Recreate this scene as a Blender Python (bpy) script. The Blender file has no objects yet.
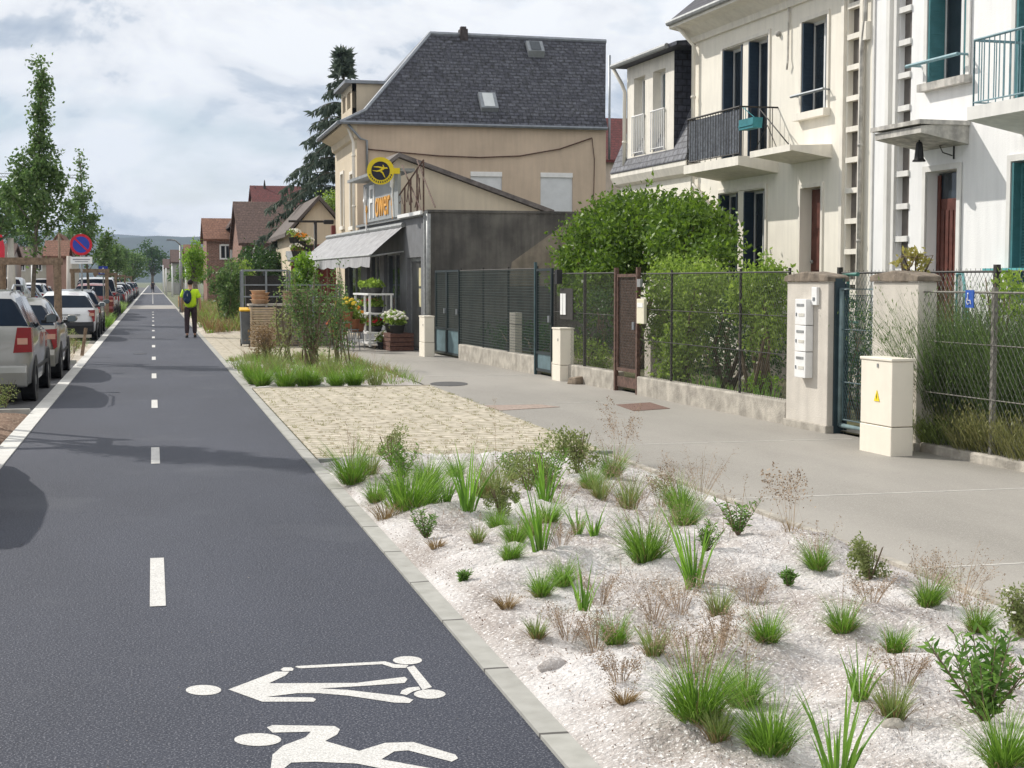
import bpy, bmesh, math, random
import numpy as np
from mathutils import Vector, Matrix
R = math.radians
PI = math.pi
sc = bpy.context.scene
C = sc.collection

# ---------------------------------------------------------------- camera, sky, sun
FPX = 1500.0; CAMH = 1.75
pitch = math.atan(103/FPX); yaw = math.atan(359.5/math.hypot(FPX, 103))
cd = bpy.data.cameras.new('camera'); cam = bpy.data.objects.new('camera', cd); C.objects.link(cam)
cd.sensor_width = 36; cd.lens = FPX/1024*36; cd.clip_start = 0.1; cd.clip_end = 9000
cam.location = (0, 0, CAMH); cam.rotation_euler = (PI/2-pitch, 0, -yaw)
sc.camera = cam

SUN = Vector((-.83, .88, .98)).normalized()          # towards the sun
w = bpy.data.worlds.new('World'); sc.world = w; w.use_nodes = True
nt = w.node_tree; nt.nodes.clear()
def wn(t, **k):
    n = nt.nodes.new(t)
    for a, b in k.items(): setattr(n, a, b)
    return n
L_ = nt.links.new
sky = wn('ShaderNodeTexSky', sky_type='NISHITA', sun_disc=False)
sky.sun_elevation = math.asin(SUN.z); sky.sun_rotation = math.atan2(SUN.x, SUN.y)
sky.air_density = 1.0; sky.dust_density = 1.0; sky.ozone_density = 1.2
tc = wn('ShaderNodeTexCoord')
mp = wn('ShaderNodeMapping'); mp.inputs['Scale'].default_value = (1, 1, 1.55); mp.inputs['Location'].default_value = (3.1, .7, .35)
L_(tc.outputs['Generated'], mp.inputs['Vector'])
n1 = wn('ShaderNodeTexNoise'); n1.inputs['Scale'].default_value = 5.5; n1.inputs['Detail'].default_value = 9; n1.inputs['Roughness'].default_value = .62; n1.inputs['Distortion'].default_value = .5
L_(mp.outputs[0], n1.inputs['Vector'])
n2 = wn('ShaderNodeTexNoise'); n2.inputs['Scale'].default_value = 2.6; n2.inputs['Detail'].default_value = 5; n2.inputs['Roughness'].default_value = .5
L_(mp.outputs[0], n2.inputs['Vector'])
sep = wn('ShaderNodeSeparateXYZ'); L_(tc.outputs['Generated'], sep.inputs[0])
def wmath(op, a, b, clamp=False):
    m = wn('ShaderNodeMath', operation=op, use_clamp=clamp)
    for i, v in enumerate((a, b)):
        if hasattr(v, 'links') or hasattr(v, 'is_output'): L_(v, m.inputs[i])
        else: m.inputs[i].default_value = v
    return m.outputs[0]
up = wmath('MULTIPLY', sep.outputs['Z'], .9)
mx = wmath('ADD', wmath('MULTIPLY', n1.outputs['Fac'], .62), wmath('MULTIPLY', n2.outputs['Fac'], .5))
mx = wmath('ADD', mx, wmath('ADD', wmath('MINIMUM', up, .16), -.008))
mpo = wn('ShaderNodeMapping'); mpo.inputs['Location'].default_value = (-.012, .010, .028); L_(mp.outputs[0], mpo.inputs['Vector'])
n1b = wn('ShaderNodeTexNoise'); n1b.inputs['Scale'].default_value = 6.0; n1b.inputs['Detail'].default_value = 7; n1b.inputs['Roughness'].default_value = .55; n1b.inputs['Distortion'].default_value = .4
n1c = wn('ShaderNodeTexNoise'); n1c.inputs['Scale'].default_value = 6.0; n1c.inputs['Detail'].default_value = 7; n1c.inputs['Roughness'].default_value = .55; n1c.inputs['Distortion'].default_value = .4
L_(mpo.outputs[0], n1b.inputs['Vector']); L_(mp.outputs[0], n1c.inputs['Vector'])
relief = wmath('MULTIPLY', wmath('SUBTRACT', n1c.outputs['Fac'], n1b.outputs['Fac']), 1.15)      # sunlit tops, grey undersides
mx = wmath('ADD', mx, relief)
cr = wn('ShaderNodeValToRGB'); L_(mx, cr.inputs[0])
e = cr.color_ramp.elements
e[0].position = .50; e[0].color = (.46, .53, .63, 1)
e[1].position = .74; e[1].color = (1.12, 1.12, 1.12, 1)
for p_, c_ in ((.55, (.58, .64, .72, 1)), (.595, (.74, .78, .84, 1)), (.625, (.95, .96, .985, 1)), (.66, (1.02, 1.02, 1.03, 1))):
    q = cr.color_ramp.elements.new(p_); q.color = c_
# a few thin places where blue sky shows
n3 = wn('ShaderNodeTexNoise'); n3.inputs['Scale'].default_value = 5.0; n3.inputs['Detail'].default_value = 5
mp3 = wn('ShaderNodeMapping'); mp3.inputs['Scale'].default_value = (1, 1, 2.2); mp3.inputs['Location'].default_value = (8.0, 2.3, 4.4)
L_(tc.outputs['Generated'], mp3.inputs['Vector']); L_(mp3.outputs[0], n3.inputs['Vector'])
cr3 = wn('ShaderNodeValToRGB'); L_(n3.outputs['Fac'], cr3.inputs[0])
cr3.color_ramp.elements[0].position = .60; cr3.color_ramp.elements[0].color = (1, 1, 1, 1)
cr3.color_ramp.elements[1].position = .70; cr3.color_ramp.elements[1].color = (.25, .25, .25, 1)
sc10 = wn('ShaderNodeMixRGB', blend_type='MULTIPLY'); sc10.inputs[0].default_value = 1; sc10.inputs[2].default_value = (9.5, 9.5, 9.5, 1)
L_(cr.outputs[0], sc10.inputs[1])
mixs = wn('ShaderNodeMixRGB'); L_(cr3.outputs[0], mixs.inputs[0]); L_(sky.outputs[0], mixs.inputs[1]); L_(sc10.outputs[0], mixs.inputs[2])
bg = wn('ShaderNodeBackground'); bg.inputs['Strength'].default_value = .1
L_(mixs.outputs[0], bg.inputs['Color'])
wo = wn('ShaderNodeOutputWorld'); L_(bg.outputs[0], wo.inputs['Surface'])

sl = bpy.data.lights.new('sun', 'SUN'); so = bpy.data.objects.new('sun', sl); C.objects.link(so)
sl.energy = 4.3; sl.angle = R(.55); sl.color = (1.0, .95, .87)
so.rotation_euler = (-SUN).to_track_quat('-Z', 'Y').to_euler(); so.location = (-30, 30, 40)
sc.view_settings.view_transform = 'Standard'; sc.view_settings.look = 'None'
sc.view_settings.exposure = 0.06; sc.view_settings.gamma = 1.0; sc.view_settings.use_curve_mapping = False
sc.cycles.max_bounces = 6; sc.cycles.transparent_max_bounces = 6
sc.cycles.volume_bounces = 0

# ---------------------------------------------------------------- helpers
rng = np.random.default_rng(7); rnd = random.Random(7)
def ray(px, py):
    x = (px-512)/FPX; y = (384-py)/FPX
    f = math.cos(pitch)+y*math.sin(pitch); z = -math.sin(pitch)+y*math.cos(pitch)
    return Vector((x*math.cos(yaw)+f*math.sin(yaw), f*math.cos(yaw)-x*math.sin(yaw), z))
def G(px, py, z=0.):
    d = ray(px, py); t = (z-CAMH)/d.z; return Vector((d.x*t, d.y*t, z))
def D(px, py, Y):                                    # point of the view ray at path distance Y
    d = ray(px, py); t = Y/d.y; return Vector((d.x*t, Y, CAMH+d.z*t))
def mpp(Y): return Y*1.02/FPX                        # metres per pixel at distance Y

class Frame:                                         # a frontage line X = X0 - k Y; local x runs towards the camera, y into the plot
    def __init__(s, X0, k, Y0):
        n = math.hypot(1, k); s.O = Vector((X0-k*Y0, Y0, 0)); s.ex = Vector((k, -1, 0))/n; s.ey = Vector((1, k, 0))/n
        s.rz = math.atan2(s.ex.y, s.ex.x)
    def at(s, px, py, off=0.):
        d = ray(px, py); cam_ = -s.O.dot(s.ey)
        t = (-off-cam_)/d.dot(s.ey); P = d*t
        return ((P-s.O).dot(s.ex), CAMH+P.z)
    def lx(s, px, off=0., py=300): return s.at(px, py, off)[0]
    def side(s, px, py, lx):
        d = ray(px, py); t = (lx+s.O.dot(s.ex))/d.dot(s.ex); P = d*t
        return ((P-s.O).dot(s.ey), CAMH+P.z)
    def W(s, lx, ly, z=0): 
        p = s.O+s.ex*lx+s.ey*ly; return Vector((p.x, p.y, z))
FF = Frame(8.35, .052, 15.0)                          # garden fences
HF = Frame(12.94, .055, 23.09)                        # house fronts
SF = Frame(8.42, .052, 36.5)                          # shop and tan house

class MB:
    def __init__(s): s.v = []; s.f = []; s.m = []; s.cur = 0
    def add(s, vs, fs):
        b = len(s.v); s.v += [tuple(v) for v in vs]
        for f in fs: s.f.append(tuple(i+b for i in f)); s.m.append(s.cur)
        return s
    def box(s, x0, x1, y0, y1, z0, z1):
        if x0 > x1: x0, x1 = x1, x0
        if y0 > y1: y0, y1 = y1, y0
        if z0 > z1: z0, z1 = z1, z0
        return s.add([(x0,y0,z0),(x1,y0,z0),(x1,y1,z0),(x0,y1,z0),(x0,y0,z1),(x1,y0,z1),(x1,y1,z1),(x0,y1,z1)],
                     [(0,3,2,1),(4,5,6,7),(0,1,5,4),(1,2,6,5),(2,3,7,6),(3,0,4,7)])
    def prism(s, poly, axis, a, b):                   # extrude a closed 2-D polygon along an axis
        n = len(poly)
        def P(p, t): return {'x': (t, p[0], p[1]), 'y': (p[0], t, p[1]), 'z': (p[0], p[1], t)}[axis]
        return s.add([P(p, a) for p in poly]+[P(p, b) for p in poly],
                     [tuple(range(n))[::-1], tuple(range(n, 2*n))]+[(i, (i+1) % n, n+(i+1) % n, n+i) for i in range(n)])
    def tube(s, pts, r, n=6, r2=None, cap=True):
        pts = [Vector(p) for p in pts]; N = len(pts)
        if r2 is None: r2 = r
        rs = [r+(r2-r)*i/(N-1) for i in range(N)] if not isinstance(r, (list, tuple)) else r
        vs = []; 
        ref = None
        for i, p in enumerate(pts):
            d = (pts[min(i+1, N-1)]-pts[max(i-1, 0)]).normalized()
            if ref is None:
                ref = Vector((0, 0, 1)) if abs(d.z) < .9 else Vector((1, 0, 0))
            a = d.cross(ref).normalized(); b = d.cross(a).normalized(); ref = a.cross(d)
            for k in range(n):
                t = 2*PI*k/n; vs.append(p+(a*math.cos(t)+b*math.sin(t))*rs[i])
        fs = [(i*n+k, i*n+(k+1) % n, (i+1)*n+(k+1) % n, (i+1)*n+k) for i in range(N-1) for k in range(n)]
        if cap: fs += [tuple(range(n))[::-1], tuple(range((N-1)*n, N*n))]
        return s.add(vs, fs)
    def bar(s, p, q, w=.02, h=None):                   # straight square bar
        return s.tube([p, q], w*.7, 4)
    def lathe(s, prof, n=16, c=(0, 0, 0), axis='z'):   # prof: (radius, height)
        vs = []
        for r, h in prof:
            for k in range(n):
                t = 2*PI*k/n; a, b = r*math.cos(t), r*math.sin(t)
                p = {'z': (a, b, h), 'x': (h, a, b), 'y': (a, h, b)}[axis]
                vs.append((p[0]+c[0], p[1]+c[1], p[2]+c[2]))
        m = len(prof)
        fs = [(i*n+k, i*n+(k+1) % n, (i+1)*n+(k+1) % n, (i+1)*n+k) for i in range(m-1) for k in range(n)]
        fs += [tuple(range(n)), tuple(range((m-1)*n, m*n))[::-1]]
        return s.add(vs, fs)
    def ball(s, c, r, n=10, m=6, sq=(1, 1, 1), jit=0):
        prof = [(max(.02, math.sin(PI*i/m)), -math.cos(PI*i/m)) for i in range(m+1)]
        vs = []
        for a, h in prof:
            for k in range(n):
                t = 2*PI*k/n; j = 1+rnd.uniform(-jit, jit)
                vs.append((c[0]+r*a*math.cos(t)*sq[0]*j, c[1]+r*a*math.sin(t)*sq[1]*j, c[2]+r*h*sq[2]*j))
        fs = [(i*n+k, i*n+(k+1) % n, (i+1)*n+(k+1) % n, (i+1)*n+k) for i in range(m) for k in range(n)]
        return s.add(vs, fs)
    def wall(s, x0, x1, z0, z1, holes=(), y=0., t=.28):  # wall in the local xz plane with openings and their reveals
        xs = sorted({x0, x1, *[h[0] for h in holes], *[h[1] for h in holes]}); zs = sorted({z0, z1, *[h[2] for h in holes], *[h[3] for h in holes]})
        for i in range(len(xs)-1):
            for j in range(len(zs)-1):
                cx, cz = (xs[i]+xs[i+1])/2, (zs[j]+zs[j+1])/2
                if cx < x0 or cx > x1 or any(h[0] < cx < h[1] and h[2] < cz < h[3] for h in holes): continue
                a, b, c, d = xs[i], xs[i+1], zs[j], zs[j+1]
                s.add([(a, y, c), (b, y, c), (b, y, d), (a, y, d)], [(0, 1, 2, 3)])
        for a, b, c, d in holes:
            s.add([(a,y,c),(b,y,c),(b,y,d),(a,y,d),(a,y+t,c),(b,y+t,c),(b,y+t,d),(a,y+t,d)],
                  [(0,4,5,1),(1,5,6,2),(2,6,7,3),(3,7,4,0)])
        return s
    def build(s, name, mat, parent=None, smooth=False, bevel=0, auto=None):
        me = bpy.data.meshes.new(name); me.from_pydata(s.v, [], s.f); 
        for m in (mat if isinstance(mat, (list, tuple)) else [mat]): me.materials.append(m)
        if s.m and max(s.m) > 0: me.polygons.foreach_set('material_index', s.m)
        bm = bmesh.new(); bm.from_mesh(me); bmesh.ops.recalc_face_normals(bm, faces=bm.faces); bm.to_mesh(me); bm.free()
        if smooth: me.polygons.foreach_set('use_smooth', [True]*len(me.polygons))
        o = bpy.data.objects.new(name, me); C.objects.link(o)
        if parent is not None: o.parent = parent
        if bevel:
            b = o.modifiers.new('bevel', 'BEVEL'); b.width = bevel; b.segments = 2; b.limit_method = 'ANGLE'; b.angle_limit = R(40)
        return o
def npmesh(name, V, F, mat, parent=None, smooth=False, mi=None):   # fast mesh of equal-sized faces from numpy arrays
    me = bpy.data.meshes.new(name); k = F.shape[1]
    me.vertices.add(len(V)); me.vertices.foreach_set('co', V.astype(np.float32).ravel())
    me.loops.add(F.size); me.loops.foreach_set('vertex_index', F.astype(np.int32).ravel())
    me.polygons.add(len(F)); me.polygons.foreach_set('loop_start', np.arange(0, F.size, k, dtype=np.int32))
    me.update(calc_edges=True)
    for m in (mat if isinstance(mat, (list, tuple)) else [mat]): me.materials.append(m)
    if mi is not None: me.polygons.foreach_set('material_index', np.asarray(mi, dtype=np.int32))
    if smooth: me.polygons.foreach_set('use_smooth', np.ones(len(F), dtype=bool))
    o = bpy.data.objects.new(name, me); C.objects.link(o)
    if parent is not None: o.parent = parent
    return o
def tag(o, label, cat, group=None, kind=None):
    if label: o['label'] = label
    if cat: o['category'] = cat
    if group: o['group'] = group
    if kind: o['kind'] = kind
    return o
def thing(name, label, cat, loc=(0, 0, 0), rz=0., group=None):
    o = bpy.data.objects.new(name, None); C.objects.link(o); o.location = loc; o.rotation_euler = (0, 0, rz); o.empty_display_size = .3
    return tag(o, label, cat, group)
def struct(o): o['kind'] = 'structure'; return o
def inst(o, name, parent, loc=(0,0,0)):
    c = o.copy(); C.objects.link(c); c.parent = parent; c.location = loc; c.name = name; return c

# ---------------------------------------------------------------- materials
MC = {}
def mat(name, col, rough=.8, var=.12, scale=6., bump=0., bscale=None, metal=0., col2=None, island=0., detail=5., spec=.3, coat=0., streak=0.):
    if name in MC: return MC[name]
    m = bpy.data.materials.new(name); m.use_nodes = True; t = m.node_tree; b = t.nodes['Principled BSDF']
    b.inputs['Roughness'].default_value = rough; b.inputs['Metallic'].default_value = metal
    b.inputs['Specular IOR Level'].default_value = spec
    if coat: b.inputs['Coat Weight'].default_value = coat; b.inputs['Coat Roughness'].default_value = .05
    tcn = t.nodes.new('ShaderNodeTexCoord')
    n = t.nodes.new('ShaderNodeTexNoise'); n.inputs['Scale'].default_value = scale; n.inputs['Detail'].default_value = detail; n.inputs['Roughness'].default_value = .6
    t.links.new(tcn.outputs['Object'], n.inputs['Vector'])
    r = t.nodes.new('ShaderNodeValToRGB'); t.links.new(n.outputs['Fac'], r.inputs[0])
    c1 = [max(0, c*(1-var)) for c in col]; c2 = list(col2) if col2 else [min(1, c*(1+var)) for c in col]
    r.color_ramp.elements[0].position = .36; r.color_ramp.elements[0].color = (*c1, 1)
    r.color_ramp.elements[1].position = .66; r.color_ramp.elements[1].color = (*c2, 1)
    out = r.outputs[0]
    if streak:                                         # rain streaks and grime with a shape of their own
        mpn = t.nodes.new('ShaderNodeMapping'); mpn.inputs['Scale'].default_value = (5, 5, .5); t.links.new(tcn.outputs['Object'], mpn.inputs[0])
        n5 = t.nodes.new('ShaderNodeTexNoise'); n5.inputs['Scale'].default_value = 1.6; n5.inputs['Detail'].default_value = 6; t.links.new(mpn.outputs[0], n5.inputs['Vector'])
        r5 = t.nodes.new('ShaderNodeValToRGB'); t.links.new(n5.outputs['Fac'], r5.inputs[0])
        r5.color_ramp.elements[0].position = .35; r5.color_ramp.elements[0].color = (1-streak, 1-streak, 1-streak*.95, 1)
        r5.color_ramp.elements[1].position = .6; r5.color_ramp.elements[1].color = (1, 1, 1, 1)
        mm = t.nodes.new('ShaderNodeMixRGB'); mm.blend_type = 'MULTIPLY'; mm.inputs[0].default_value = 1
        t.links.new(out, mm.inputs[1]); t.links.new(r5.outputs[0], mm.inputs[2]); out = mm.outputs[0]
    if island:
        gi = t.nodes.new('ShaderNodeNewGeometry'); hs = t.nodes.new('ShaderNodeHueSaturation')
        mr = t.nodes.new('ShaderNodeMapRange'); mr.inputs['To Min'].default_value = 1-island; mr.inputs['To Max'].default_value = 1+island
        t.links.new(gi.outputs['Random Per Island'], mr.inputs[0]); t.links.new(mr.outputs[0], hs.inputs['Value'])
        t.links.new(out, hs.inputs['Color']); out = hs.outputs[0]
    t.links.new(out, b.inputs['Base Color'])
    if bump:
        bn = t.nodes.new('ShaderNodeTexNoise'); bn.inputs['Scale'].default_value = bscale or scale*4; bn.inputs['Detail'].default_value = 6
        t.links.new(tcn.outputs['Object'], bn.inputs['Vector'])
        bp = t.nodes.new('ShaderNodeBump'); bp.inputs['Strength'].default_value = min(1, bump); bp.inputs['Distance'].default_value = .02
        t.links.new(bn.outputs['Fac'], bp.inputs['Height']); t.links.new(bp.outputs[0], b.inputs['Normal'])
    MC[name] = m; return m
def leafmat(name, c1, c2, trans=.35, rough=.5):
    if name in MC: return MC[name]
    m = bpy.data.materials.new(name); m.use_nodes = True; t = m.node_tree; t.nodes.clear()
    gi = t.nodes.new('ShaderNodeNewGeometry'); r = t.nodes.new('ShaderNodeValToRGB'); t.links.new(gi.outputs['Random Per Island'], r.inputs[0])
    r.color_ramp.elements[0].color = (*c1, 1); r.color_ramp.elements[1].color = (*c2, 1)
    b = t.nodes.new('ShaderNodeBsdfPrincipled'); b.inputs['Roughness'].default_value = rough; b.inputs['Specular IOR Level'].default_value = .25
    tr = t.nodes.new('ShaderNodeBsdfTranslucent'); mx = t.nodes.new('ShaderNodeMixShader'); mx.inputs[0].default_value = trans
    hs = t.nodes.new('ShaderNodeHueSaturation'); hs.inputs['Value'].default_value = 1.3; hs.inputs['Saturation'].default_value = 1.1
    t.links.new(r.outputs[0], b.inputs['Base Color']); t.links.new(r.outputs[0], hs.inputs['Color']); t.links.new(hs.outputs[0], tr.inputs['Color'])
    t.links.new(b.outputs[0], mx.inputs[1]); t.links.new(tr.outputs[0], mx.inputs[2])
    o = t.nodes.new('ShaderNodeOutputMaterial'); t.links.new(mx.outputs[0], o.inputs['Surface'])
    MC[name] = m; return m
def brickmat(name, c1, c2, mortar, bw, bh, ms, rough=.85, bump=.4, axes='xy', offset=.5, rot=0., noise=.25, bias=0.):
    if name in MC: return MC[name]
    m = bpy.data.materials.new(name); m.use_nodes = True; t = m.node_tree; b = t.nodes['Principled BSDF']
    b.inputs['Roughness'].default_value = rough; b.inputs['Specular IOR Level'].default_value = .25
    tcn = t.nodes.new('ShaderNodeTexCoord'); sp = t.nodes.new('ShaderNodeSeparateXYZ'); cb = t.nodes.new('ShaderNodeCombineXYZ')
    t.links.new(tcn.outputs['Object'], sp.inputs[0])
    t.links.new(sp.outputs[axes[0].upper()], cb.inputs[0]); t.links.new(sp.outputs[axes[1].upper()], cb.inputs[1])
    # waver of the courses
    wv = t.nodes.new('ShaderNodeTexNoise'); wv.inputs['Scale'].default_value = 2.5; wv.inputs['Detail'].default_value = 3; t.links.new(cb.outputs[0], wv.inputs['Vector'])
    vm = t.nodes.new('ShaderNodeVectorMath'); vm.operation = 'MULTIPLY_ADD'; vm.inputs[1].default_value = (min(bh, .3)*.25,)*3
    t.links.new(wv.outputs['Color'], vm.inputs[0]); t.links.new(cb.outputs[0], vm.inputs[2])
    bt = t.nodes.new('ShaderNodeTexBrick'); t.links.new(vm.outputs[0], bt.inputs['Vector'])
    bt.offset = offset
    for k, v in (('Color1', (*c1, 1)), ('Color2', (*c2, 1)), ('Mortar', (*mortar, 1)), ('Scale', 1.), ('Mortar Size', ms), ('Mortar Smooth', .15), ('Bias', bias), ('Brick Width', bw), ('Row Height', bh)): bt.inputs[k].default_value = v
    n = t.nodes.new('ShaderNodeTexNoise'); n.inputs['Scale'].default_value = 9; n.inputs['Detail'].default_value = 6; t.links.new(tcn.outputs['Object'], n.inputs['Vector'])
    r = t.nodes.new('ShaderNodeValToRGB'); t.links.new(n.outputs['Fac'], r.inputs[0])
    r.color_ramp.elements[0].position = .3; r.color_ramp.elements[0].color = (1-noise*1.6, 1-noise*1.6, 1-noise*1.7, 1); r.color_ramp.elements[1].position = .65; r.color_ramp.elements[1].color = (1, 1, 1, 1)
    mm = t.nodes.new('ShaderNodeMixRGB'); mm.blend_type = 'MULTIPLY'; mm.inputs[0].default_value = 1
    t.links.new(bt.outputs['Color'], mm.inputs[1]); t.links.new(r.outputs[0], mm.inputs[2]); t.links.new(mm.outputs[0], b.inputs['Base Color'])
    bp = t.nodes.new('ShaderNodeBump'); bp.inputs['Strength'].default_value = bump; bp.inputs['Distance'].default_value = .01; bp.invert = True
    t.links.new(bt.outputs['Fac'], bp.inputs['Height']); t.links.new(bp.outputs[0], b.inputs['Normal'])
    MC[name] = m; return m
def glassmat(name, col=(.03, .04, .05), rough=.06):
    if name in MC: return MC[name]
    m = mat(name, col, rough=rough, var=.2, scale=2, spec=.55); return m

M_ = dict(
 metal_grey=mat('grey metal', (.25, .27, .29), .45, .1, 8, metal=.6),
 galv=mat('galvanised metal', (.30, .31, .31), .55, .2, 12, metal=.4),
 black=mat('black plastic', (.02, .02, .022), .5, .2, 8),
 rubber=mat('tyre rubber', (.018, .018, .02), .85, .2, 20),
 white_paint=mat('white road paint', (.50, .49, .47), .8, .15, 120, bump=.3, bscale=180, col2=(.74, .73, .70), detail=8, streak=.08),
 white=mat('white enamel', (.78, .78, .77), .45, .05, 5),
 whiteplastic=mat('cream plastic', (.80, .745, .64), .5, .03, 4, streak=.03),
 teal=mat('teal paint', (.035, .20, .23), .5, .18, 6),
 tealgrey=mat('grey teal gate paint', (.055, .095, .105), .45, .2, 8),
 rust=mat('rusty brown iron', (.11, .065, .05), .75, .4, 18),
 darkiron=mat('dark fence iron', (.035, .032, .03), .6, .3, 20),
 wire=mat('galvanised wire', (.16, .16, .15), .6, .3, 30, metal=.3),
 darkwire=mat('green coated wire', (.035, .055, .055), .6, .2, 30),
 wood=mat('weathered timber', (.245, .175, .12), .85, .3, 14, bump=.4, bscale=60),
 concrete=mat('weathered concrete', (.40, .37, .32), .9, .28, 4, bump=.6, bscale=45, streak=.08),
 pillar=mat('rendered pillar', (.58, .54, .48), .9, .08, 2.5, bump=.3, bscale=60, streak=.07),
 cap=mat('dark stone coping', (.20, .165, .13), .9, .35, 9, bump=.5, bscale=50),
 cream=mat('cream render', (.83, .79, .70), .88, .03, 1.6, bump=.18, bscale=70, streak=.07),
 whitewall=mat('white render', (.84, .84, .835), .88, .02, 1.4, bump=.22, bscale=60, streak=.07),
 whitetrim=mat('white trim', (.74, .73, .70), .8, .05, 4, streak=.1),
 creamtrim=mat('cream trim', (.80, .76, .68), .8, .05, 4, streak=.1),
 oldtrim=mat('stained white canopy', (.52, .50, .46), .85, .3, 5, streak=.3),
 navy=mat('navy shutter', (.028, .048, .075), .5, .15, 5),
 tealshut=mat('teal louvred shutter', (.07, .20, .22), .5, .12, 5),
 doorred=mat('brown wooden door', (.115, .04, .03), .5, .25, 7),
 pale=mat('pale cream panel', (.68, .64, .50), .7, .05, 3),
 soil=mat('garden soil', (.10, .085, .05), 1., .4, 6, bump=.6),
)
M_['glass'] = glassmat('window glass'); M_['paneglass'] = glassmat('pane glass', (.12, .15, .17), .08)
M_['carglass'] = glassmat('tinted car glass', (.010, .018, .032), .05); M_['carglass'].node_tree.nodes['Principled BSDF'].inputs['IOR'].default_value = 1.18
M_['stem'] = mat('woody stem', (.16, .12, .08), .9, .25, 20)
M_['bark'] = mat('tree bark', (.17, .145, .115), .95, .35, 15, bump=.6, bscale=40)
GR = leafmat('fine grass blades', (.075, .165, .025), (.25, .40, .075), .38)
GR2 = leafmat('yellow green grass blades', (.13, .18, .05), (.29, .36, .13), .35)
GRB = leafmat('brown dry blades', (.17, .11, .05), (.36, .27, .14), .2, .8)
IR = leafmat('broad iris blades', (.09, .20, .03), (.22, .38, .07), .4)
FORB = leafmat('forb leaves', (.07, .16, .03), (.19, .32, .08), .38)
OLIVE = leafmat('olive shrub leaves', (.13, .17, .05), (.30, .34, .14), .35)
LAUREL = leafmat('laurel leaves', (.05, .10, .02), (.20, .31, .05), .32, .45)
HEDGE = leafmat('hedge leaves', (.13, .21, .04), (.32, .43, .10), .4, .5)
DEEP = leafmat('deep green leaves', (.03, .07, .022), (.09, .16, .05), .3)
YOUNG = leafmat('young street tree leaves', (.06, .115, .04), (.17, .25, .09), .4)
SPRUCE = leafmat('spruce needles', (.055, .08, .062), (.13, .165, .125), .2, .8)
LIME = leafmat('lime green leaves', (.13, .24, .03), (.27, .42, .07), .4)
LAV = leafmat('rosemary shoots', (.06, .11, .035), (.18, .26, .09), .25)
SEED = mat('dry seed stalk', (.34, .25, .17), .9, .3, 20, island=.4)
# ---------------------------------------------------------------- vegetation builders
def leaves(P, size, aspect=.5, up=.3, seed=0, droop=0., dirs=None):
    """diamond leaves folded on the midrib at points P"""
    g = np.random.default_rng(seed); n = len(P)
    d = g.normal(size=(n, 3)) if dirs is None else dirs+g.normal(size=(n, 3))*.45
    d[:, 2] += up; d[:, 2] -= droop
    d /= np.linalg.norm(d, axis=1)[:, None]
    q = g.normal(size=(n, 3)); q[:, 2] *= .35
    s = np.cross(d, q); s /= (np.linalg.norm(s, axis=1)[:, None]+1e-9); nn = np.cross(s, d)
    L = size*g.uniform(.65, 1.35, size=(n, 1)); W = L*aspect*.5
    a = P; b = P+d*L*.45+s*W+nn*W*.35; c = P+d*L; e = P+d*L*.45-s*W+nn*W*.35
    V = np.stack([a, b, c, e], 1).reshape(-1, 3); F = np.arange(4*n).reshape(n, 4)
    return V, F
def blades(g, n, h, spread, wd, lean=.5, curve=.6, seg=4, c0=(0, 0, 0), hv=.35):
    """n tapering arched blades growing out of a base disc"""
    az = g.uniform(0, 2*PI, n); r0 = spread*np.sqrt(g.uniform(0, 1, n)); H = h*(1-hv+hv*1.3*g.uniform(0, 1, n)**1.3)
    le = lean*(.25+.75*g.uniform(0, 1, n)); cu = curve*g.uniform(.2, 1.1, n)
    base = np.stack([r0*np.cos(az), r0*np.sin(az), np.zeros(n)], 1)+np.array(c0)
    az2 = az+g.normal(0, .35, n); out = np.stack([np.cos(az2), np.sin(az2), np.zeros(n)], 1)
    side = np.stack([-np.sin(az2), np.cos(az2), np.zeros(n)], 1)
    tw = g.normal(0, .7, n); side = side*np.cos(tw)[:, None]+out*np.sin(tw)[:, None]
    ts = np.linspace(0, 1, seg+1); VV = []
    for t in ts:
        p = base+out*(H*(le*t+cu*t*t*.8))[:, None]+np.array([0, 0, 1.])*(H*(t-.42*cu*t*t*t))[:, None]
        ww = (wd*.5*(1-t**1.8)*(.55+.45*min(1, t*4))+wd*.03)
        VV += [p-side*ww, p+side*ww]
    V = np.stack(VV, 1); k = 2*(seg+1); V = V.reshape(-1, 3)
    F = []
    for s_ in range(seg): F.append(np.stack([np.arange(n)*k+2*s_, np.arange(n)*k+2*s_+1, np.arange(n)*k+2*s_+3, np.arange(n)*k+2*s_+2], 1))
    return V, np.concatenate(F)
def cat(parts):
    V = []; F = []; o = 0
    for v, f in parts: V.append(v); F.append(f+o); o += len(v)
    return np.concatenate(V), np.concatenate(F)
def seedstalks(g, n, h, lean=.45, specks=26, size=.006):
    """thin dry stalks with loose branching seed heads"""
    parts = []; V, F = blades(g, n, h, .04, .0032, lean, .25, 4, hv=.3); parts.append((V, F))
    k = 10
    tips = V.reshape(n, k, 3)
    P = []
    for i in range(n):
        a, b = tips[i, 5], tips[i, 9]; m = specks
        t = g.uniform(0, 1, m)[:, None]; q = a+(b-a)*t+g.normal(0, h*.075, (m, 3))*(1.25-t)
        P.append(q)
        sp_ = np.stack([a+(b-a)*t, q, q+np.array([.0015, 0, .001]), a+(b-a)*t+np.array([.0015, 0, 0])], 1).reshape(-1, 3)
        parts.append((sp_[:4*(m//2)], np.arange(4*(m//2)).reshape(-1, 4)))
    P = np.concatenate(P); parts.append(leaves(P, size*1.6, .6, 0, int(g.integers(1e6))))
    return cat(parts)
VG = np.random.default_rng(11)
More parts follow.
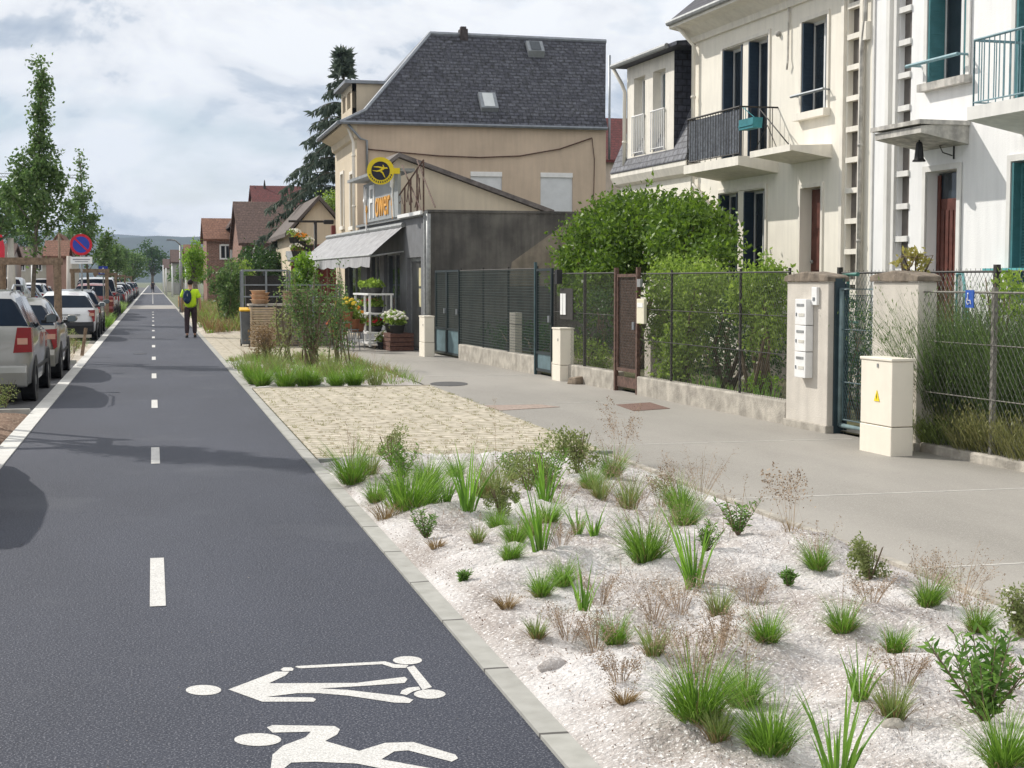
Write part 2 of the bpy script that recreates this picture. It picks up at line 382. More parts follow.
def tuft(name, kind, p, h, label, group, catg='plant', w=None, n=None, stalks=0, parent=None):
    """one clump in the bed: a green part and, where the photo shows them, dry stalks"""
    g = VG
    o = thing(name, label, catg, p, g.uniform(0, 6.28), group)
    if kind == 'fescue':
        n0 = int((n or 230)*1.7); A_ = blades(g, int(n0*.6), h*1.15, (w or h*.20)*.9, max(.0028, h*.015), .40, .60, 4, hv=.6); B_ = blades(g, int(n0*.7), h*.72, (w or h*.20)*1.25, max(.0028, h*.015), .75, .95, 4, hv=.6)
        wx = g.normal(0, .16, 2); 
        for q_ in (A_[0], B_[0]): q_[:, 0] += wx[0]*q_[:, 2]**1.3/h**.3; q_[:, 1] += wx[1]*q_[:, 2]**1.3/h**.3
        V, F = cat([A_, B_]); npmesh('blades', V, F, GR, o); V, F = blades(g, 40, h*.55, (w or h*.2)*1.2, .0035, .8, 1.0, 4); npmesh('dry_blades', V, F, GRB, o)
    elif kind == 'sparse':
        V, F = blades(g, n or 150, h*1.1, (w or h*.2), .0042, .38, .5, 4, hv=.5); npmesh('blades', V, F, GR2, o)
        V, F = blades(g, 50, h*.8, h*.25, .0035, .7, .9, 4); npmesh('dry_blades', V, F, GRB, o)
    elif kind == 'brown':
        V, F = blades(g, n or 120, h, (w or h*.35), .004, .7, .8, 4); npmesh('blades', V, F, GRB, o)
    elif kind == 'iris':
        V, F = blades(g, n or 30, h*1.08, (w or h*.11), max(.011, h*.040), .30, .34, 5, hv=.6); npmesh('blades', V, F, IR, o)
    elif kind == 'forb':
        m = n or 13; st = []; P = []; Dr = []
        for i in range(m):
            a = g.uniform(0, 6.28); ln = g.uniform(.1, .75); hh = h*g.uniform(.6, 1.)
            pts = [Vector((math.cos(a)*ln*hh*t, math.sin(a)*ln*hh*t, hh*t)) for t in (0, .35, .7, 1)]
            st.append(pts)
            for j in range(26):
                t = .15+.85*j/26; q = Vector((math.cos(a)*ln*hh*t, math.sin(a)*ln*hh*t, hh*t)); P.append(q)
                b = j*2.4+a; Dr.append((math.cos(b), math.sin(b), .55))
        mb = MB(); [mb.tube(s_, .004, 4, .0015) for s_ in st]; mb.build('stem', M_['stem'], o)
        V, F = leaves(np.array(P), max(.03, h*.15), .26, .1, int(g.integers(1e6)), dirs=np.array(Dr)*1.2); npmesh('foliage', V, F, FORB, o)
    elif kind == 'shrub':
        W = w or h*.45; m = n or 2000
        u = g.normal(size=(m, 3)); u /= np.linalg.norm(u, axis=1)[:, None]; rr = g.uniform(.25, 1, (m, 1))**.5
        lob = 1+.22*np.sin(u[:, :1]*5+1)*np.cos(u[:, 1:2]*6)
        sc_ = g.normal(size=(9, 3))*np.array([W*.42, W*.42, h*.2])+np.array([0, 0, h*.5]); k_ = g.integers(0, 9, m); P = u*rr*lob*np.array([W*.48, W*.48, h*.34])*g.uniform(.6, 1.25, (9, 1))[k_]+sc_[k_]; P = P[P[:, 2] > .01]
        mb = MB()
        for i in range(9):
            a = g.uniform(0, 6.28); mb.tube([(0, 0, 0), (math.cos(a)*W*.4, math.sin(a)*W*.4, h*.5), (math.cos(a)*W*.7, math.sin(a)*W*.7, h*.9)], .006, 4, .002)
        mb.build('stem', M_['stem'], o)
        V, F = leaves(P, max(.018, h*.062), .5, .3, int(g.integers(1e6))); npmesh('foliage', V, F, OLIVE, o)
    elif kind == 'stalk':
        V, F = seedstalks(g, n or 9, h, .3, 60, .009); npmesh('seed_stalks', V, F, SEED, o)
        V, F = blades(g, 25, h*.25, .05, .004, .5, .6, 4); npmesh('dry_blades', V, F, GRB, o)
    elif kind == 'wisp':
        V, F = seedstalks(g, n or 34, h, .8, 22, .0045); npmesh('seed_stalks', V, F, SEED, o)
    if stalks:
        V, F = seedstalks(g, stalks, h*1.75, .35, 30, .006); npmesh('seed_stalks', V, F, SEED, o)
    return o
def blobpts(g, blobs, n, shell=.55):
    """points through a set of ellipsoids (cx,cy,cz,rx,ry,rz,weight)"""
    wts = np.array([b[6] if len(b) > 6 else b[3]*b[4]*b[5] for b in blobs]); wts = wts/wts.sum(); out = []
    for b, q in zip(blobs, wts):
        m = max(4, int(n*q)); u = g.normal(size=(m, 3)); u /= np.linalg.norm(u, axis=1)[:, None]
        r = shell+(1-shell)*g.uniform(0, 1, (m, 1))**.7; r *= 1+.16*np.sin(u[:, :1]*7+b[0]*3)*np.cos(u[:, 1:2]*6+b[1])*1.2
        ns = g.normal(0, .05, (m, 1))
        out.append(u*(r+ns)*np.array(b[3:6])+np.array(b[:3]))
    return np.concatenate(out)
def clumped(g, blobs, n, clump=26, csize=.18, shell=.5):
    """leaves gathered in twig-end clumps so the outline is uneven and shows gaps"""
    c = blobpts(g, blobs, max(1, n//clump), shell)
    k = np.repeat(np.arange(len(c)), clump); return c[k]+g.normal(0, csize, (len(k), 3))*np.array([1, 1, .8])
def bush(name, label, catg, blobs, n, size, m, base, csize=.15, trunk=.04, group=None, seed=1, stems=5, shell=.5, up=.35):
    g = np.random.default_rng(seed); b0 = Vector(base)
    o = thing(name, label, catg, b0, 0, group)
    bl = [(b[0]-b0.x, b[1]-b0.y, b[2]-b0.z, *b[3:]) for b in blobs]
    mb = MB()
    for i, b in enumerate(bl):
        for k in range(max(1, stems//len(bl))):
            e = Vector((b[0]+g.normal(0, b[3]*.4), b[1]+g.normal(0, b[4]*.4), b[2]+b[5]*.4)); s0 = Vector((g.normal(0, .08), g.normal(0, .08), 0))
            if b[2] < -.2: continue
            mid = s0.lerp(e, .5)+Vector((g.normal(0, .08), g.normal(0, .08), .1)); mb.tube([s0, mid, e], [trunk, trunk*.7, trunk*.25], 6)
    mb.build('stem', M_['stem'], o, True)
    P = clumped(g, bl, n, 22, csize, shell); P = P[P[:, 2] > -b0.z+.02]
    V, F = leaves(P, size, .5, up, seed); npmesh('foliage', V, F, m, o)
    return o
def tree(name, label, base, H, trunk_r, limbs, n_leaf, size, m, lean=(0, 0), spread=.16, group=None, seed=1, catg='tree', bark=None):
    """trunk and limbs (h0, length, rise) with leaves along every limb"""
    g = np.random.default_rng(seed); o = thing(name, label, catg, base, 0, group)
    tp = [Vector((lean[0]*(t**1.5)+.03*math.sin(5*t+seed), lean[1]*(t**1.5)+.03*math.cos(4*t), H*t)) for t in np.linspace(0, 1, 9)]
    def tr(z):
        t = min(.999, z/H)*8; i = int(t); return tp[i].lerp(tp[i+1], t-i)
    mt = MB(); mt.tube(tp, [trunk_r*(1-.85*t)+.004 for t in np.linspace(0, 1, 9)], 8); 
    ml = MB(); P = []; tot = sum(l[1] for l in limbs)
    for i, (h0, ln, rise) in enumerate(limbs):
        a = i*2.4+g.uniform(-.5, .5); s0 = tr(h0); d = Vector((math.cos(a), math.sin(a), rise)).normalized()
        pts = [s0, s0+d*ln*.4+Vector((0, 0, ln*.02)), s0+d*ln*.75+Vector((g.normal(0, .05*ln), g.normal(0, .05*ln), ln*.08)), s0+d*ln+Vector((0, 0, ln*.18))]
        ml.tube(pts, [trunk_r*.35*(1-h0/H*.6), trunk_r*.24, trunk_r*.13, trunk_r*.05], 5)
        k = max(6, int(n_leaf*ln/tot)); c = max(1, k//18)
        t = .25+.8*g.uniform(0, 1, c)**.7; pa = np.array([pts[0].lerp(pts[3], min(1, x)) for x in t])
        cc = pa+g.normal(0, spread*(.35+ln*.25), (c, 3)); 
        P.append(np.repeat(cc, 18, 0)+g.normal(0, spread*.55, (c*18, 3)))
    t = g.uniform(.35, 1, n_leaf//8); pa = np.array([tr(x*H) for x in t]); P.append(pa+g.normal(0, spread*.8, pa.shape))
    mt.build('trunk', bark or M_['bark'], o, True); ml.build('limbs', bark or M_['bark'], o, True)
    V, F = leaves(np.concatenate(P), size, .55, .1, seed); npmesh('crown', V, F, m, o)
    return o
def bigtree(name, label, c, rx, rz, n, size, m, trunk=.25, group='trees along the far street', seed=3, ry=None, ground=0., lobes=9):
    """broad far tree: trunk, forked limbs, many-lobed open crown; c = crown centre"""
    g = np.random.default_rng(seed); ry = ry or rx; o = thing(name, label, 'tree', (c[0], c[1], ground), 0, group)
    cz = c[2]-ground; bl = [(0, 0, cz, rx*.62, ry*.62, rz*.68)]
    for i in range(lobes):
        a = i*2.4+g.uniform(0, 1); e = g.uniform(-.75, .95); q = math.sqrt(1-min(.95, e*e)*.9)
        bl.append((math.cos(a)*rx*.62*q, math.sin(a)*ry*.62*q, cz+rz*.68*e, rx*g.uniform(.26, .42), ry*g.uniform(.26, .42), rz*g.uniform(.2, .34)))
    mb = MB(); mb.tube([(0, 0, 0), (.05, 0, cz*.5), (0, .05, cz+rz*.3)], [trunk, trunk*.75, trunk*.25], 8); mb.build('trunk', M_['bark'], o, True)
    ml = MB()
    for b in bl[1:]: ml.tube([(0, 0, max(.5, cz-rz*.7)), (b[0]*.5, b[1]*.5, (cz-rz*.7)*.4+b[2]*.6), (b[0], b[1], b[2])], [trunk*.4, trunk*.25, trunk*.08], 5)
    ml.build('limbs', M_['bark'], o, True)
    P = clumped(g, bl, n, 14, size*.9, .45); V, F = leaves(P, size, .65, .2, seed); npmesh('crown', V, F, m, o); return o

# ---------------------------------------------------------------- the ground
def sheet(name, x0, x1, y0, y1, z, m, kind='structure', sk=0., nx=1, ny=1):
    xs = np.linspace(x0, x1, nx+1); ys = np.linspace(y0, y1, ny+1)
    mb = MB(); mb.add([(x, y, z) for y in ys for x in xs], [(j*(nx+1)+i, j*(nx+1)+i+1, (j+1)*(nx+1)+i+1, (j+1)*(nx+1)+i) for j in range(ny) for i in range(nx)])
    o = mb.build(name, m); o['kind'] = kind; return o
def groundmat(name, base, dark, fine, fcol, blot, rough=.9, bump=.3, bdist=.01, fscale=260, spec=.3, light=None):
    """large worn blotches, fine aggregate specks and bump"""
    m = bpy.data.materials.new(name); m.use_nodes = True; t = m.node_tree; b = t.nodes['Principled BSDF']; b.inputs['Roughness'].default_value = rough; b.inputs['Specular IOR Level'].default_value = spec
    tcn = t.nodes.new('ShaderNodeTexCoord')
    def nz(s, d=5, sc3=None, rg=.6):
        n = t.nodes.new('ShaderNodeTexNoise'); n.inputs['Scale'].default_value = s; n.inputs['Detail'].default_value = d; n.inputs['Roughness'].default_value = rg
        if sc3:
            mp_ = t.nodes.new('ShaderNodeMapping'); mp_.inputs['Scale'].default_value = sc3; t.links.new(tcn.outputs['Object'], mp_.inputs[0]); t.links.new(mp_.outputs[0], n.inputs['Vector'])
        else: t.links.new(tcn.outputs['Object'], n.inputs['Vector'])
        return n
    def ramp(src, p0, c0, p1, c1):
        r = t.nodes.new('ShaderNodeValToRGB'); t.links.new(src, r.inputs[0]); r.color_ramp.elements[0].position = p0; r.color_ramp.elements[0].color = (*c0, 1)
        r.color_ramp.elements[1].position = p1; r.color_ramp.elements[1].color = (*c1, 1); return r.outputs[0]
    def mix(f, a, c, bt='MIX'):
        x = t.nodes.new('ShaderNodeMixRGB'); x.blend_type = bt
        for i, v in ((0, f), (1, a), (2, c)):
            if isinstance(v, (int, float)): x.inputs[i].default_value = v
            elif isinstance(v, tuple): x.inputs[i].default_value = (*v, 1)
            else: t.links.new(v, x.inputs[i])
        return x.outputs[0]
    big = ramp(nz(blot, 6, (1, .35, 1)).outputs['Fac'], .38, dark, .62, base)
    sp = ramp(nz(fscale, 2, None, .7).outputs['Fac'], .55, (0, 0, 0), .64, (1, 1, 1))
    col = mix(sp, big, fcol)
    vo = t.nodes.new('ShaderNodeTexVoronoi'); vo.inputs['Scale'].default_value = 7; t.links.new(tcn.outputs['Object'], vo.inputs['Vector'])
    dot = ramp(vo.outputs['Distance'], .035, (1, 1, 1), .05, (0, 0, 0)); col = mix(dot, col, tuple(c*.3 for c in dark))
    if light:
        lg = ramp(nz(.55, 3).outputs['Fac'], .58, (0, 0, 0), .75, (.6, .6, .6)); col = mix(lg, col, light)
        lg = ramp(nz(1.7, 6, (1, .6, 1), .7).outputs['Fac'], .70, (0, 0, 0), .82, (.55, .55, .55)); col = mix(lg, col, tuple(c*2.4 for c in light))
    t.links.new(col, b.inputs['Base Color'])
    bp = t.nodes.new('ShaderNodeBump'); bp.inputs['Strength'].default_value = bump; bp.inputs['Distance'].default_value = bdist
    t.links.new(nz(fscale*.55, 4).outputs['Fac'], bp.inputs['Height']); t.links.new(bp.outputs[0], b.inputs['Normal'])
    MC[name] = m; return m
asphalt = groundmat('bike path asphalt', (.036, .041, .060), (.025, .029, .044), 1, (.17, .175, .20), .5, .66, .9, .008, 105, .25, light=(.082, .087, .103))
road_m = groundmat('parking asphalt', (.10, .10, .105), (.07, .07, .075), 1, (.15, .15, .15), .6, .9, .4, .006, 150)
walk_m = groundmat('sidewalk concrete', (.325, .305, .275), (.25, .235, .21), 1, (.40, .375, .34), .5, .60, .25, .004, 120)
sand_m = groundmat('coarse white sand', (.63, .605, .59), (.38, .34, .315), 1, (.78, .76, .745), 2.6, .95, 1., .03, 60, .15)
grav_m = groundmat('pale gravel', (.50, .45, .38), (.38, .33, .27), 1, (.62, .57, .5), 1.4, .95, .8, .01, 60)
mulch_m = groundmat('brown mulch', (.20, .13, .09), (.12, .075, .05), 1, (.36, .27, .2), 4, .95, 1., .03, 30)
field_m = groundmat('far ground', (.13, .14, .08), (.09, .11, .06), 1, (.2, .19, .14), .02, .95, .3, .02, 3)
lawn_m = groundmat('garden ground', (.11, .12, .05), (.08, .07, .04), 1, (.2, .19, .1), 1.2, .95, .8, .03, 40)
paver_m = brickmat('cream pavers', (.60, .545, .45), (.52, .47, .385), (.36, .31, .22), .62, .20, .020, .9, .6, 'xy', noise=.30)
kerb_m = brickmat('kerb stone', (.40, .395, .365), (.36, .355, .33), (.10, .095, .09), 1.0, 50., .012, .9, .2, 'yx', noise=.12)
kerbw_m = brickmat('white kerb stone', (.66, .65, .62), (.58, .575, .55), (.25, .25, .24), 1.0, 50., .006, .9, .2, 'yx', noise=.1)

sheet('ground', -2500, 2500, -40, 4200, -.10, field_m)
sheet('road', -34, -1.62, -6, 420, -.012, road_m)
sheet('path', -1.41, 1.42, -4, 620, 0, asphalt)
mb = MB(); mb.box(-1.60, -1.408, -4, 620, -.1, .012); struct(mb.build('left_path_kerb', kerbw_m))
mb = MB(); mb.box(1.418, 1.53, -4, 620, -.1, .016); struct(mb.build('right_path_kerb', kerb_m))
mb = MB()
for i in range(15):
    y0 = 8.2+6.5*i-6.5
    if 92 < y0 < 116: continue
    mb.add([(-.042, y0, .004), (.042, y0, .004), (.042, y0+1.45, .004), (-.042, y0+1.45, .004)], [(0, 1, 2, 3)])
for i in range(40):
    y0 = 119+5*i; mb.add([(-.042, y0, .004), (.042, y0, .004), (.042, y0+2.6, .004), (-.042, y0+2.6, .004)], [(0, 1, 2, 3)])
o = mb.build('path_dashes', M_['white_paint']); o['kind'] = 'structure'
mb = MB()
for y0, y1 in ((97, 111), (205, 222)): mb.add([(-1.41, y0, .005), (1.42, y0, .005), (1.42, y1, .005), (-1.41, y1, .005)], [(0, 1, 2, 3)])
o = mb.build('path_crossing', walk_m); o['kind'] = 'structure'
mb = MB(); mb.lathe([(.001, 0), (.16, 0), (.16, .004), (.001, .004)], 20, (0, 0, 0)); o = mb.build('drain_cover', M_['black']); o.location = (G(140, 354).x, G(140, 354).y, .002)
tag(o, 'small black round drain cover set in the bike path', 'drain cover')
# sidewalk and garden ground
fx = lambda Y: 8.35-.052*Y
def strip(name, ya, yb, xl, xr, z, m, n=8):
    mb = MB(); ys = np.linspace(ya, yb, n+1); vs = []
    for y in ys: vs += [(xl(y), y, z), (xr(y), y, z)]
    mb.add(vs, [(2*i, 2*i+1, 2*i+3, 2*i+2) for i in range(n)]); return struct(mb.build(name, m))
strip('sidewalk', -4, 36, lambda y: 4.44, lambda y: fx(y)+.12, .004, walk_m)
strip('shop_forecourt', 36, 130, lambda y: 4.44, lambda y: 7.2, .004, walk_m)
strip('garden_ground', 3, 36, lambda y: fx(y)+.12, lambda y: 40, .03, lawn_m)
strip('garden_path', 14.9, 15.9, lambda y: fx(y)+.14, lambda y: 12.1, .036, walk_m)
strip('paving', 14.5, 24.4, lambda y: 1.53, lambda y: 4.44, .028, paver_m)
strip('far_paving', 33.5, 49.5, lambda y: 1.53, lambda y: 4.44, .012, paver_m)
mb = MB(); mb.box(1.53, 4.5, 14.43, 14.5, -.05, .036); struct(mb.build('paving_edge', mat('edge steel concrete', (.22, .23, .22), .8, .2, 8)))
mb = MB(); mb.box(1.53, 4.44, 24.4, 24.47, -.05, .036); struct(mb.build('back_paving_edge', M_['concrete']))
mb = MB(); mb.box(4.44, 4.50, 3, 14.4, -.05, .012); struct(mb.build('bed_edge', M_['concrete']))
# expansion joints of the sidewalk
mb = MB()
for Yj in (8.2, 11.2, 15.2, 20.6, 27., 32.): mb.box(4.5, fx(Yj)-.05, Yj, Yj+.02, .004, .0075)
struct(mb.build('sidewalk_joints', mat('pale joint', (.55, .53, .49), .9, .15, 9)))
# sand bed with mounds
def bed(name, x0, x1, y0, y1, step, amp, m, seed, z0=.0):
    g = np.random.default_rng(seed); nx = int((x1-x0)/step); ny = int((y1-y0)/step)
    xs = np.linspace(x0, x1, nx); ys = np.linspace(y0, y1, ny); X, Y = np.meshgrid(xs, ys)
    Z = np.zeros_like(X)
    for f, a in ((1.4, .55), (2.9, .5), (6.3, .45), (12., .36), (24., .19), (45., .09)):
        for k in range(4):
            th = g.uniform(0, PI); ph = g.uniform(0, 6.28); Z += a*.5*np.sin(f*(X*math.cos(th)+Y*math.sin(th))+ph+1.1*np.sin(f*.6*(X*math.sin(th)-Y*math.cos(th))+ph))
    Z += g.normal(0, .07, Z.shape)
    Z = Z/2.4; ed = np.minimum(np.minimum(X-x0, x1-X), np.minimum(Y-y0, y1-Y)); k = np.clip(ed/.35, 0, 1)**.7
    Z = z0+amp*(.55+Z)*k-.012*(1-k)
    V = np.stack([X.ravel(), Y.ravel(), Z.ravel()], 1); idx = np.arange(nx*ny).reshape(ny, nx)
    F = np.stack([idx[:-1, :-1].ravel(), idx[:-1, 1:].ravel(), idx[1:, 1:].ravel(), idx[1:, :-1].ravel()], 1)
    o = npmesh(name, V, F, m, None, True); o['kind'] = 'structure'
    def zat(x, y):
        i = int(np.clip(round((x-x0)/(x1-x0)*(nx-1)), 0, nx-1)); j = int(np.clip(round((y-y0)/(y1-y0)*(ny-1)), 0, ny-1)); return float(Z[j, i])
    return zat
zbed = bed('sand_bed', 1.53, 4.44, 3.0, 14.43, .026, .110, sand_m, 5)
zbed2 = bed('planted_bed', 1.53, 4.44, 24.47, 33.5, .07, .10, sand_m, 6)
zbed3 = bed('far_planted_bed', 1.53, 4.44, 49.5, 96, .25, .12, grav_m, 8)
zm = bed('mulch_bed', -3.7, -1.61, 16.6, 20.6, .05, .07, mulch_m, 9)
zi = bed('gravel_island', -3.7, -1.61, 33.2, 43.5, .08, .05, grav_m, 10)
zi2 = bed('grass_island', -3.7, -1.61, 57.5, 68, .15, .08, lawn_m, 12)
zi3 = bed('far_grass_island', -3.7, -1.61, 84, 98, .2, .08, lawn_m, 13)
mb = MB()
for a, b in ((16.5, 16.6), (20.6, 20.7), (33.1, 33.2), (43.5, 43.6)): mb.box(-3.8, -1.6, a, b, -.1, .07)
struct(mb.build('island_kerb', kerb_m))
# litter: dry leaves and crumbs over the sand, moss along the joints
def scatter(name, x0, x1, y0, y1, n, size, m, zf, seed, label, catg, up=.0, clumpy=True, asp=.6):
    g = np.random.default_rng(seed)
    if clumpy:
        c = np.stack([g.uniform(x0, x1, n//40), g.uniform(y0, y1, n//40)], 1); k = g.integers(0, len(c), n); P = c[k]+g.normal(0, .22, (n, 2))
    else: P = np.stack([g.uniform(x0, x1, n), g.uniform(y0, y1, n)], 1)
    P = P[(P[:, 0] > x0+.03) & (P[:, 0] < x1-.03) & (P[:, 1] > y0) & (P[:, 1] < y1)]
    Z = np.array([zf(a, b) for a, b in P])+.003
    V, F = leaves(np.column_stack([P, Z]), size, asp, up, seed); V[:, 2] = np.where(V[:, 2] < np.repeat(Z, 4)-.002, np.repeat(Z, 4)-.001+(V[:, 2]-np.repeat(Z, 4))*.1, V[:, 2])
    o = npmesh(name, V, F, m); return tag(o, label, catg, kind='stuff')
LIT = mat('dry leaf litter', (.24, .165, .12), .95, .3, 20, island=.5)
scatter('leaf_litter', 1.55, 4.4, 4, 14.3, 8000, .009, LIT, zbed, 31, 'dry brown leaf litter scattered over the white sand', 'leaf litter')
GRAVEL = mat('sand grains', (.66, .60, .56), .95, .2, 20, island=.35)
scatter('gravel_grains', 1.55, 4.4, 4.2, 13, 6000, .006, GRAVEL, zbed, 32, 'coarse pale grains lying on the sand of the bed', 'gravel', clumpy=False, asp=.9)
g = np.random.default_rng(40); n = 700
P = np.stack([g.uniform(1.6, 4.4, n), 14.6+g.uniform(0, 1, n)**1.2*9.6], 1); P[:40, 0] = 1.58+g.uniform(0, .06, 40); P[40:110, 0] = 4.40+g.uniform(-.03, .05, 70)
parts = [blades(g, 9, g.uniform(.012, .045), .035, .004, .8, .7, 2, c0=(x, y, .03)) for x, y in P]
V, F = cat(parts); tag(npmesh('joint_moss', V, F, leafmat('joint weeds', (.12, .14, .03), (.26, .25, .08))), 'moss and tiny weeds in the joints of the cream paving', 'weeds', kind='stuff')
parts = [blades(g, 6, g.uniform(.01, .03), .02, .004, .8, .7, 2, c0=(1.555+g.uniform(-.01, .03), y, .01)) for y in g.uniform(4, 14, 60)]
scatter('kerb_litter', 1.535, 1.95, 4, 14.3, 1500, .010, LIT, zbed, 35, 'line of dry brown debris lying along the inside of the path kerb', 'leaf litter', clumpy=False)

g = np.random.default_rng(41); parts = []
for i in range(230):
    x, y = g.normal(2.9, .75), g.uniform(5, 13.2)
    if 1.8 < x < 4.3: parts.append(blades(g, 7, g.uniform(.03, .14), .10, .0028, 1.3, 1.2, 3, c0=(x, y, zbed(x, y))))
V, F = cat(parts); tag(npmesh('dry_stems', V, F, LIT), 'short dry stems and twigs tangled low over the middle of the sand', 'dry stems', kind='stuff')
LIT2 = mat('path grit', (.22, .19, .16), .95, .3, 20, island=.5)
scatter('path_grit', -1.38, 1.40, 4.5, 26, 420, .008, LIT2, lambda a, b: .001, 44, 'small crumbs of grit and leaf fragments lying on the bike path', 'grit', clumpy=False)
# pictograms painted on the path, and covers
def flatpoly(mb, pts, z):
    P = [G(x, y, z) for x, y in pts]; mb.add(P, [tuple(range(len(P)))])
def ell(cx, cy, rx, ry, n=22): return [(cx+rx*math.cos(2*PI*i/n), cy+ry*math.sin(2*PI*i/n)) for i in range(n)]
def z4(pts): return [(160+x/2.133, 560+y/2.133) for x, y in pts]       # from an enlarged view of the marking
mb = MB(); Z = .002
flatpoly(mb, ell(203.5, 690, 17.8, 5.1), Z)
flatpoly(mb, z4([(146,276),(246,238),(276,238),(268,246),(232,263),(420,262),(522,249),(528,254),(522,262),(440,268),(342,274),(400,277),(520,291),(540,298),(532,305),(500,304),(400,289),(340,284),(292,284),(225,292),(325,293),(333,297),(328,302),(218,302)]), Z)
flatpoly(mb, z4([(257,233),(264,229),(280,229),(285,232),(283,236),(262,237)]), Z)
flatpoly(mb, z4([(288,228),(292,226),(480,216),(500,222),(530,224),(524,230),(498,230),(474,222),(300,231)]), Z)
flatpoly(mb, ell(407.5, 660.2, 14.6, 4.1), Z)
flatpoly(mb, z4([(526,229),(542,225),(580,271),(560,277)]), Z)
flatpoly(mb, z4([(512,285),(516,278),(530,272),(552,270),(556,276),(540,280),(526,288)]), Z)
flatpoly(mb, ell(429.7, 694, 15.9, 4.6), Z)
o = mb.build('scooter_marking', M_['white_paint']); tag(o, 'white painted pictogram of a person riding a kick scooter on the bike path', 'road marking')
mb = MB()
flatpoly(mb, ell(257.7, 739.5, 23.6, 6.4), Z)
flatpoly(mb, z4([(228,357),(240,352),(372,354),(384,361),(378,372),(352,386),(425,407),(480,390),(540,388),(630,415),(636,423),(622,430),(530,406),(500,408),(472,425),(600,448),(610,460),(560,462),(420,434),(330,430),(280,432),(262,446),(300,470),(270,476),(236,446),(240,415),(262,396),(310,378),(322,366),(240,368)]), Z)
for cx, cy in ((470, 800), (250, 830)):
    a = ell(cx, cy, 62, 26, 28); b = ell(cx, cy, 54, 21, 28)
    A = [G(x, y, Z) for x, y in a]; B = [G(x, y, Z) for x, y in b]; mb.add(A+B, [(i, (i+1) % 28, 28+(i+1) % 28, 28+i) for i in range(28)])
o = mb.build('cyclist_marking', M_['white_paint']); tag(o, 'white painted cyclist pictogram cut by the bottom edge, below the scooter one', 'road marking')
def cover(name, pts, m, label, rim=None):
    mb = MB(); P = [G(x, y, .0) for x, y in pts]; n = len(P)
    mb.add([(p.x, p.y, .001) for p in P]+[(p.x, p.y, .010) for p in P], [tuple(range(n, 2*n))]+[(i, (i+1) % n, n+(i+1) % n, n+i) for i in range(n)])
    tag(mb.build(name, m), label, 'manhole cover')
ironm = mat('rusty cast iron', (.20, .125, .10), .8, .3, 60, bump=.8, bscale=110)
cover('manhole_cover', ell(449, 384.3, 19, 2.2), mat('dark cast iron', (.10, .10, .10), .8, .3, 60, bump=.8, bscale=100), 'round dark grey manhole cover near the tip of the planted bed')
cover('manhole_cover', [(484, 406), (540, 405), (560, 407.5), (500, 411)], mat('tinted concrete', (.34, .27, .23), .9, .2, 20, bump=.5), 'faded pinkish rectangular chamber cover at the paving corner')
cover('manhole_cover', [(616, 405.2), (650, 403), (670, 409), (634, 411.5)], ironm, 'rust brown square manhole cover on the sidewalk in front of the hedge')
# hills
def hill(name, ypx, Y, z0, col, seed):
    g = np.random.default_rng(seed); xs = np.arange(-Y*1.1, Y*1.1, Y*.012); n = len(xs)
    h = ypx(xs/Y)*1.; rows = []
    for k, (dy, f) in enumerate(((-.32, 0), (-.2, .45), (-.08, .85), (0, 1), (.1, 1.0))):
        rows.append(np.stack([xs, np.full(n, Y*(1+dy)), z0+h*f*(1+.02*g.normal(size=n))+.004*Y*f*np.sin(xs/Y*23+k)], 1))
    V = np.concatenate(rows); idx = np.arange(5*n).reshape(5, n)
    F = np.stack([idx[:-1, :-1].ravel(), idx[:-1, 1:].ravel(), idx[1:, 1:].ravel(), idx[1:, :-1].ravel()], 1)
    return struct(npmesh(name, V, F, mat(name+' woodland', col, .95, .35, .012, detail=8), None, True))
hill('hills', lambda u: 70*(1+.10*np.sin(u*9+.4)+.05*np.sin(u*31)), 2600, 0, (.018, .034, .030), 3)  # cloud shadow over the hills is put into this dark colour
hill('far_hills', lambda u: 104*(1+.07*np.sin(u*7+2)), 3900, 0, (.022, .036, .034), 4)
# ---------------------------------------------------------------- the houses on the right
def root(name, fr, label, catg, group=None):
    return thing(name, label, catg, fr.O, fr.rz, group)
def window(parent, x0, x1, z0, z1, y=.24, fm='white', mull=1, shut=None, glass='glass', sw=.05, shside='both', trans=None):
    """frame in an opening (parts: frame > pane) and folded shutters standing in the reveal"""
    mb = MB(); f = .055
    mb.box(x0, x0+f, y, y+.06, z0, z1); mb.box(x1-f, x1, y, y+.06, z0, z1); mb.box(x0+f, x1-f, y, y+.06, z1-f, z1); mb.box(x0+f, x1-f, y, y+.06, z0, z0+f)
    for i in range(mull):
        cx = x0+(x1-x0)*(i+1)/(mull+1); mb.box(cx-.035, cx+.035, y-.004, y+.058, z0+f, z1-f)
    if trans: mb.box(x0+f, x1-f, y-.002, y+.056, trans-.03, trans+.03)
    w_ = mb.build('window', M_[fm], parent)
    MB().box(x0+.02, x1-.02, y+.028, y+.036, z0+.02, z1-.02).build('pane', M_[glass], w_)
    if shut:
        for sx in ((x0+.012, x0+.012+sw), (x1-.012-sw, x1-.012)):
            if shside == 'left' and sx[0] > (x0+x1)/2: continue
            mb = MB()
            for k in range(2):                          # two-leaf folded shutter with slats
                a = sx[0]+k*sw*.52; mb.box(a, a+sw*.42, -.015, y-.01, z0+.02, z1-.02)
            n = int((z1-z0-.1)/.07)
            for i in range(n): mb.box(sx[0]-.003, sx[1]+.003, .01, y-.03, z0+.06+i*.07, z0+.09+i*.07)
            mb.build('shutter', M_[shut], w_)
    return w_
def surround(mb, x0, x1, z0, z1, w=.07, y=-.03, sill=True):
    mb.box(x0-w, x0, y, .0, z0, z1); mb.box(x1, x1+w, y, .0, z0, z1); mb.box(x0-w, x1+w, y, .0, z1, z1+w)
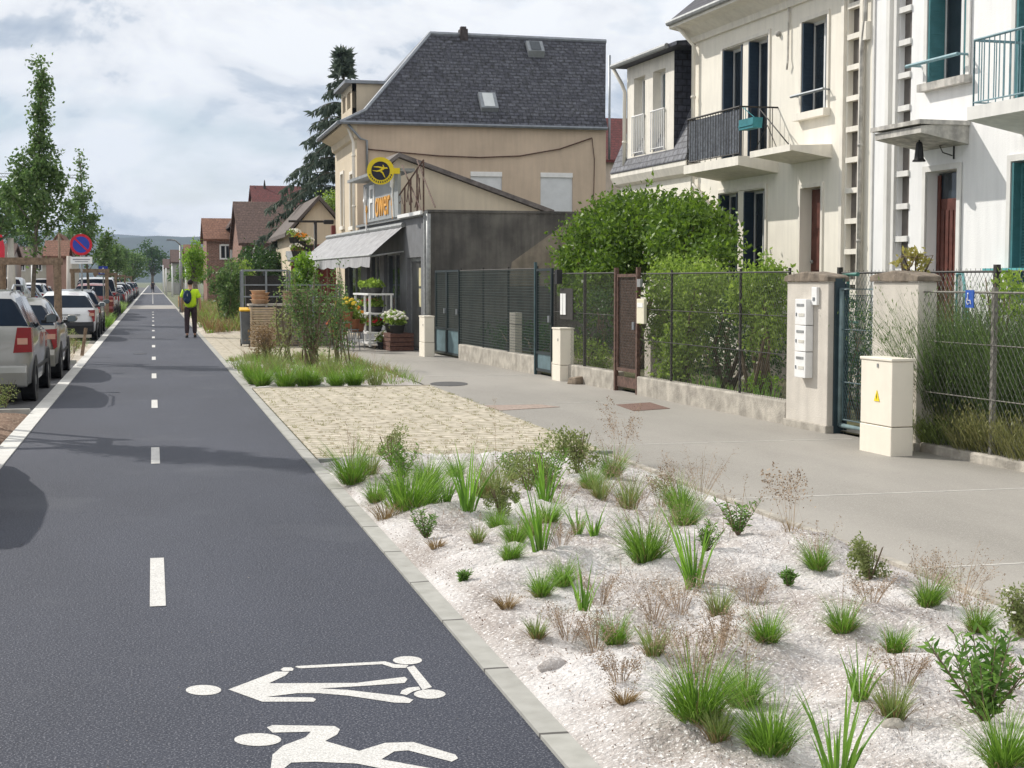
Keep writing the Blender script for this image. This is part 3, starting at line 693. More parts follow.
def railing(parent, name, pts, z0, z1, m, step=.11, r=.008, post=.014):
    mb = MB(); 
    for a, b in zip(pts[:-1], pts[1:]):
        a = Vector(a); b = Vector(b); L = (b-a).length; n = max(1, int(L/step))
        mb.tube([(a.x, a.y, z1), (b.x, b.y, z1)], .02, 6); mb.tube([(a.x, a.y, z0+.06), (b.x, b.y, z0+.06)], .012, 6)
        for i in range(n+1):
            p = a.lerp(b, i/n); mb.tube([(p.x, p.y, z0+(.0 if i in (0, n) else .06)), (p.x, p.y, z1)], post if i in (0, n) else r, 5)
    return mb.build(name, m, parent)
A = HF.at
def foldshut(parent, x0, x1, z0, z1, y, m='tealshut'):  # hinged louvred leaf standing in the reveal
    mb = MB(); mb.box(x0, x0+.05, y, y+.035, z0, z1); mb.box(x1-.05, x1, y, y+.035, z0, z1); mb.box(x0+.05, x1-.05, y, y+.035, z0, z0+.07); mb.box(x0+.05, x1-.05, y, y+.035, z1-.07, z1)
    n = int((z1-z0-.14)/.045)
    for i in range(n): z = z0+.07+i*.045; mb.add([(x0+.05, y+.004, z), (x1-.05, y+.004, z), (x1-.05, y+.03, z+.040), (x0+.05, y+.03, z+.040)], [(0, 1, 2, 3)])
    return mb.build('shutter', M_[m], parent)
h1 = root('house', HF, 'cream rendered two-storey house with navy shutters, a railed balcony and a slim stair window', 'house')
xc = A(695, 100)[0]                                    # far corner of the main block
# openings
def op(l, r, top, bot=None, zt=None, zb=None):
    a = A(l, top)[0]; b = A(r, top)[0]; z1 = zt if zt is not None else A((l+r)/2, top)[1]; z0 = zb if zb is not None else A((l+r)/2, bot)[1]
    return (a, b, z0, z1)
H1 = dict(g1=op(719.5, 738, 190, zt=3.52, zb=1.15), g2=op(744, 766, 190, zt=3.52, zb=1.15), f1=op(723.5, 743, 46, zt=6.42, zb=4.12), f2=op(749, 769.5, 40, zt=6.42, zb=4.12),
          w3=op(803, 828.5, 16, zt=6.42, zb=4.78), door=op(801.6, 822, 186, zt=3.43, zb=1.05), st=op(849, 861, 10, zt=8.2, zb=1.6))
MB().wall(xc, 0, -.1, 7.05, list(H1.values())).build('street_wall', M_['cream'], h1)
mb = MB(); mb.box(xc, xc+.25, .02, 9, -.1, 7.05); mb.box(xc+.25, -.02, 8.8, 9, -.1, 7.05); mb.build('side_wall', M_['cream'], h1)
mb = MB()
for k in ('g1', 'f1'):
    a = H1[k]; b = H1[k[0]+'2']; surround(mb, a[0], b[1], a[2], a[3]+.02)
for k in ('w3', 'door'): a = H1[k]; surround(mb, a[0], a[1], a[2], a[3])
a = H1['st']; mb.box(a[0]-.16, a[0]-.06, -.06, 0, .8, 7.0); mb.box(a[1]+.06, a[1]+.16, -.06, 0, .8, 7.0)
mb.build('window_surrounds', M_['creamtrim'], h1)
for k in ('g1', 'g2', 'f1', 'f2', 'w3'): a = H1[k]; window(h1, a[0], a[1], a[2], a[3], shut='navy', mull=1, sw=.05, glass='glass', y=.20)
a = H1['w3']
mb = MB(); mb.box(a[0]-.12, a[1]+.12, -.14, .1, a[2]-.13, a[2]-.003); mb.build('sill', M_['creamtrim'], h1)
mb = MB(); mb.tube([(a[0]-.16, -.14, a[2]+.32), (a[1]+.12, -.14, a[2]+.32)], .028, 6); mb.tube([(a[0]-.1, -.14, a[2]+.32), (a[0]-.1, 0, a[2]+.32)], .015, 5); mb.tube([(a[1]+.08, -.14, a[2]+.32), (a[1]+.08, 0, a[2]+.32)], .015, 5); mb.build('window_bar', M_['metal_grey'], h1)
a = H1['door']; mb = MB(); mb.box(a[0]+.02, a[1]-.02, .20, .26, a[2], a[3]-.02)
for i in range(3): mb.box(a[0]+.14, a[1]-.14, .185, .20, a[2]+.15+i*.75, a[2]+.75+i*.75)
d_ = mb.build('door', M_['doorred'], h1); MB().ball((a[0]+.12, .16, 2.1), .035).build('handle', M_['galv'], d_)
def stairwindow(parent, a, trim, step=.52, zs=5.02):
    z = zs-step*8
    while z < a[3]:
        if z > a[2]: MB().box(a[0]-.02, a[1]+.004, -.02, .095, z, z+.09).build('stair_window_bar', M_[trim], parent)
        z += step
    MB().box(a[0], a[1], .10, .115, a[2], a[3]).build('stair_window_glass', mat('dusty stair glass', (.12, .105, .095), .35, .2, 3, spec=.6), parent)
stairwindow(h1, H1['st'], 'creamtrim', .52, A(853, 70)[1])
# balcony
xl, zb_ = A(685, 160, .8); xr = A(738, 158, .8)[0]; zb_ = 4.08
mb = MB(); mb.prism([(-.82, zb_-.17), (-.82, zb_), (0, zb_), (0, zb_-.30)], 'x', xl-.02, xr+.05); mb.build('balcony_slab', M_['creamtrim'], h1)
bal = railing(h1, 'balcony_railing', [(xl+.05, 0), (xl+.05, -.76), (xr-.02, -.76)], zb_, 5.0, M_['darkiron'], .12, .007)
MB().box(xl+.07, xr-.03, -.745, -.738, zb_+.08, 4.96).build('reed_screen', mat('grey reed screen', (.14, .155, .18), .8, .4, 22, streak=.4), bal)
mb = MB(); mb.tube([(xr-.02, -.76, 5.0), (xr+.02, 0, 5.0)], .018, 6); 
for i in range(5): mb.tube([(xr, -.7+i*.15, zb_), (xr, -.7+i*.15, 5.)], .008, 5)
mb.tube([(xr+.0, -.4, 5.0), (xr+1.25, -.3, 4.1)], .012, 5); mb.tube([(xr, -.45, 4.2), (xr+.4, -.4, 4.62), (xr+.75, -.35, 4.12)], .008, 5); mb.build('end_railing', M_['darkiron'], h1)
pt = root('flower_box', HF, 'teal metal planter box hung on the end of the grey balcony rail', 'planter')
mb = MB(); mb.prism([(-.80, 4.55), (-.80, 4.74), (-.60, 4.74), (-.62, 4.55)], 'x', xr+.02, xr+.62); mb.box(xr+.02, xr+.62, -.815, -.79, 4.60, 4.62); mb.build('box', M_['teal'], pt)
mb = MB(); mb.tube([(xr+.1, -.70, 4.74), (xr+.1, -.70, 4.98)], .008, 5); mb.tube([(xr+.5, -.70, 4.74), (xr+.02, -.72, 4.98)], .008, 5); mb.build('hook', M_['teal'], pt)
# canopy
xa = A(752, 153, .8)[0]; xb = A(790.5, 150, .8)[0]
mb = MB(); mb.prism([(-.80, 4.02), (-.80, 4.10), (0, 4.14), (0, 3.90)], 'x', xa, xb); mb.box(xa-.03, xb+.03, -.83, -.80, 4.0, 4.115); mb.build('door_canopy', M_['creamtrim'], h1)
# eaves: cornice, gutter and slate roof
def roofs(parent, x0, x1, ze, out, m, run=3.2, rise=3., trim='creamtrim', gut=True):
    mb = MB(); mb.prism([(0, ze-.28), (-.06, ze-.28), (-.08, ze-.16), (-out*.6, ze-.02), (-out, ze+.02), (-out, ze+.12), (0, ze+.12)], 'x', x0, x1); mb.build('cornice', M_[trim], parent)
    if gut: 
        mb = MB(); mb.tube([(x0, -out-.02, ze+.13), (x1, -out-.02, ze+.13)], .06, 8); mb.build('gutter', M_['galv'], parent)
    mb = MB(); mb.prism([(-out-.03, ze+.125), (-out+.02, ze+.20), (run, ze+.2+rise), (run, ze+rise+.1), (-out+.1, ze+.125)], 'x', x0, x1); return mb.build('roof', m, parent)
slate = brickmat('slate roof', (.085, .085, .105), (.062, .064, .082), (.035, .035, .045), .22, .13, .012, .7, .5, 'xz', noise=.3)
slate_s = brickmat('slate cladding', (.075, .08, .105), (.055, .06, .085), (.03, .032, .045), .22, .14, .012, .65, .5, 'yz', noise=.3)
roofs(h1, xc-.15, -.02, 7.05, .55, slate)
mb = MB(); mb.prism([(1.5, 7.06), (1.5, 7.6), (9, 12), (9, 7.06)], 'x', xc+.1, -.2); mb.build('gable', M_['cream'], h1)
# dormer on that roof
mb = MB(); mb.box(xc+.7, xc+1.9, .1, 1.6, 7.2, 8.5); mb.build('dormer', M_['creamtrim'], h1)
mb = MB(); mb.box(xc+.9, xc+1.7, .09, .1, 7.5, 8.3); mb.build('dormer_window', M_['glass'], h1)
# rainwater pipes
def pipe(parent, pts, r=.045, m='creamtrim', name='drainpipe', cl=True):
    mb = MB(); mb.tube(pts, r, 8)
    if cl:
        z0, z1 = sorted((pts[-1][2], pts[-2][2])); z = z0+.6
        while z < z1: mb.lathe([(r*1.35, z), (r*1.35, z+.05)], 8, (pts[-1][0], pts[-1][1], 0)); z += 1.6
    return mb.build(name, M_[m], parent, True)
pipe(h1, [(xc+.14, -.5, 7.1), (xc+.14, -.10, 6.7), (xc+.14, -.10, .2)])
pipe(h1, [(A(720, 230)[0]-.25, -.08, 3.25), (xc+.2, -.08, 3.75), (xc+.16, -.10, 3.8)], .035, cl=False)
pipe(h1, [(A(717, 200)[0]-.1, -.08, 3.3), (A(680, 200)[0], -.08, 2.95)], .03, cl=False, name='branch_pipe')
px_ = A(866, 50)[0]; pipe(h1, [(px_+.12, -.08, 7.2), (px_+.10, -.08, 6.1), (px_, -.08, 5.6), (px_, -.08, .2)], .035, 'oldtrim')
mb = MB(); mb.box(px_-.02, px_+.16, -.1, -.003, 5.75, 6.05); mb.build('junction_box', M_['creamtrim'], h1)
hx, hz = A(791, 8); mb = MB(); mb.tube([(hx, -.04, hz+.3), (hx, -.05, hz-.9), (hx+.03, -.07, hz-1.0), (hx-.02, -.06, hz-1.12)], .02, 6); mb.build('hanging_cable', M_['oldtrim'], h1)
bx, bz = A(780, 34); MB().ball((bx, -.04, bz), .055).build('wall_lamp', M_['oldtrim'], h1)
# steps to the door
mb = MB()
for i in range(5): mb.box(H1['door'][0]-.2, H1['door'][1]+.2, -.35-.3*i, -.003-.3*i if i == 0 else -.05-.3*i, -.1, 1.03-.2*i)
mb.build('door_steps', M_['concrete'], h1)
# wing with the mansard dormer
h2 = root('house_wing', HF, 'low cream wing with slate mansard and twin white dormer windows, left of the balcony', 'house')
x0 = A(619, 176)[0]; x1 = xc-.005
MB().wall(x0, x1, -.1, 4.25, [(A(676, 205)[0], A(688, 205)[0], 2.2, 3.55)], .02).build('street_wall', M_['cream'], h2)
MB().box(A(676, 205)[0], A(688, 205)[0], .2, .24, 2.2, 3.55).build('window', M_['paneglass'], h2)
MB().box(x0, x0+.2, .25, 8, -.1, 4.25).build('side_wall', M_['cream'], h2)
mb = MB(); mb.prism([(.0, 4.0), (-.12, 4.06), (-.2, 4.22), (-.2, 4.32), (.3, 4.32), (.3, 4.0)], 'x', x0-.05, x1); mb.build('cornice', M_['creamtrim'], h2)
mb = MB(); mb.prism([(-.22, 4.325), (-.22, 4.36), (.95, 7.0), (4.5, 8.2), (7.9, 7.0), (7.9, 4.325)], 'x', x0-.03, x1); mb.build('mansard_roof', brickmat('slate mansard', (.20, .205, .23), (.15, .155, .18), (.07, .07, .085), .25, .14, .012, .6, .5, 'xz', noise=.3), h2)
da = A(627, 100, .1)[0]; db = A(674, 100, .1)[0]
wa = op(638, 649, 100, zt=6.45, zb=4.66); wb = op(657, 669.5, 96, zt=6.45, zb=4.66)
dd = MB().wall(da, db, 4.36, 6.75, [wa, wb], -.10, .3).build('dormer_front', M_['creamtrim'], h2)
MB().box(db-.2, db, -.09, 2.2, 4.36, 6.75).build('dormer_cheek', slate_s, h2)
MB().box(da, da+.1, .21, 2.2, 4.36, 6.75).build('dormer_cheek', slate_s, h2)
mb = MB(); mb.prism([(-.36, 6.76), (-.36, 6.84), (2.2, 7.12), (2.2, 6.76)], 'x', da-.22, db+.75); mb.build('dormer_roof', slate_s, h2)
mb = MB(); mb.tube([(da-.22, -.4, 6.80), (db+.3, -.4, 6.80)], .06, 8); mb.build('gutter', M_['galv'], h2)
for a in (wa, wb):
    window(h2, a[0], a[1], a[2], a[3], .1, glass='paneglass')
    railing(h2, 'window_railing', [(a[0]-.02, -.14), (a[1]+.02, -.14)], a[2], a[2]+.9, M_['white'], .1, .012)
pipe(h2, [(da-.18, -.38, 6.75), (da-.14, -.18, 6.4), (da-.05, -.14, 6.2), (da-.05, -.14, 4.4)], .045)

# right-hand white house
h3 = root('house', HF, 'white rendered house with teal shutters, teal balcony railing and a stained door canopy', 'house')
H3 = dict(st=op(898.5, 910, 100, zt=9.4, zb=1.6), w1=op(928, 967, 60, zt=6.4, zb=4.80), door=op(927, 958.5, 168, zt=3.44, zb=.95), gw=op(1012.5, 1060, 160, zt=3.44, zb=1.45), bw=op(1016, 1060, 60, zt=6.4, zb=4.1))
MB().wall(.0, 11, -.1, 10.5, list(H3.values()), .012).build('street_wall', M_['whitewall'], h3)
mb = MB(); mb.box(.0, .25, .3, 9, 7, 10.5); mb.box(10.75, 11, .3, 9, -.1, 10.5); mb.build('side_wall', M_['whitewall'], h3)
mb = MB(); mb.box(-.1, 11.1, -.4, 9, 10.5, 10.7); mb.build('roof', M_['concrete'], h3)
mb = MB()
for k in ('w1', 'door', 'gw', 'bw'): a = H3[k]; surround(mb, a[0], a[1], a[2], a[3], .09)
a = H3['st']; mb.box(a[0]-.30, a[0]-.20, -.07, .01, .5, 10.4); mb.box(a[0]-.10, a[0]-.02, -.05, .01, .5, 10.4)
xd = A(881, 100)[0]; mb.box(.0, .06, -.015, .01, .2, 10.4)
mb.build('window_surrounds', M_['whitetrim'], h3)
stairwindow(h3, H3['st'], 'whitetrim', .52, A(905, 78)[1])
for k in ('w1', 'gw', 'bw'): a = H3[k]; window(h3, a[0], a[1], a[2], a[3], shut='tealshut', mull=1, sw=.05, y=.26 if k == 'w1' else .22, glass='glass')
a = H3['gw']; foldshut(h3, a[0]+.06, a[0]+.75, a[2]+.02, a[3]-.02, .10)
for k in ('w1', 'gw'): a = H3[k]; MB().box(a[0]-.1, a[1]+.12, -.13, .1, a[2]-.12, a[2]-.003).build('sill', M_['oldtrim'], h3)
a = H3['w1']; mb = MB(); z = a[2]+.30; mb.tube([(a[0]-.30, -.2, z), (a[1]+.06, -.2, z)], .03, 6); mb.tube([(a[0]-.2, -.2, z), (a[0]-.2, 0, z)], .02, 5); mb.tube([(a[1]+.06, -.2, z), (a[1]+.06, 0, z)], .02, 5)
mb.build('window_bar', mat('pale blue metal', (.20, .33, .37), .5, .15, 9), h3)
a = H3['gw']; mb = MB(); mb.box(a[0]-.2, a[1]+.1, -.32, -.04, a[2]+.42, a[2]+.48); mb.build('window_shelf', mat('turquoise shelf', (.12, .42, .43), .5, .15, 9), h3)
a = H3['door']; mb = MB(); mb.box(a[0]+.02, a[1]-.02, .20, .26, a[2], a[3]-.42)
mb.box(a[0]+.02, a[0]+.10, .18, .20, a[2], a[3]-.05); mb.box(a[1]-.10, a[1]-.02, .18, .20, a[2], a[3]-.05)
for i in range(7): mb.box(a[0]+.14+i*.115, a[0]+.22+i*.115, .185, .20, a[2]+.1, a[3]-.6)
d_ = mb.build('door', M_['doorred'], h3); MB().box(a[0]+.02, a[1]-.02, .21, .24, a[3]-.42, a[3]-.02).build('fanlight', M_['glass'], d_); MB().box(a[1]-.2, a[1]-.12, .16, .185, 1.95, 2.1).build('handle', M_['galv'], d_)
xa = A(873, 130, .8)[0]; xb = A(922.6, 126, .8)[0]
mb = MB(); mb.prism([(-.80, 3.93), (-.80, 4.03), (.01, 4.12), (.01, 3.78)], 'x', xa+.06, xb-.04); mb.box(xa, xb, -.85, .008, 4.055, 4.12); mb.build('door_canopy', M_['oldtrim'], h3)
xl = A(966, 100, .9)[0]
mb = MB(); mb.prism([(-.88, 3.97), (-.88, 4.15), (.01, 4.15), (.01, 3.80)], 'x', xl, xl+3.2); mb.build('balcony_slab', M_['whitetrim'], h3)
railing(h3, 'balcony_railing', [(xl+.06, .0), (xl+.06, -.82), (xl+3.1, -.82), (xl+3.1, 0)], 4.15, 5.06, mat('blue grey railing paint', (.16, .27, .31), .5, .15, 9), .115, .009)
mb = MB()
for i in range(5): mb.box(a[0]-.25, a[1]+.25, -.4-.3*i, -.003-.3*i if i == 0 else -.1-.3*i, -.1, .93-.18*i)
mb.build('door_steps', M_['concrete'], h3)
lx_, lz_ = A(918, 152, .55)
ln = root('wall_lantern', HF, 'black wrought-iron lantern on a scrolled bracket under the stained canopy', 'lantern')
mb = MB(); mb.lathe([(.03, lz_+.16), (.05, lz_+.13), (.075, lz_-.10), (.10, lz_-.12), (.10, lz_-.14)], 8, (lx_-.05, -.5, 0)); mb.build('lamp_shade', M_['black'], ln)
mb = MB(); mb.tube([(lx_-.05, -.5, lz_+.16), (lx_-.05, -.5, lz_+.24), (lx_+.1, 0, lz_+.24)], .014, 5); mb.tube([(lx_+.1, -.0, lz_+.28), (lx_+.1, -.0, lz_-.1)], .014, 5)
mb.tube([(lx_+.1, -.02, lz_-.05), (lx_+.04, -.15, lz_), (lx_+.03, -.2, lz_+.1), (lx_+.06, -.1, lz_+.12), (lx_+.02, -.25, lz_+.22)], .010, 5); mb.build('bracket', M_['black'], ln)
hr = root('stair_handrail', HF, 'teal ornamental handrail beside the steps of the brown door', 'handrail')
a0 = A(957, 274, .3); a1 = A(990, 304, 1.3)
mb = MB(); mb.tube([(a0[0], -.3, 1.85), (a0[0]+.15, -.3, 1.86), (a1[0], -1.6, 1.15), (a1[0], -1.7, .2)], .022, 6); mb.tube([(a0[0], -.3, .9), (a0[0], -.3, 1.85)], .018, 5)
for i in range(6): t = (i+.5)/6; mb.tube([(a0[0]+.15+(a1[0]-a0[0]-.15)*t, -.3-1.3*t, 1.84-.7*t), (a0[0]+.15+(a1[0]-a0[0]-.15)*t, -.3-1.3*t, .9-.7*t)], .010, 4)
mb.build('rail', mat('teal handrail paint', (.09, .26, .27), .5, .2, 8), hr)

# ---------------------------------------------------------------- tan house and flower shop
ptan = D(357, 130, 47.8); TF = Frame(ptan.x, 0.0, 47.8); S = TF
tanm = mat('tan render', (.56, .45, .345), .92, .08, .8, bump=.2, bscale=40, streak=.07)
tanl = mat('pale tan render', (.63, .54, .41), .92, .06, .8, bump=.2, bscale=40, streak=.07)
h4 = root('house', S, 'tan rendered house with a big hipped slate roof and two roller-shuttered windows', 'house')
tx = S.lx(357, 0, 130)                                  # near street corner
e0 = S.side(356, 123, tx); wR = S.side(606, 130, tx)[0]; ze = e0[1]; dep = 5.9
rz1 = S.side(520, 37, tx-dep/2)[1]; ry0 = S.side(430, 37, tx-dep/2)[0]; ry1 = S.side(606, 37, tx-dep/2)[0]
def sop(l, r, t, b): a = S.side(l, t, tx); b_ = S.side(r, b, tx); return (a[0], b_[0], b_[1], a[1])
wn1 = sop(470.5, 502, 171.5, 215); wn2 = sop(540.5, 572.5, 172.5, 212.5)
# side wall: built in the local yz plane
def wall_x(mb, x, y0, y1, z0, z1, holes, t=-.2):
    tmp = MB().wall(y0, y1, z0, z1, holes, 0, -t); mb.add([(x-yy*1.0, xx, zz) for xx, yy, zz in tmp.v], tmp.f)
mb = MB(); wall_x(mb, tx, 0, wR, -.1, ze, [wn1, wn2], -.12); mb.build('side_wall', tanm, h4)
for a in (wn1, wn2):
    mb = MB(); mb.box(tx-.09, tx-.04, a[0], a[1], a[2], a[3]-.15)
    for i in range(int((a[3]-a[2]-.15)/.055)): mb.box(tx-.045, tx-.034, a[0], a[1], a[2]+.01+i*.055, a[2]+.045+i*.055)
    s_ = mb.build('roller_shutter', mat('white roller shutter', (.68, .70, .72), .5, .05, 4), h4); MB().box(tx-.10, tx+.02, a[0], a[1], a[3]-.15, a[3]).build('shutter_box', M_['white'], s_)
fw = []
for l, r in ((341.3, 344.3), (350.6, 354.2)):
    a = S.at(l, 175); b = S.at(r, 226); fw.append((a[0], b[0], b[1], a[1]))
MB().wall(tx-dep, tx-.002, -.1, ze, fw).build('street_wall', tanl, h4)
for a in fw:
    window(h4, a[0], a[1], a[2], a[3], .12, glass='paneglass')
    mb = MB(); surround(mb, a[0], a[1], a[2], a[3], .10, -.04); mb.box(a[0]-.12, a[1]+.12, -.08, .0, a[2]-.12, a[2]-.002); mb.build('surround', M_['creamtrim'], h4)
MB().box(tx-dep, tx-dep+.2, .3, wR, -.1, ze).build('rear_wall', tanm, h4)
mb = MB(); ov = .12; so_ = .55; zk = ze+.10
E_ = [(tx+ov, -so_, ze), (tx+ov, wR+.03, ze), (tx-dep-ov, wR+.03, ze), (tx-dep-ov, -so_, ze)]
K_ = [(tx-.18, .28, ze+.42), (tx-dep+.18, .28, ze+.42)]
Rr = [(tx-dep/2, ry0, rz1), (tx-dep/2, ry1, rz1-.04)]
v = [Vector(p) for p in E_]+[Vector(K_[0]), Vector(K_[1]), Vector(Rr[0]), Vector(Rr[1])]+[Vector((p[0], p[1], p[2]-.09)) for p in E_]
slate2 = brickmat('slate roof weathered', (.135, .14, .165), (.085, .088, .11), (.045, .046, .058), .28, .115, .014, .7, .6, 'yz', noise=.42)
v2 = [(tx+ov, -so_, ze), (tx+ov, wR+.03, ze), (tx-.18, wR+.03, ze+.42), K_[0], Rr[0], Rr[1]]
mb.add(v2, [(0, 1, 2, 3), (3, 2, 5, 4)])
mb.add([(tx-dep-ov, -so_, ze), (tx-dep-ov, wR+.03, ze), (tx-dep+.18, wR+.03, ze+.42), K_[1], Rr[0], Rr[1]], [(1, 0, 3, 2), (2, 3, 4, 5)])
mb.add([E_[0], E_[3], K_[0], K_[1], Rr[0]], [(1, 0, 2, 3), (3, 2, 4)])
roof_ = mb.build('roof', slate2, h4)
mb = MB(); mb.prism([(tx, ze), (tx-dep, ze), (tx-dep+.1, ze+.3), (tx-dep/2, rz1-.1), (tx-.1, ze+.3)], 'y', wR-.15, wR-.002); mb.build('gable', tanm, h4)
mb = MB(); mb.tube([E_[0], K_[0], Rr[0]], .07, 6); mb.tube([Rr[0], Rr[1]], .08, 6); mb.tube([E_[3], K_[1], Rr[0]], .07, 6); mb.build('ridge_flashing', mat('zinc flashing', (.28, .30, .33), .5, .15, 5, metal=.3), roof_)
mb = MB(); mb.tube([(tx+ov+.05, -so_, ze+.0), (tx+ov+.05, wR, ze)], .06, 6); mb.tube([(tx+ov, -so_-.04, ze), (tx-dep-ov, -so_-.04, ze)], .07, 6); mb.build('gutter', mat('zinc gutter', (.22, .24, .27), .5, .15, 5, metal=.4), h4)
mb = MB(); mb.prism([(0, ze-.5), (-.1, ze-.45), (-.14, ze-.25), (-so_*.85, ze-.08), (-so_*.85, ze-.015), (0, ze-.015)], 'x', tx-dep, tx+.02); mb.build('cornice', tanl, h4)
mb = MB(); cy_, cz_ = S.side(463, 35, tx-dep/2); mb.box(tx-dep/2-.2, tx-dep/2+.2, cy_-.13, cy_+.13, cz_-.5, cz_+.18); mb.box(tx-dep/2-.12, tx-dep/2+.12, cy_-.09, cy_+.09, cz_+.18, cz_+.27); mb.build('chimney', mat('dark chimney brick', (.07, .06, .06), .9, .3, 9), roof_)
def slopept(px, py):                                    # point of the camera-facing roof slope under a pixel
    a = Vector((tx-.18, 0, ze+.42)); b = Vector((tx-dep/2, 0, rz1)); 
    for i in range(200):
        t = i/199; x = a.x+(b.x-a.x)*t; z = a.z+(b.z-a.z)*t; yy, zz = S.side(px, py, x)
        if zz <= z: return x, yy, z
    return b.x, yy, b.z
def skylight(l, r, t, b, hh, m):
    x0_, y0_, z0_ = slopept(l, b); _, y1_, _ = slopept(r, b); x2, _, z2 = slopept(l, t)
    mb = MB(); mb.add([(x0_+.02, y0_, z0_-.05), (x0_+.02, y1_, z0_-.05), (x2, y1_, z2), (x2, y0_, z2), (x0_+.10, y0_, z0_+hh), (x0_+.10, y1_, z0_+hh), (x2+.12, y1_, z2+hh*.75), (x2+.12, y0_, z2+hh*.75)],
       [(0,1,5,4), (1,2,6,5), (2,3,7,6), (3,0,4,7), (4,5,6,7), (3,2,1,0)])
    s_ = mb.build('skylight', M_['metal_grey'], roof_); w_ = (y1_-y0_)*.14
    n = Vector((1, 0, .2)).normalized()*.012
    P_ = [Vector((x0_+.10, y0_+w_, z0_+hh)), Vector((x0_+.10, y1_-w_, z0_+hh)), Vector((x2+.12, y1_-w_, z2+hh*.75)), Vector((x2+.12, y0_+w_, z2+hh*.75))]
    c_ = sum(P_, Vector())/4; nn = (P_[1]-P_[0]).cross(P_[2]-P_[1]).normalized(); nn = nn if nn.z > 0 else -nn
    P_ = [c_+(p-c_)*.86+nn*.012 for p in P_]; MB().add(P_, [(0, 1, 2, 3)]).build('pane', m, s_)
skylight(481, 498, 95, 111, .10, mat('bright skylight glass', (.55, .58, .58), .15, .05, 3, spec=.8))
skylight(528, 544, 45, 56, .16, M_['glass'])
# dormer on the street slope
d0 = S.at(352, 130, -.5)[0]
dx1 = tx-1.55; dx0 = tx-4.4; dz0 = ze+.35; dz1 = S.side(372, 84, dx1)[1]
dm = MB().wall(dx0, dx1, dz0, dz1, [(dx0+.35, dx0+1.15, dz0+.35, dz1-.2), (dx0+1.55, dx1-.4, dz0+.35, dz1-.2)], .05, .15).build('dormer', tanl, h4)
MB().box(dx1-.08, dx1, .2, 1.35, dz0, dz1).build('dormer_cheek', tanl, h4)
MB().box(dx0, dx0+.08, .21, 1.35, dz0, dz1).build('dormer_cheek', tanl, h4)
MB().box(dx0+.2, dx1-.15, .2, .22, dz0+.3, dz1-.15).build('dormer_window', M_['paneglass'], h4)
mb = MB(); mb.box(dx0-.1, dx1+.12, -.2, 1.45, dz1, dz1+.10); mb.build('dormer_roof', mat('zinc sheet', (.25, .27, .30), .5, .15, 3, metal=.3), h4)
pipe(h4, [(tx+.10, -.3, ze-.05), (tx+.10, .1, ze-.5), (tx+.08, .30, ze-.55), (tx+.08, .30, ze-1.6)], .04, 'metal_grey', cl=False)
pipe(h4, [(tx-.12, -.3, ze-.05), (tx-.1, -.10, ze-.6), (tx-.1, -.10, .3)], .05, 'creamtrim')
pipe(h4, [(tx+.05, wR+.1, ze+2.4), (tx+.05, wR+.1, ze), (tx+.05, wR+.1, ze-1)], .04, 'metal_grey', 'flue_pipe', cl=False)
cb_ = root('overhead_cable', TF, 'dark cable sagging across the tan side wall below the slate roof', 'cable')
pts = []
for px, py in ((366, 149), (400, 152.5), (440, 156), (480, 157.5), (520, 156), (560, 149), (592, 138)):
    y_, z_ = S.side(px, py, tx+.06); pts.append((tx+.06, y_, z_))
mb = MB(); mb.tube(pts, .022, 5); pts2 = []
for px, py in ((592, 138), (594.5, 160), (593.5, 205)): y_, z_ = S.side(px, py, tx+.04); pts2.append((tx+.04, y_, z_))
mb.tube(pts2, .014, 5); mb.build('cable', M_['rust'], cb_)

S = SF; TX = tx; txs = S.lx(357, 0, 130)+.25
# shop
h5 = root('flower_shop', S, 'low grey flower shop with a dark stained concrete side wall and grey signboard', 'shop')
dark = mat('sooty concrete', (.12, .115, .11), .95, .25, .8, bump=.6, bscale=30, streak=.25, col2=(.20, .19, .175), detail=9)
sx = S.lx(426, 0, 300); zt = S.side(500, 213, sx)[1]; W5 = 5.2; bxk = txs
greyw = mat('grey shop front', (.17, .175, .185), .7, .12, 3, streak=.12)
mb = MB(); mb.box(sx-.25, sx, .03, W5, -.1, zt); mb.box(sx-.28, sx+.03, .03, W5+.03, zt, zt+.06); mb.build('side_wall', dark, h5)
# lighter smooth repair shape on that wall
y0_, z0_ = S.side(508, 262, sx+.004); y1_, z1_ = S.side(575, 222, sx+.004); y2_, _ = S.side(577, 270, sx+.004)
MB().add([(sx+.004, y0_, z0_-.6), (sx+.004, y2_, z0_-.6), (sx+.004, y2_, z1_), (sx+.004, y1_-.2, z1_), (sx+.004, y0_+.1, z0_)], [(0, 1, 2, 3, 4)]).build('plaster_patch', mat('brown patched concrete', (.25, .22, .18), .95, .2, 3, streak=.2), h5)
dr = (S.lx(407, 0), S.lx(421, 0), 0.03, 2.35); w5 = [(S.lx(384, 0), S.lx(400, 0), .5, 2.5), (S.lx(367, 0), S.lx(380, 0), .5, 2.5), (S.lx(345, 0), S.lx(361, 0), .5, 2.5)]
MB().wall(bxk, sx-.003, -.1, zt-.09, [dr]+w5, 0, .2).build('street_wall', greyw, h5)
for a in w5: window(h5, a[0], a[1], a[2], a[3], .1, fm='galv', mull=1)
mb = MB(); mb.box(dr[0], dr[0]+.08, .1, .16, 0, dr[3]); mb.box(dr[1]-.08, dr[1], .1, .16, 0, dr[3]); mb.box(dr[0]+.08, dr[1]-.08, .1, .16, dr[3]-.1, dr[3]); d_ = mb.build('door', M_['galv'], h5)
MB().box(dr[0]+.08, dr[1]-.08, .12, .14, .05, dr[3]-.1).build('pane', mat('shop interior', (.09, .09, .09), .3, .4, 3, spec=.5), d_)
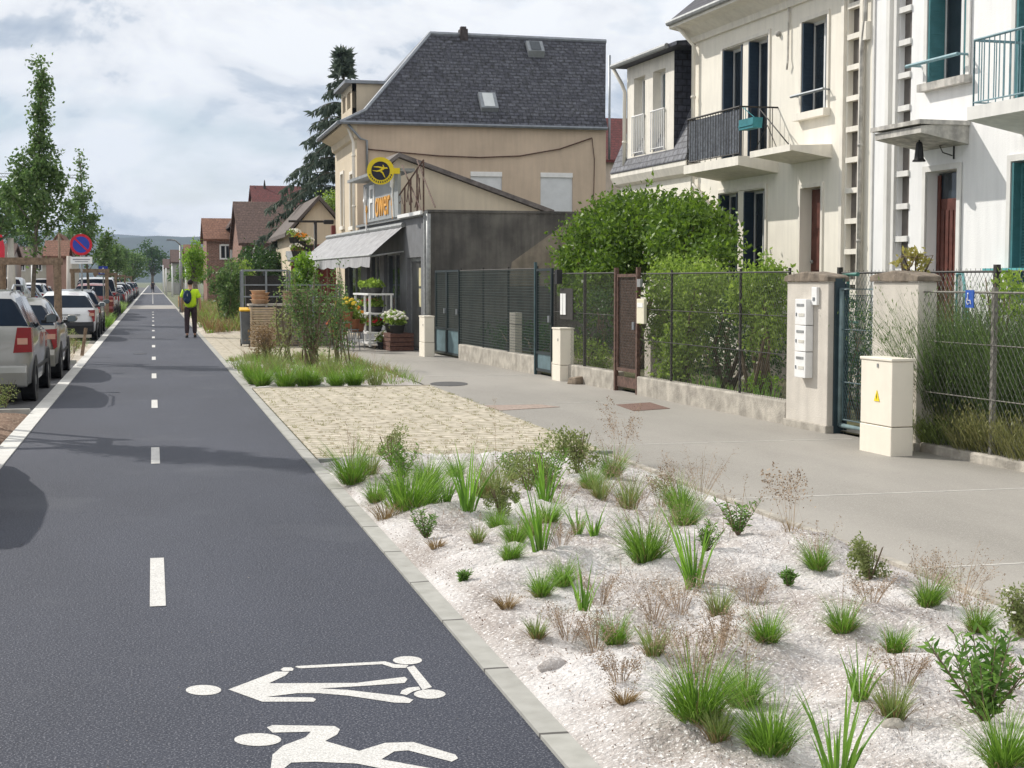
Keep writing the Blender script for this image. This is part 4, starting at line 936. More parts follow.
for i in range(2): MB().box(dr[1]-.62, dr[1]-.10, .09, .098, 1.10+.52*i, 1.56+.52*i).build('poster', mat('pale yellow poster', (.55, .50, .30), .8, .05, 4), h5)
mb = MB(); mb.box(sx-.002, sx+.10, -.06, .028, -.1, zt+.02); mb.build('corner_trim', M_['galv'], h5)
pipe(h5, [(sx+.2, .02, zt-.05), (sx+.2, .02, 2), (sx+.2, .02, .0)], .06, 'galv', cl=False)
mb = MB(); mb.box(bxk, sx-.26, -.10, W5, zt-.085, zt-.02); mb.build('flat_roof', M_['galv'], h5)
mb = MB(); mb.box(S.lx(398, .15), sx+.1, -.16, -.101, zt-.06, zt+.03); mb.build('white_fascia', M_['white'], h5)
# sign panel
pa = S.lx(363.5, .14, 200); pb = S.lx(398, .14, 200); z0s = 3.1; z1a = S.at(363, 190, .14)[1]; z1b = S.at(397, 176, .14)[1]
zA = S.at(363, 186, .14)[1]; zB = S.at(398, 172, .14)[1]
sg = MB().prism([(pa, zt-.01), (pb, zt-.01), (pb, zB), (pa, zB-.05)], 'y', -.14, -.06).build('signboard', mat('grey sign panel', (.30, .32, .33), .6, .06, 2), h5)
MB().box(pa-.35, pb+.05, -.55, .3, zB+.02, zB+.10).build('sign_canopy', M_['galv'], h5)
def text(body, parent, x, y, z, size, m, ext=.01, rot=None, name='letters', font_shear=0.):
    cu = bpy.data.curves.new(name, 'FONT'); cu.body = body; cu.size = size; cu.extrude = ext; cu.shear = font_shear
    o = bpy.data.objects.new('tmp', cu); C.objects.link(o); bpy.context.view_layer.update()
    me = bpy.data.meshes.new_from_object(o.evaluated_get(bpy.context.evaluated_depsgraph_get())); C.objects.unlink(o); bpy.data.objects.remove(o)
    me.materials.clear(); me.materials.append(m); q = bpy.data.objects.new(name, me); C.objects.link(q)
    q.location = (x, y, z); q.rotation_euler = rot or (PI/2, 0, 0); q.parent = parent; return q
orange = mat('orange lettering', (.75, .38, .08), .5, .1, 4); wl_ = mat('white lettering', (.85, .85, .84), .5, .02, 4)
Wp = pb-pa
t1 = text('Fl', sg, pa+Wp*.19, -.15, 3.52, 1.05, wl_, .02); t1.scale = (1.15, 1.3, 1)
t2 = text('ower', sg, pa+Wp*.38, -.15, 3.54, .92, orange, .02); t2.scale = (1.0, 1.2, 1)
def bud(x, z, s, m1):
    mb = MB(); mb.tube([(x+.1*s, -.16, z-.9*s), (x-.03*s, -.16, z-.3*s), (x, -.16, z)], .03*s, 5); mb.tube([(x-.16*s, -.16, z+.5*s), (x-.12*s, -.16, z+.1*s), (x, -.16, z), (x+.12*s, -.16, z+.15*s), (x+.13*s, -.16, z+.45*s)], [.02*s, .06*s, .08*s, .06*s, .02*s], 5); mb.build('flower_emblem', m1, sg)
bud(pa+Wp*.09, 4.0, .9, wl_); bud(pa+Wp*.88, 4.25, .9, wl_); bud(pa+Wp*.12, 3.72, .4, orange); bud(pa+Wp*.86, 3.75, .4, orange)
# round sign on a bracket
rs = thing('round_sign', 'round yellow and black projecting sign with a running winged figure above the grey signboard', 'sign', (0, 0, 0))
cx_ = S.at(380.5, 171, .75); cen = S.W(cx_[0], -.75, cx_[1]); rs.location = cen; rs.rotation_euler = (0, 0, -yaw*.55)
yel = mat('yellow sign enamel', (.72, .56, .02), .45, .05, 4); navyb = mat('black sign field', (.018, .018, .03), .5, .1, 4)
RR = 11.8*mpp(43)
mb = MB(); mb.lathe([(.01, -.09), (RR, -.09), (RR, .09), (.01, .09)], 36, axis='y'); mb.build('disc', yel, rs)
mb = MB(); mb.lathe([(.01, -.098), (RR*.68, -.098), (RR*.68, -.0905), (.01, -.0905)], 30, axis='y'); mb.build('field', navyb, rs)
mb = MB()
def lim(pts, r): mb.tube([(x*RR, -.105, z*RR) for x, z in pts], [a*RR for a in r], 6)
lim([(-.50, .28), (-.15, .27), (.12, .20), (.30, .16)], [.03, .06, .075, .05])       # trailing arm and shoulders
lim([(.30, .16), (.20, .32), (.17, .44)], [.05, .045, .02])
lim([(.28, .18), (.46, .20), (.52, .15)], [.06, .06, .02])                          # head
lim([(.22, .16), (.06, .06), (-.04, -.02)], [.09, .09, .08])                        # torso
lim([(-.04, 0), (-.28, -.04), (-.58, .02)], [.08, .05, .02])                        # rear leg
lim([(-.02, -.02), (.16, -.16), (.28, -.42), (.34, -.50)], [.08, .06, .04, .02])   # front leg
mb.build('runner_emblem', yel, rs)
mb = MB()
for i in range(13): a_ = -PI/2+(i-6)*.2; mb.box(RR*.84*math.cos(a_)-.014, RR*.84*math.cos(a_)+.014, -.096, -.0905, RR*.84*math.sin(a_)-.022, RR*.84*math.sin(a_)+.022)
mb.build('rim_marks', navyb, rs); MB().box(RR*.9, RR*1.42, -.07, .07, -.2*RR, .22*RR).build('bracket', yel, rs)
# rusty trellis frame on the shop roof
tr_ = root('roof_trellis', S, 'rusty iron trellis frame standing on the shop roof beside the signboard', 'trellis')
ta = S.lx(399, .1, 200); tb = S.lx(432, .1, 200); zt0 = zt; zt1 = S.at(424, 160, .1)[1]
mb = MB(); tbx = S.lx(423.5, .1, 180)
for x_ in np.linspace(ta, tbx, 5): mb.tube([(x_, -.1, zt0), (x_, -.1, zt1-.25*(tbx-x_))], .022, 4)
mb.tube([(ta-1.2, -.1, zt1-1.0), (tbx, -.1, zt1)], .025, 4)
g_ = random.Random(5)
for i in range(9):
    x_ = ta+(tbx-ta)*i/9; mb.tube([(x_, -.1, zt0+g_.uniform(0, .5)), (x_+g_.uniform(-.35, .35), -.1, zt1-g_.uniform(.3, 1.))], .014, 4)
mb.tube([(ta+.4, -.1, zt0+1.3), (tbx-.2, -.1, zt0)], .02, 4); mb.tube([(tbx-.7, -.1, zt0+1.3), (tb+.3, -.1, zt0+.05)], .02, 4); mb.build('frame', M_['rust'], tr_)
# rear low house behind the shop (pale gable)
h6 = root('shop_rear_building', S, 'pale tan lean-to gable rising behind the shop and its dark wall', 'building')
kx = txs+2.6; q0 = S.side(398, 158, kx); q1 = S.side(546, 213, kx)
mb = MB(); mb.prism([(.5, zt-.01), (q1[0]+.2, zt-.01), (q1[0], q1[1]), (q0[0], q0[1]), (.5, q0[1]-.15)], 'x', txs+.03, kx); mb.build('gable_wall', tanl, h6)
mb = MB(); mb.prism([(.3, q0[1]-.25), (q0[0], q0[1]+.02), (q1[0]+.2, q1[1]-.05), (q1[0]+.2, q1[1]+.08), (q0[0], q0[1]+.14), (.3, q0[1]-.12)], 'x', txs+.03, kx+.18); mb.build('roof', mat('grey roof edge', (.16, .14, .13), .8, .3, 5), h6)
# awning
aw = root('shop_awning', S, 'faded grey striped awning stretched over the flower shop front', 'awning')
wb_ = S.lx(405.5, 0, 226); zt_ = S.at(405.5, 226)[1]; wa_ = S.lx(329, 0, 242); q_ = S.side(367, 254, wb_); q2_ = S.side(304, 262, wa_); yf = (q_[0]+q2_[0])/2; zf = (q_[1]+q2_[1])/2; print('awning', q_, q2_, zt_)
aw_m = mat('faded awning canvas', (.37, .37, .38), .9, .12, 3, streak=.2)
xs = np.linspace(wa_, wb_, 21); vs = []; fs = []
prof = [(-.05, zt_)]+[(yf*k_, zt_+(zf-zt_)*(k_**1.15)) for k_ in (.25, .5, .75, 1.)]+[(yf-.02, zf-.26)]
for i, x_ in enumerate(xs):
    for j, (y_, z_) in enumerate(prof): vs.append((x_, y_, z_-(.05*math.sin(i*1.4)**2 if 0 < j < 5 else 0)-(.06*abs(math.sin(i*PI/2*.66)) if j == 5 else 0)))
for i in range(20):
    for j in range(5): fs.append((i*6+j, i*6+j+1, (i+1)*6+j+1, (i+1)*6+j))
MB().add(vs, fs).build('canvas', aw_m, aw)
mb = MB(); mb.tube([(wa_, yf, zf), (wb_, yf, zf)], .03, 6); mb.tube([(wb_-.1, -.03, zf+.1), (wb_-.1, yf, zf-.03)], .025, 6); mb.tube([(wa_+.1, -.03, zf+.1), (wa_+.1, yf, zf-.03)], .025, 6); mb.tube([(wa_, -.05, zt_+.03), (wb_, -.05, zt_+.03)], .07, 8); mb.build('awning_frame', M_['galv'], aw)
# ---------------------------------------------------------------- fences, gates, pillars along the sidewalk
Fx = FF.lx
def bx_(px, off=0., py=380): return FF.lx(px, off, py)
def chain(mb, x0, x1, z0, z1, y, step=.075, r=.0028, slope=1.35):
    """diamond wire mesh"""
    H = z1-z0; L = x1-x0
    for sg_ in (1, -1):
        c = -H/slope
        while c < L+H/slope:
            xa, za, xb, zb = (c, 0, c+H/slope, H)
            if xa < 0: za = (0-xa)*slope; xa = 0
            if xb > L: zb = H-(xb-L)*slope; xb = L
            if xb > xa+.01 and zb > za:
                if sg_ > 0: mb.tube([(x0+xa, y, z0+za), (x0+xb, y, z0+zb)], r, 3, cap=False)
                else: mb.tube([(x1-xa, y+.004, z0+za), (x1-xb, y+.004, z0+zb)], r, 3, cap=False)
            c += step
def grid(mb, x0, x1, z0, z1, y, sx_, sz_, r):
    x = x0
    while x <= x1+.001: mb.tube([(x, y, z0), (x, y, z1)], r, 3, cap=False); x += sx_
    z = z0
    while z <= z1+.001: mb.tube([(x0, y-.005, z), (x1, y-.005, z)], r, 3, cap=False); z += sz_
def lowwall(name, xa, xb, h, label, t=.16):
    o = root(name, FF, label, 'low wall')
    mb = MB(); n = max(2, int((xb-xa)/1.2)); xs = np.linspace(xa, xb, n+1)
    mb.box(xa, xb, 0, t, -.1, h); mb.build('wall', M_['concrete'], o, bevel=.02)
    return o
# far dark green fence
x1_, x2_ = bx_(434, 0, 358), bx_(458, 0, 363); x3_ = bx_(534, 0, 374); x4_ = bx_(551, 0, 379)
lowwall('fence_wall', x2_+.03, x3_, .34, 'long low concrete wall under the far dark mesh fence, next to the dark shop wall')
def gate(name, xa, xb, z0, z1, label, m, zpan=.55, mesh='grid', rtop=.03, panel=True, mm=None):
    o = root(name, FF, label, 'gate')
    mb = MB(); r = .03
    mb.box(xa, xa+.05, .02, .07, z0, z1); mb.box(xb-.05, xb, .02, .07, z0, z1); mb.box(xa+.05, xb-.05, .02, .07, z1-.05, z1); mb.box(xa+.05, xb-.05, .02, .07, z0, z0+.05)
    if panel: mb.box(xa+.05, xb-.05, .02, .07, zpan, zpan+.04)
    mb.build('gate_frame', tf_ if m is tg else m, o)
    if panel: MB().box(xa+.05, xb-.05, .04, .05, z0+.05, zpan).build('panel', m, o)
    mb = MB(); (grid(mb, xa+.05, xb-.05, zpan if panel else z0+.05, z1-.05, .045, .05, .05, .0035) if mesh == 'grid' else chain(mb, xa+.05, xb-.05, z0+.05, z1-.05, .045, .065, .003))
    mb.build('mesh', mm or M_['darkwire'], o)
    MB().box(xb-.11, xb-.03, -.02, .02, 1.0, 1.12).build('lock', M_['metal_grey'], o)
    return o
tg = mat('blue grey gate panel', (.11, .17, .19), .5, .15, 6); tf_ = mat('dark green gate frame', (.02, .03, .034), .5, .15, 6)
g1m = (x1_+x2_)/2
g1 = gate('garden_gate', x1_+.04, g1m-.01, .06, 2.0, 'first leaf of the far double gate with pale blue lower panel, nearer the shop', tg, .62); gate('garden_gate', g1m+.01, x2_-.02, .06, 2.0, 'second leaf of the far double gate, joined to the dark mesh fence', tg, .62)
def mesh_fence(name, xa, xb, z0, z1, posts, label, pm, wm, kind='chain', rails=(), step=.07, pr=.022, wr=.003, top=True):
    o = root(name, FF, label, 'fence')
    for p in posts: mb = MB(); mb.box(p-pr, p+pr, .05, .05+2*pr, z0-.35 if z0 > .2 else -.1, z1+.05); mb.build('post', pm, o)
    mb = MB()
    if kind == 'chain': chain(mb, xa, xb, z0, z1, .045, step, wr)
    else: grid(mb, xa, xb, z0, z1, .045, .055, .055, wr)
    mb.build('mesh', wm, o)
    mb = MB()
    for z in rails: mb.tube([(xa, .05, z), (xb, .05, z)], .006, 4)
    if top: mb.tube([(xa, .05, z1), (xb, .05, z1)], .011, 5)
    mb.build('rail', pm, o); return o
mesh_fence('mesh_fence', x2_, x3_+.02, .36, 1.98, [x2_+.02, x2_+1.9, x2_+3.8, x3_-.02], 'dark green welded mesh fence between the far double gate and the small grey gate', M_['darkiron'], M_['darkwire'], 'grid', (.9, 1.45), wr=.0046, pr=.018)
gate('garden_gate', x3_+.04, x4_-.05, .08, 1.98, 'narrow grey-blue gate with a low metal panel, beside the cream cabinet', tg, .40)
mb = MB(); mb.box(x3_-.01, x3_+.035, .0, .05, -.1, 2.1); 
gp_ = root('gate_post', FF, 'dark green steel post hinging the narrow grey-blue gate', 'post'); mb.build('post', M_['tealgrey'], gp_)
# notice on the fence over the cabinet
def cabinet(name, pl, pr_, pc, ybot, ytop, d, wd, label, seam=.28, warn=False):
    """cream meter cabinet: pc = pixel column of its near street corner"""
    q = G(pc, ybot); lx = (q-FF.O).dot(FF.ex); ly = (q-FF.O).dot(FF.ey); h = CAMH+ray(pc, ytop).z*(q.y/ray(pc, ytop).y)
    o = thing(name, label, 'utility cabinet', (q.x, q.y, 0), FF.rz)
    MB().box(-wd, 0, 0, d, -.05, h*seam-.004).build('plinth', M_['whiteplastic'], o, bevel=.008)
    b = MB().box(-wd+.004, -.004, .004, d-.004, h*seam+.004, h-.03).build('body', M_['whiteplastic'], o, bevel=.008)
    MB().box(-wd-.006, .006, -.008, d+.006, h-.028, h).build('lid', M_['whiteplastic'], o, bevel=.006)
    if warn:
        cx, cz = -wd*.46, h*.60; w2 = .052
        MB().prism([(cx-w2, cz-.05), (cx+w2, cz-.05), (cx, cz+.06)], 'y', -.004, .003).build('warning_triangle', mat('yellow warning sticker', (.85, .65, .02), .5, .03, 3), o)
        MB().prism([(cx-.004, cz-.035), (cx+.010, cz-.005), (cx+.002, cz-.002), (cx+.006, cz+.03), (cx-.010, cz-.004), (cx-.002, cz-.008)], 'y', -.0062, -.0042).build('bolt_mark', M_['black'], o)
        MB().box(-wd*.47, -wd*.43, -.004, .004, h-.10, h-.06).build('lock', M_['galv'], o)
    else: MB().box(-wd*.3, -wd*.26, -.004, .004, h*.75, h*.8).build('lock', M_['galv'], o)
    return o, h
cabinet('meter_cabinet', 863, 907, 890.6, 457, 359, .25, .62, 'tall cream utility cabinet with a yellow warning triangle, between gate and right pillar', .30, True)
cabinet('meter_cabinet', 550, 570, 560, 381.5, 328, .26, .45, 'cream utility cabinet beside the narrow grey-blue gate, with a broken stone next to it', .30)
cabinet('meter_cabinet', 418, 434, 424.5, 357, 316, .24, .55, 'farthest cream utility cabinet, standing at the corner of the flower shop', .35)
st = thing('stone_block', 'broken brown stone block lying by the foot of the middle cream cabinet', 'stone', G(578, 384)); st.rotation_euler = (0, 0, .5)
mb = MB(); mb.add([(-.17, -.12, 0), (.19, -.13, 0), (.2, .1, 0), (-.15, .13, 0), (-.15, -.1, .12), (.14, -.11, .15), (.16, .08, .13), (-.13, .1, .11)], [(0,3,2,1), (4,5,6,7), (0,1,5,4), (1,2,6,5), (2,3,7,6), (3,0,4,7)]); mb.build('stone', mat('brown stone', (.25, .20, .15), .95, .3, 9, bump=.8), st, bevel=.02)
# inner cream panels seen through the meshes
for px, py, h, lb in ((514, 352, 1.1, 'cream cabinet standing behind the far dark mesh fence'), (653, 375, 1.0, 'cream cabinet standing in the garden behind the rusty gate post')):
    lx, _ = FF.at(px, py, -.5); o = root('garden_cabinet', FF, lb, 'cabinet'); MB().box(lx-.25, lx+.25, .45, .60, 0, h).build('casing', M_['whiteplastic'], o, bevel=.01)
# middle part: low wall, rusty gate, low wall, chain link fence
x5 = bx_(570, 0, 382); x6 = bx_(614, 0, 391); x7 = bx_(636, 0, 395); x8 = bx_(785, 0, 430)
lowwall('fence_wall', x4_+.0, x6, .30, 'short weathered low wall between middle cream cabinet and the rusty gate', .18)
lowwall('fence_wall', x7+.02, x8, .29, 'stained low wall under the rusty fence in front of the bright hedge', .18)
mesh_fence('mesh_fence', x4_, x6-.04, .30, 1.88, [x4_+.02, (x4_+x6)/2], 'chain link fence under the big laurel, left of the rusty gate', M_['darkiron'], M_['wire'], 'chain', (1.2,), .065, wr=.0016)
ng = root('notice_boards', FF, 'two small white notices on the fence above the middle cream cabinet', 'notice')
nx = bx_(561, .05, 310); 
for k, (dx, z) in enumerate(((-.14, 1.36), (.02, 1.36))): MB().box(nx+dx, nx+dx+.13, -.02, -.008, z-.2, z+.17).build('notice', M_['white'], ng)
MB().box(nx-.2, nx+.5, -.004, .01, 1.08, 1.62).build('backing', M_['darkiron'], ng); MB().box(nx-.2, nx-.08, -.1, -.0, 1.7, 1.95).build('letter_box', M_['black'], ng)
rg = gate('garden_gate', x6+.04, x7-.04, .33, 1.86, 'narrow rust-brown mesh gate between two low walls under the laurel', M_['rust'], mesh='chain', panel=False, mm=M_['wire'])
MB().box(x6+.04, x7-.04, .03, .06, .08, .24).build('bottom_board', M_['rust'], rg); MB().box(x6+.09, x7-.09, .055, .062, .38, 1.8).build('brown_screen', mat('brown mesh backing', (.085, .05, .035), .9, .3, 12), rg)
for x_ in (x6+.005, x7-.005):
    o = root('gate_post', FF, 'rusty iron post hinging the narrow brown gate' if x_ < x6+.1 else 'rusty iron post beside the letter box, right of the brown gate', 'post'); MB().box(x_-.03, x_+.03, .0, .06, -.1, 1.96).build('post', M_['rust'], o)
lb = root('letter_box', FF, 'pale green letter box on the rusty post right of the brown gate', 'letter box')
MB().box(x7+.05, x7+.36, -.02, .03, 1.10, 1.48).build('body', M_['pale'], lb, bevel=.01); MB().box(x7+.09, x7+.32, -.026, -.021, 1.35, 1.42).build('label', M_['white'], lb); MB().box(x7+.06, x7+.2, -.02, .02, 1.66, 1.78).build('number_plate', M_['galv'], lb)
pp = [bx_(672, 0, 400), bx_(735, 0, 415)]
mf = mesh_fence('mesh_fence', x7, x8, .27, 1.86, [x7+1.25, pp[1], x8-.05], 'rusty chain link fence on the stained low wall in front of the bright hedge', M_['darkiron'], M_['wire'], 'chain', (.85, 1.32), .065, .014, .0016)
# pillars
def pillar(pl, pr_, yb, ytop, depth, label, name='gate_pillar'):
    q = G(pl, yb[0]); lx0 = FF.lx(pl, 0, yb[0]-4); lx1 = FF.lx(pr_, 0, yb[1]-4)
    o = root(name, FF, label, 'pillar'); h = 1.83
    MB().box(lx0, lx1, -.02, depth, -.1, h-.09).build('shaft', M_['pillar'], o, bevel=.01)
    mb = MB(); mb.prism([(lx0-.03, h-.088), (lx1+.03, h-.088), (lx1+.03, h-.03), (lx1-.05, h-.01), ((lx0+lx1)/2, h+.03), (lx0+.05, h-.01), (lx0-.03, h-.03)], 'y', -.05, depth+.03); mb.build('coping', M_['cap'], o, bevel=.012)
    MB().box(lx0-.03, lx1+.03, -.05, depth+.03, -.1, .09).build('base', M_['concrete'], o, bevel=.01)
    return o, lx0, lx1
p1, a1, b1 = pillar(787, 828, (432, 438), 270, .20, 'rendered gate pillar carrying three white letter boxes and an intercom, left of the teal gate')
p2, a2, b2 = pillar(872, 917, (452, 462), 270, .20, 'plain rendered gate pillar with dark coping, behind the cream cabinet')
# three letter boxes + intercom
zl = [FF.at(797, 298, .1)[1]]
l0 = FF.lx(795.5, .11, 330); l1 = FF.lx(806.5, .11, 330); zt_ = FF.at(800, 299, .1)[1]; zb2 = FF.at(800, 378, .1)[1]; hh_ = (zt_-zb2)/3
for i, w_ in enumerate(('top', 'middle', 'bottom')):
    o = root('letter_box', FF, f'white letter box, {w_} one of the three on the pillar', 'letter box', 'letter boxes on the pillar')
    z1_ = zt_-hh_*i; z0_ = z1_-hh_+.008
    MB().box(l0, l1, -.12, -.022, z0_, z1_).build('body', M_['white'], o, bevel=.006)
    MB().box(l0+.05, l1-.05, -.126, -.1205, z1_-.085, z1_-.055).build('slot', M_['galv'], o); MB().box(l0+.10, l1-.04, -.125, -.1205, z0_+.10, z0_+.135).build('name_plate', mat('name plate', (.60, .58, .52), .5, .1, 60), o)
    MB().box(l0+.03, l0+.05, -.127, -.1205, z0_+.10, z0_+.14).build('lock', M_['metal_grey'], o)
ic = root('intercom', FF, 'small white intercom at the upper right of the letter-box pillar', 'intercom'); i0 = FF.lx(812, .05, 300); zi_ = FF.at(813, 287, .05)[1]
MB().box(i0, i0+.13, -.06, -.021, zi_-.21, zi_).build('body', M_['white'], ic, bevel=.006); MB().box(i0+.04, i0+.09, -.066, -.0605, zi_-.16, zi_-.12).build('button', M_['metal_grey'], ic)
# teal gate between the pillars
ga = b1+.05; gb = a2-.02
tgt = root('garden_gate', FF, 'blue-grey tubular mesh gate between the two rendered pillars', 'gate')
mb = MB(); z0_, z1_ = .10, 1.66
mb.tube([(ga, .12, z0_), (ga, .12, z1_), (gb-.02, .12, z1_), (gb-.02, .12, z0_), (ga, .12, z0_)], .028, 8); mb.build('gate_frame', mat('blue grey tube', (.17, .24, .25), .45, .2, 8), tgt, True)
mb = MB(); mb.tube([(ga+.07, .12, z0_+.07), (ga+.07, .12, z1_-.07), (gb-.07, .12, z1_-.07), (gb-.07, .12, z0_+.07), (ga+.07, .12, z0_+.07)], .012, 6)
chain(mb, ga+.07, gb-.07, z0_+.07, z1_-.07, .115, .052, .0030, 1.7); mb.tube([(ga, .12, .6), (gb, .12, .6)], .008, 5); mb.tube([(ga, .12, 1.2), (gb, .12, 1.2)], .008, 5); mb.build('mesh', M_['tealgrey'], tgt)
for x_ in (b1+.005,):
    o = root('gate_post', FF, 'dark teal steel gate post set against the letter-box pillar', 'post'); mb = MB(); mb.box(x_, x_+.035, .05, .17, -.05, 1.78); mb.box(x_-.0, x_+.03, .18, .22, -.05, 1.72); mb.build('post', mat('dark teal steel', (.028, .05, .062), .45, .2, 8), o)
# right fence on a low kerb
x9 = b2; xe = FF.lx(1024, 0, 480)+2.2
lowwall('fence_wall', x9+.04, xe, .10, 'low rounded kerb wall under the right-hand chain link fence', .2)
rf = mesh_fence('mesh_fence', x9, xe, .10, 1.64, [FF.lx(985, 0, 450), FF.lx(985, 0, 450)+1.9], 'grey chain link fence on a low kerb, right of the plain pillar', mat('lichened post', (.19, .18, .16), .9, .3, 30), M_['wire'], 'chain', (.62, 1.14), .078, .022, .0024)
ds = root('parking_plate', FF, 'small blue wheelchair plate wired to the right-hand chain link fence', 'sign'); d0_, dz = FF.at(965.5, 290, .0); d1_ = FF.lx(973.5, 0, 290)
MB().box(d0_, d1_, -.0, .012, dz-.17, dz).build('plate', mat('blue sign enamel', (.03, .10, .42), .4, .04, 4), ds)
mb = MB(); cx = (d0_+d1_)/2; mb.ball((cx-.02, -.004, dz-.035), .011, 8, 4, (1, .3, 1)); mb.tube([(cx-.02, -.005, dz-.05), (cx-.018, -.005, dz-.10), (cx+.02, -.005, dz-.10), (cx+.032, -.005, dz-.135)], .006, 4)
mb.tube([(cx-.03, -.005, dz-.075), (cx-.042, -.005, dz-.11), (cx-.02, -.005, dz-.14), (cx+.008, -.005, dz-.125)], .005, 4); mb.build('wheelchair_symbol', M_['white'], ds)
# inner dividing fence with teal gate
iv = 1.9
def lin(px, py=272): return FF.at(px, py, -iv)
o = root('divider_fence', FF, 'dark dividing mesh fence inside the gardens behind the pillars', 'fence'); i0 = lin(838)[0]; i1 = lin(1024)[0]+1.5; zt3 = lin(900, 272.5)[1]
mb = MB(); chain(mb, i0, i1, .1, zt3, iv, .085, .0028); mb.build('mesh', M_['galv'], o)
mb = MB(); mb.tube([(i0, iv, zt3), (i1, iv, zt3)], .014, 5); 
for x_ in np.arange(i0, i1, .10): mb.tube([(x_, iv, zt3), (x_, iv, zt3+.04)], .003, 3)
mb.build('rail', M_['darkiron'], o)
for px in (840, 905, 997): x_ = lin(px)[0]; MB().box(x_-.03, x_+.03, iv-.03, iv+.03, 0, zt3+.08).build('post', M_['darkiron'], o)
o = root('inner_gate', FF, 'green metal gate frame seen behind the blue-grey mesh gate', 'gate'); x_ = lin(863)[0]
tealg = mat('green gate paint', (.04, .16, .13), .5, .2, 8)
mb = MB(); mb.tube([(x_-.16, iv-.2, .1), (x_-.16, iv-.2, zt3-.02), (x_+.22, iv-.2, zt3-.02)], .03, 6); mb.tube([(x_-.04, iv-.2, .1), (x_-.04, iv-.2, zt3-.02)], .025, 6); mb.tube([(x_-.16, iv-.2, 1.2), (x_+.22, iv-.2, 1.2)], .02, 6); mb.build('frame', tealg, o)

# ---------------------------------------------------------------- garden plants
def fw_(px, py, ly): a = FF.at(px, py, -ly); p = FF.W(a[0], ly, a[1]); return p
def blob(px, py, ly, rx, rz, ry=None): p = fw_(px, py, ly); return (p.x, p.y, p.z, ry or rx, rx, rz)
B = [blob(648, 234, 2.6, 1.25, .80, 1.0), blob(600, 250, 2.0, .90, .82, .8), blob(692, 240, 2.4, .75, .60, .8), blob(578, 272, 1.6, .50, .55, .5), blob(590, 296, 1.4, .42, .45, .4), blob(625, 222, 2.6, .8, .55, .7), blob(682, 226, 2.6, .7, .52, .7), blob(712, 258, 2.2, .40, .34, .5), blob(612, 275, 1.8, .7, .5, .6)]
bb = fw_(640, 300, 2.4); bush('laurel_bush', 'big rounded bright green laurel overhanging the fence in front of the cream house', 'shrub', B, 30000, .098, LAUREL, (bb.x, bb.y, 0), .12, .07, seed=4, stems=12, shell=.62)
B = [blob(672, 285, .42, .50, .38, .28), blob(696, 298, .48, .48, .5, .3), blob(664, 325, .42, .38, .5, .28), blob(684, 345, .42, .36, .4, .28), blob(672, 368, .40, .36, .25, .26), blob(712, 282, .5, .35, .25, .25)]
bb = fw_(685, 400, .6); bush('hedge_shrub', 'light green leafy hedge pressed against the rusty fence, nearer the brown gate', 'shrub', B, 11500, .066, HEDGE, (bb.x, bb.y, 0), .09, .03, seed=6, stems=14, shell=.5)
B = [blob(765, 283, .42, .34, .30, .28), blob(752, 298, .45, .32, .34, .28), blob(774, 312, .42, .22, .4, .25), blob(762, 336, .5, .22, .25, .25)]
bb = fw_(762, 420, .6); bush('hedge_shrub', 'light green upright shrub behind the rusty fence, next to the letter-box pillar', 'shrub', B, 5500, .062, HEDGE, (bb.x, bb.y, 0), .08, .03, seed=7, stems=10, shell=.5)
B = [blob(735, 330, 1.5, .9, .8, .5), blob(690, 330, 1.6, .9, .8, .5), blob(770, 340, 1.4, .6, .7, .4)]
bb = fw_(730, 400, 1.5); bush('dark_shrub', 'dark shady shrub mass filling the garden behind the bright hedge', 'shrub', B, 5200, .075, DEEP, (bb.x, bb.y, 0), .14, .04, seed=8, stems=9)
B = [blob(762, 385, .55, .26, .16, .22)]
bb = fw_(762, 420, .5); bush('low_shrub', 'low yellow-green plant at the foot of the fence beside the letter-box pillar', 'shrub', B, 700, .05, LIME, (bb.x, bb.y, .03), .05, .01, seed=9, stems=5)
B = [blob(594, 356, .45, .5, .26, .3), blob(582, 345, .45, .3, .25, .25)]
bb = fw_(594, 372, .5); bush('low_shrub', 'low yellow-green shrub showing behind the wall near the middle cream cabinet', 'shrub', B, 1200, .055, HEDGE, (bb.x, bb.y, .03), .07, .01, seed=10, stems=5)
B = [blob(600, 325, .8, .5, .6, .4)]
bb = fw_(600, 372, .8); bush('dark_shrub', 'grey-green shrub behind the chain link under the laurel', 'shrub', B, 1500, .06, DEEP, (bb.x, bb.y, .03), .1, .02, seed=12, stems=7)
B = [blob(532, 338, 1.0, .7, .38, .5), blob(500, 335, 1.2, .4, .3, .4)]
bb = fw_(530, 350, 1.); bush('dark_shrub', 'round grey-green shrub behind the far dark mesh fence', 'shrub', B, 1500, .07, DEEP, (bb.x, bb.y, .03), .1, .02, seed=13, stems=6)
B = [blob(853, 340, 1.0, .34, .5, .35), blob(850, 375, .9, .35, .4, .3), blob(845, 310, 1.1, .2, .3, .2)]
bb = fw_(850, 400, 1.); bush('dark_shrub', 'dark shrub seen through the blue-grey mesh gate', 'shrub', B, 2000, .045, DEEP, (bb.x, bb.y, .03), .09, .02, seed=14, stems=7)
# iris-like blades and weeds behind the rusty fence
g = np.random.default_rng(21); parts = []
for i in range(26):
    p = fw_(g.uniform(672, 780), 412, g.uniform(.2, .45)); parts.append(blades(g, 9, g.uniform(.25, .5), .05, .02, .25, .25, 3, c0=(p.x, p.y, .03)))
V, F = cat(parts); tag(npmesh('garden_weeds', V, F, IR), 'tangled irises and weeds at the foot of the bright hedge behind the rusty fence', 'weeds', kind='stuff')
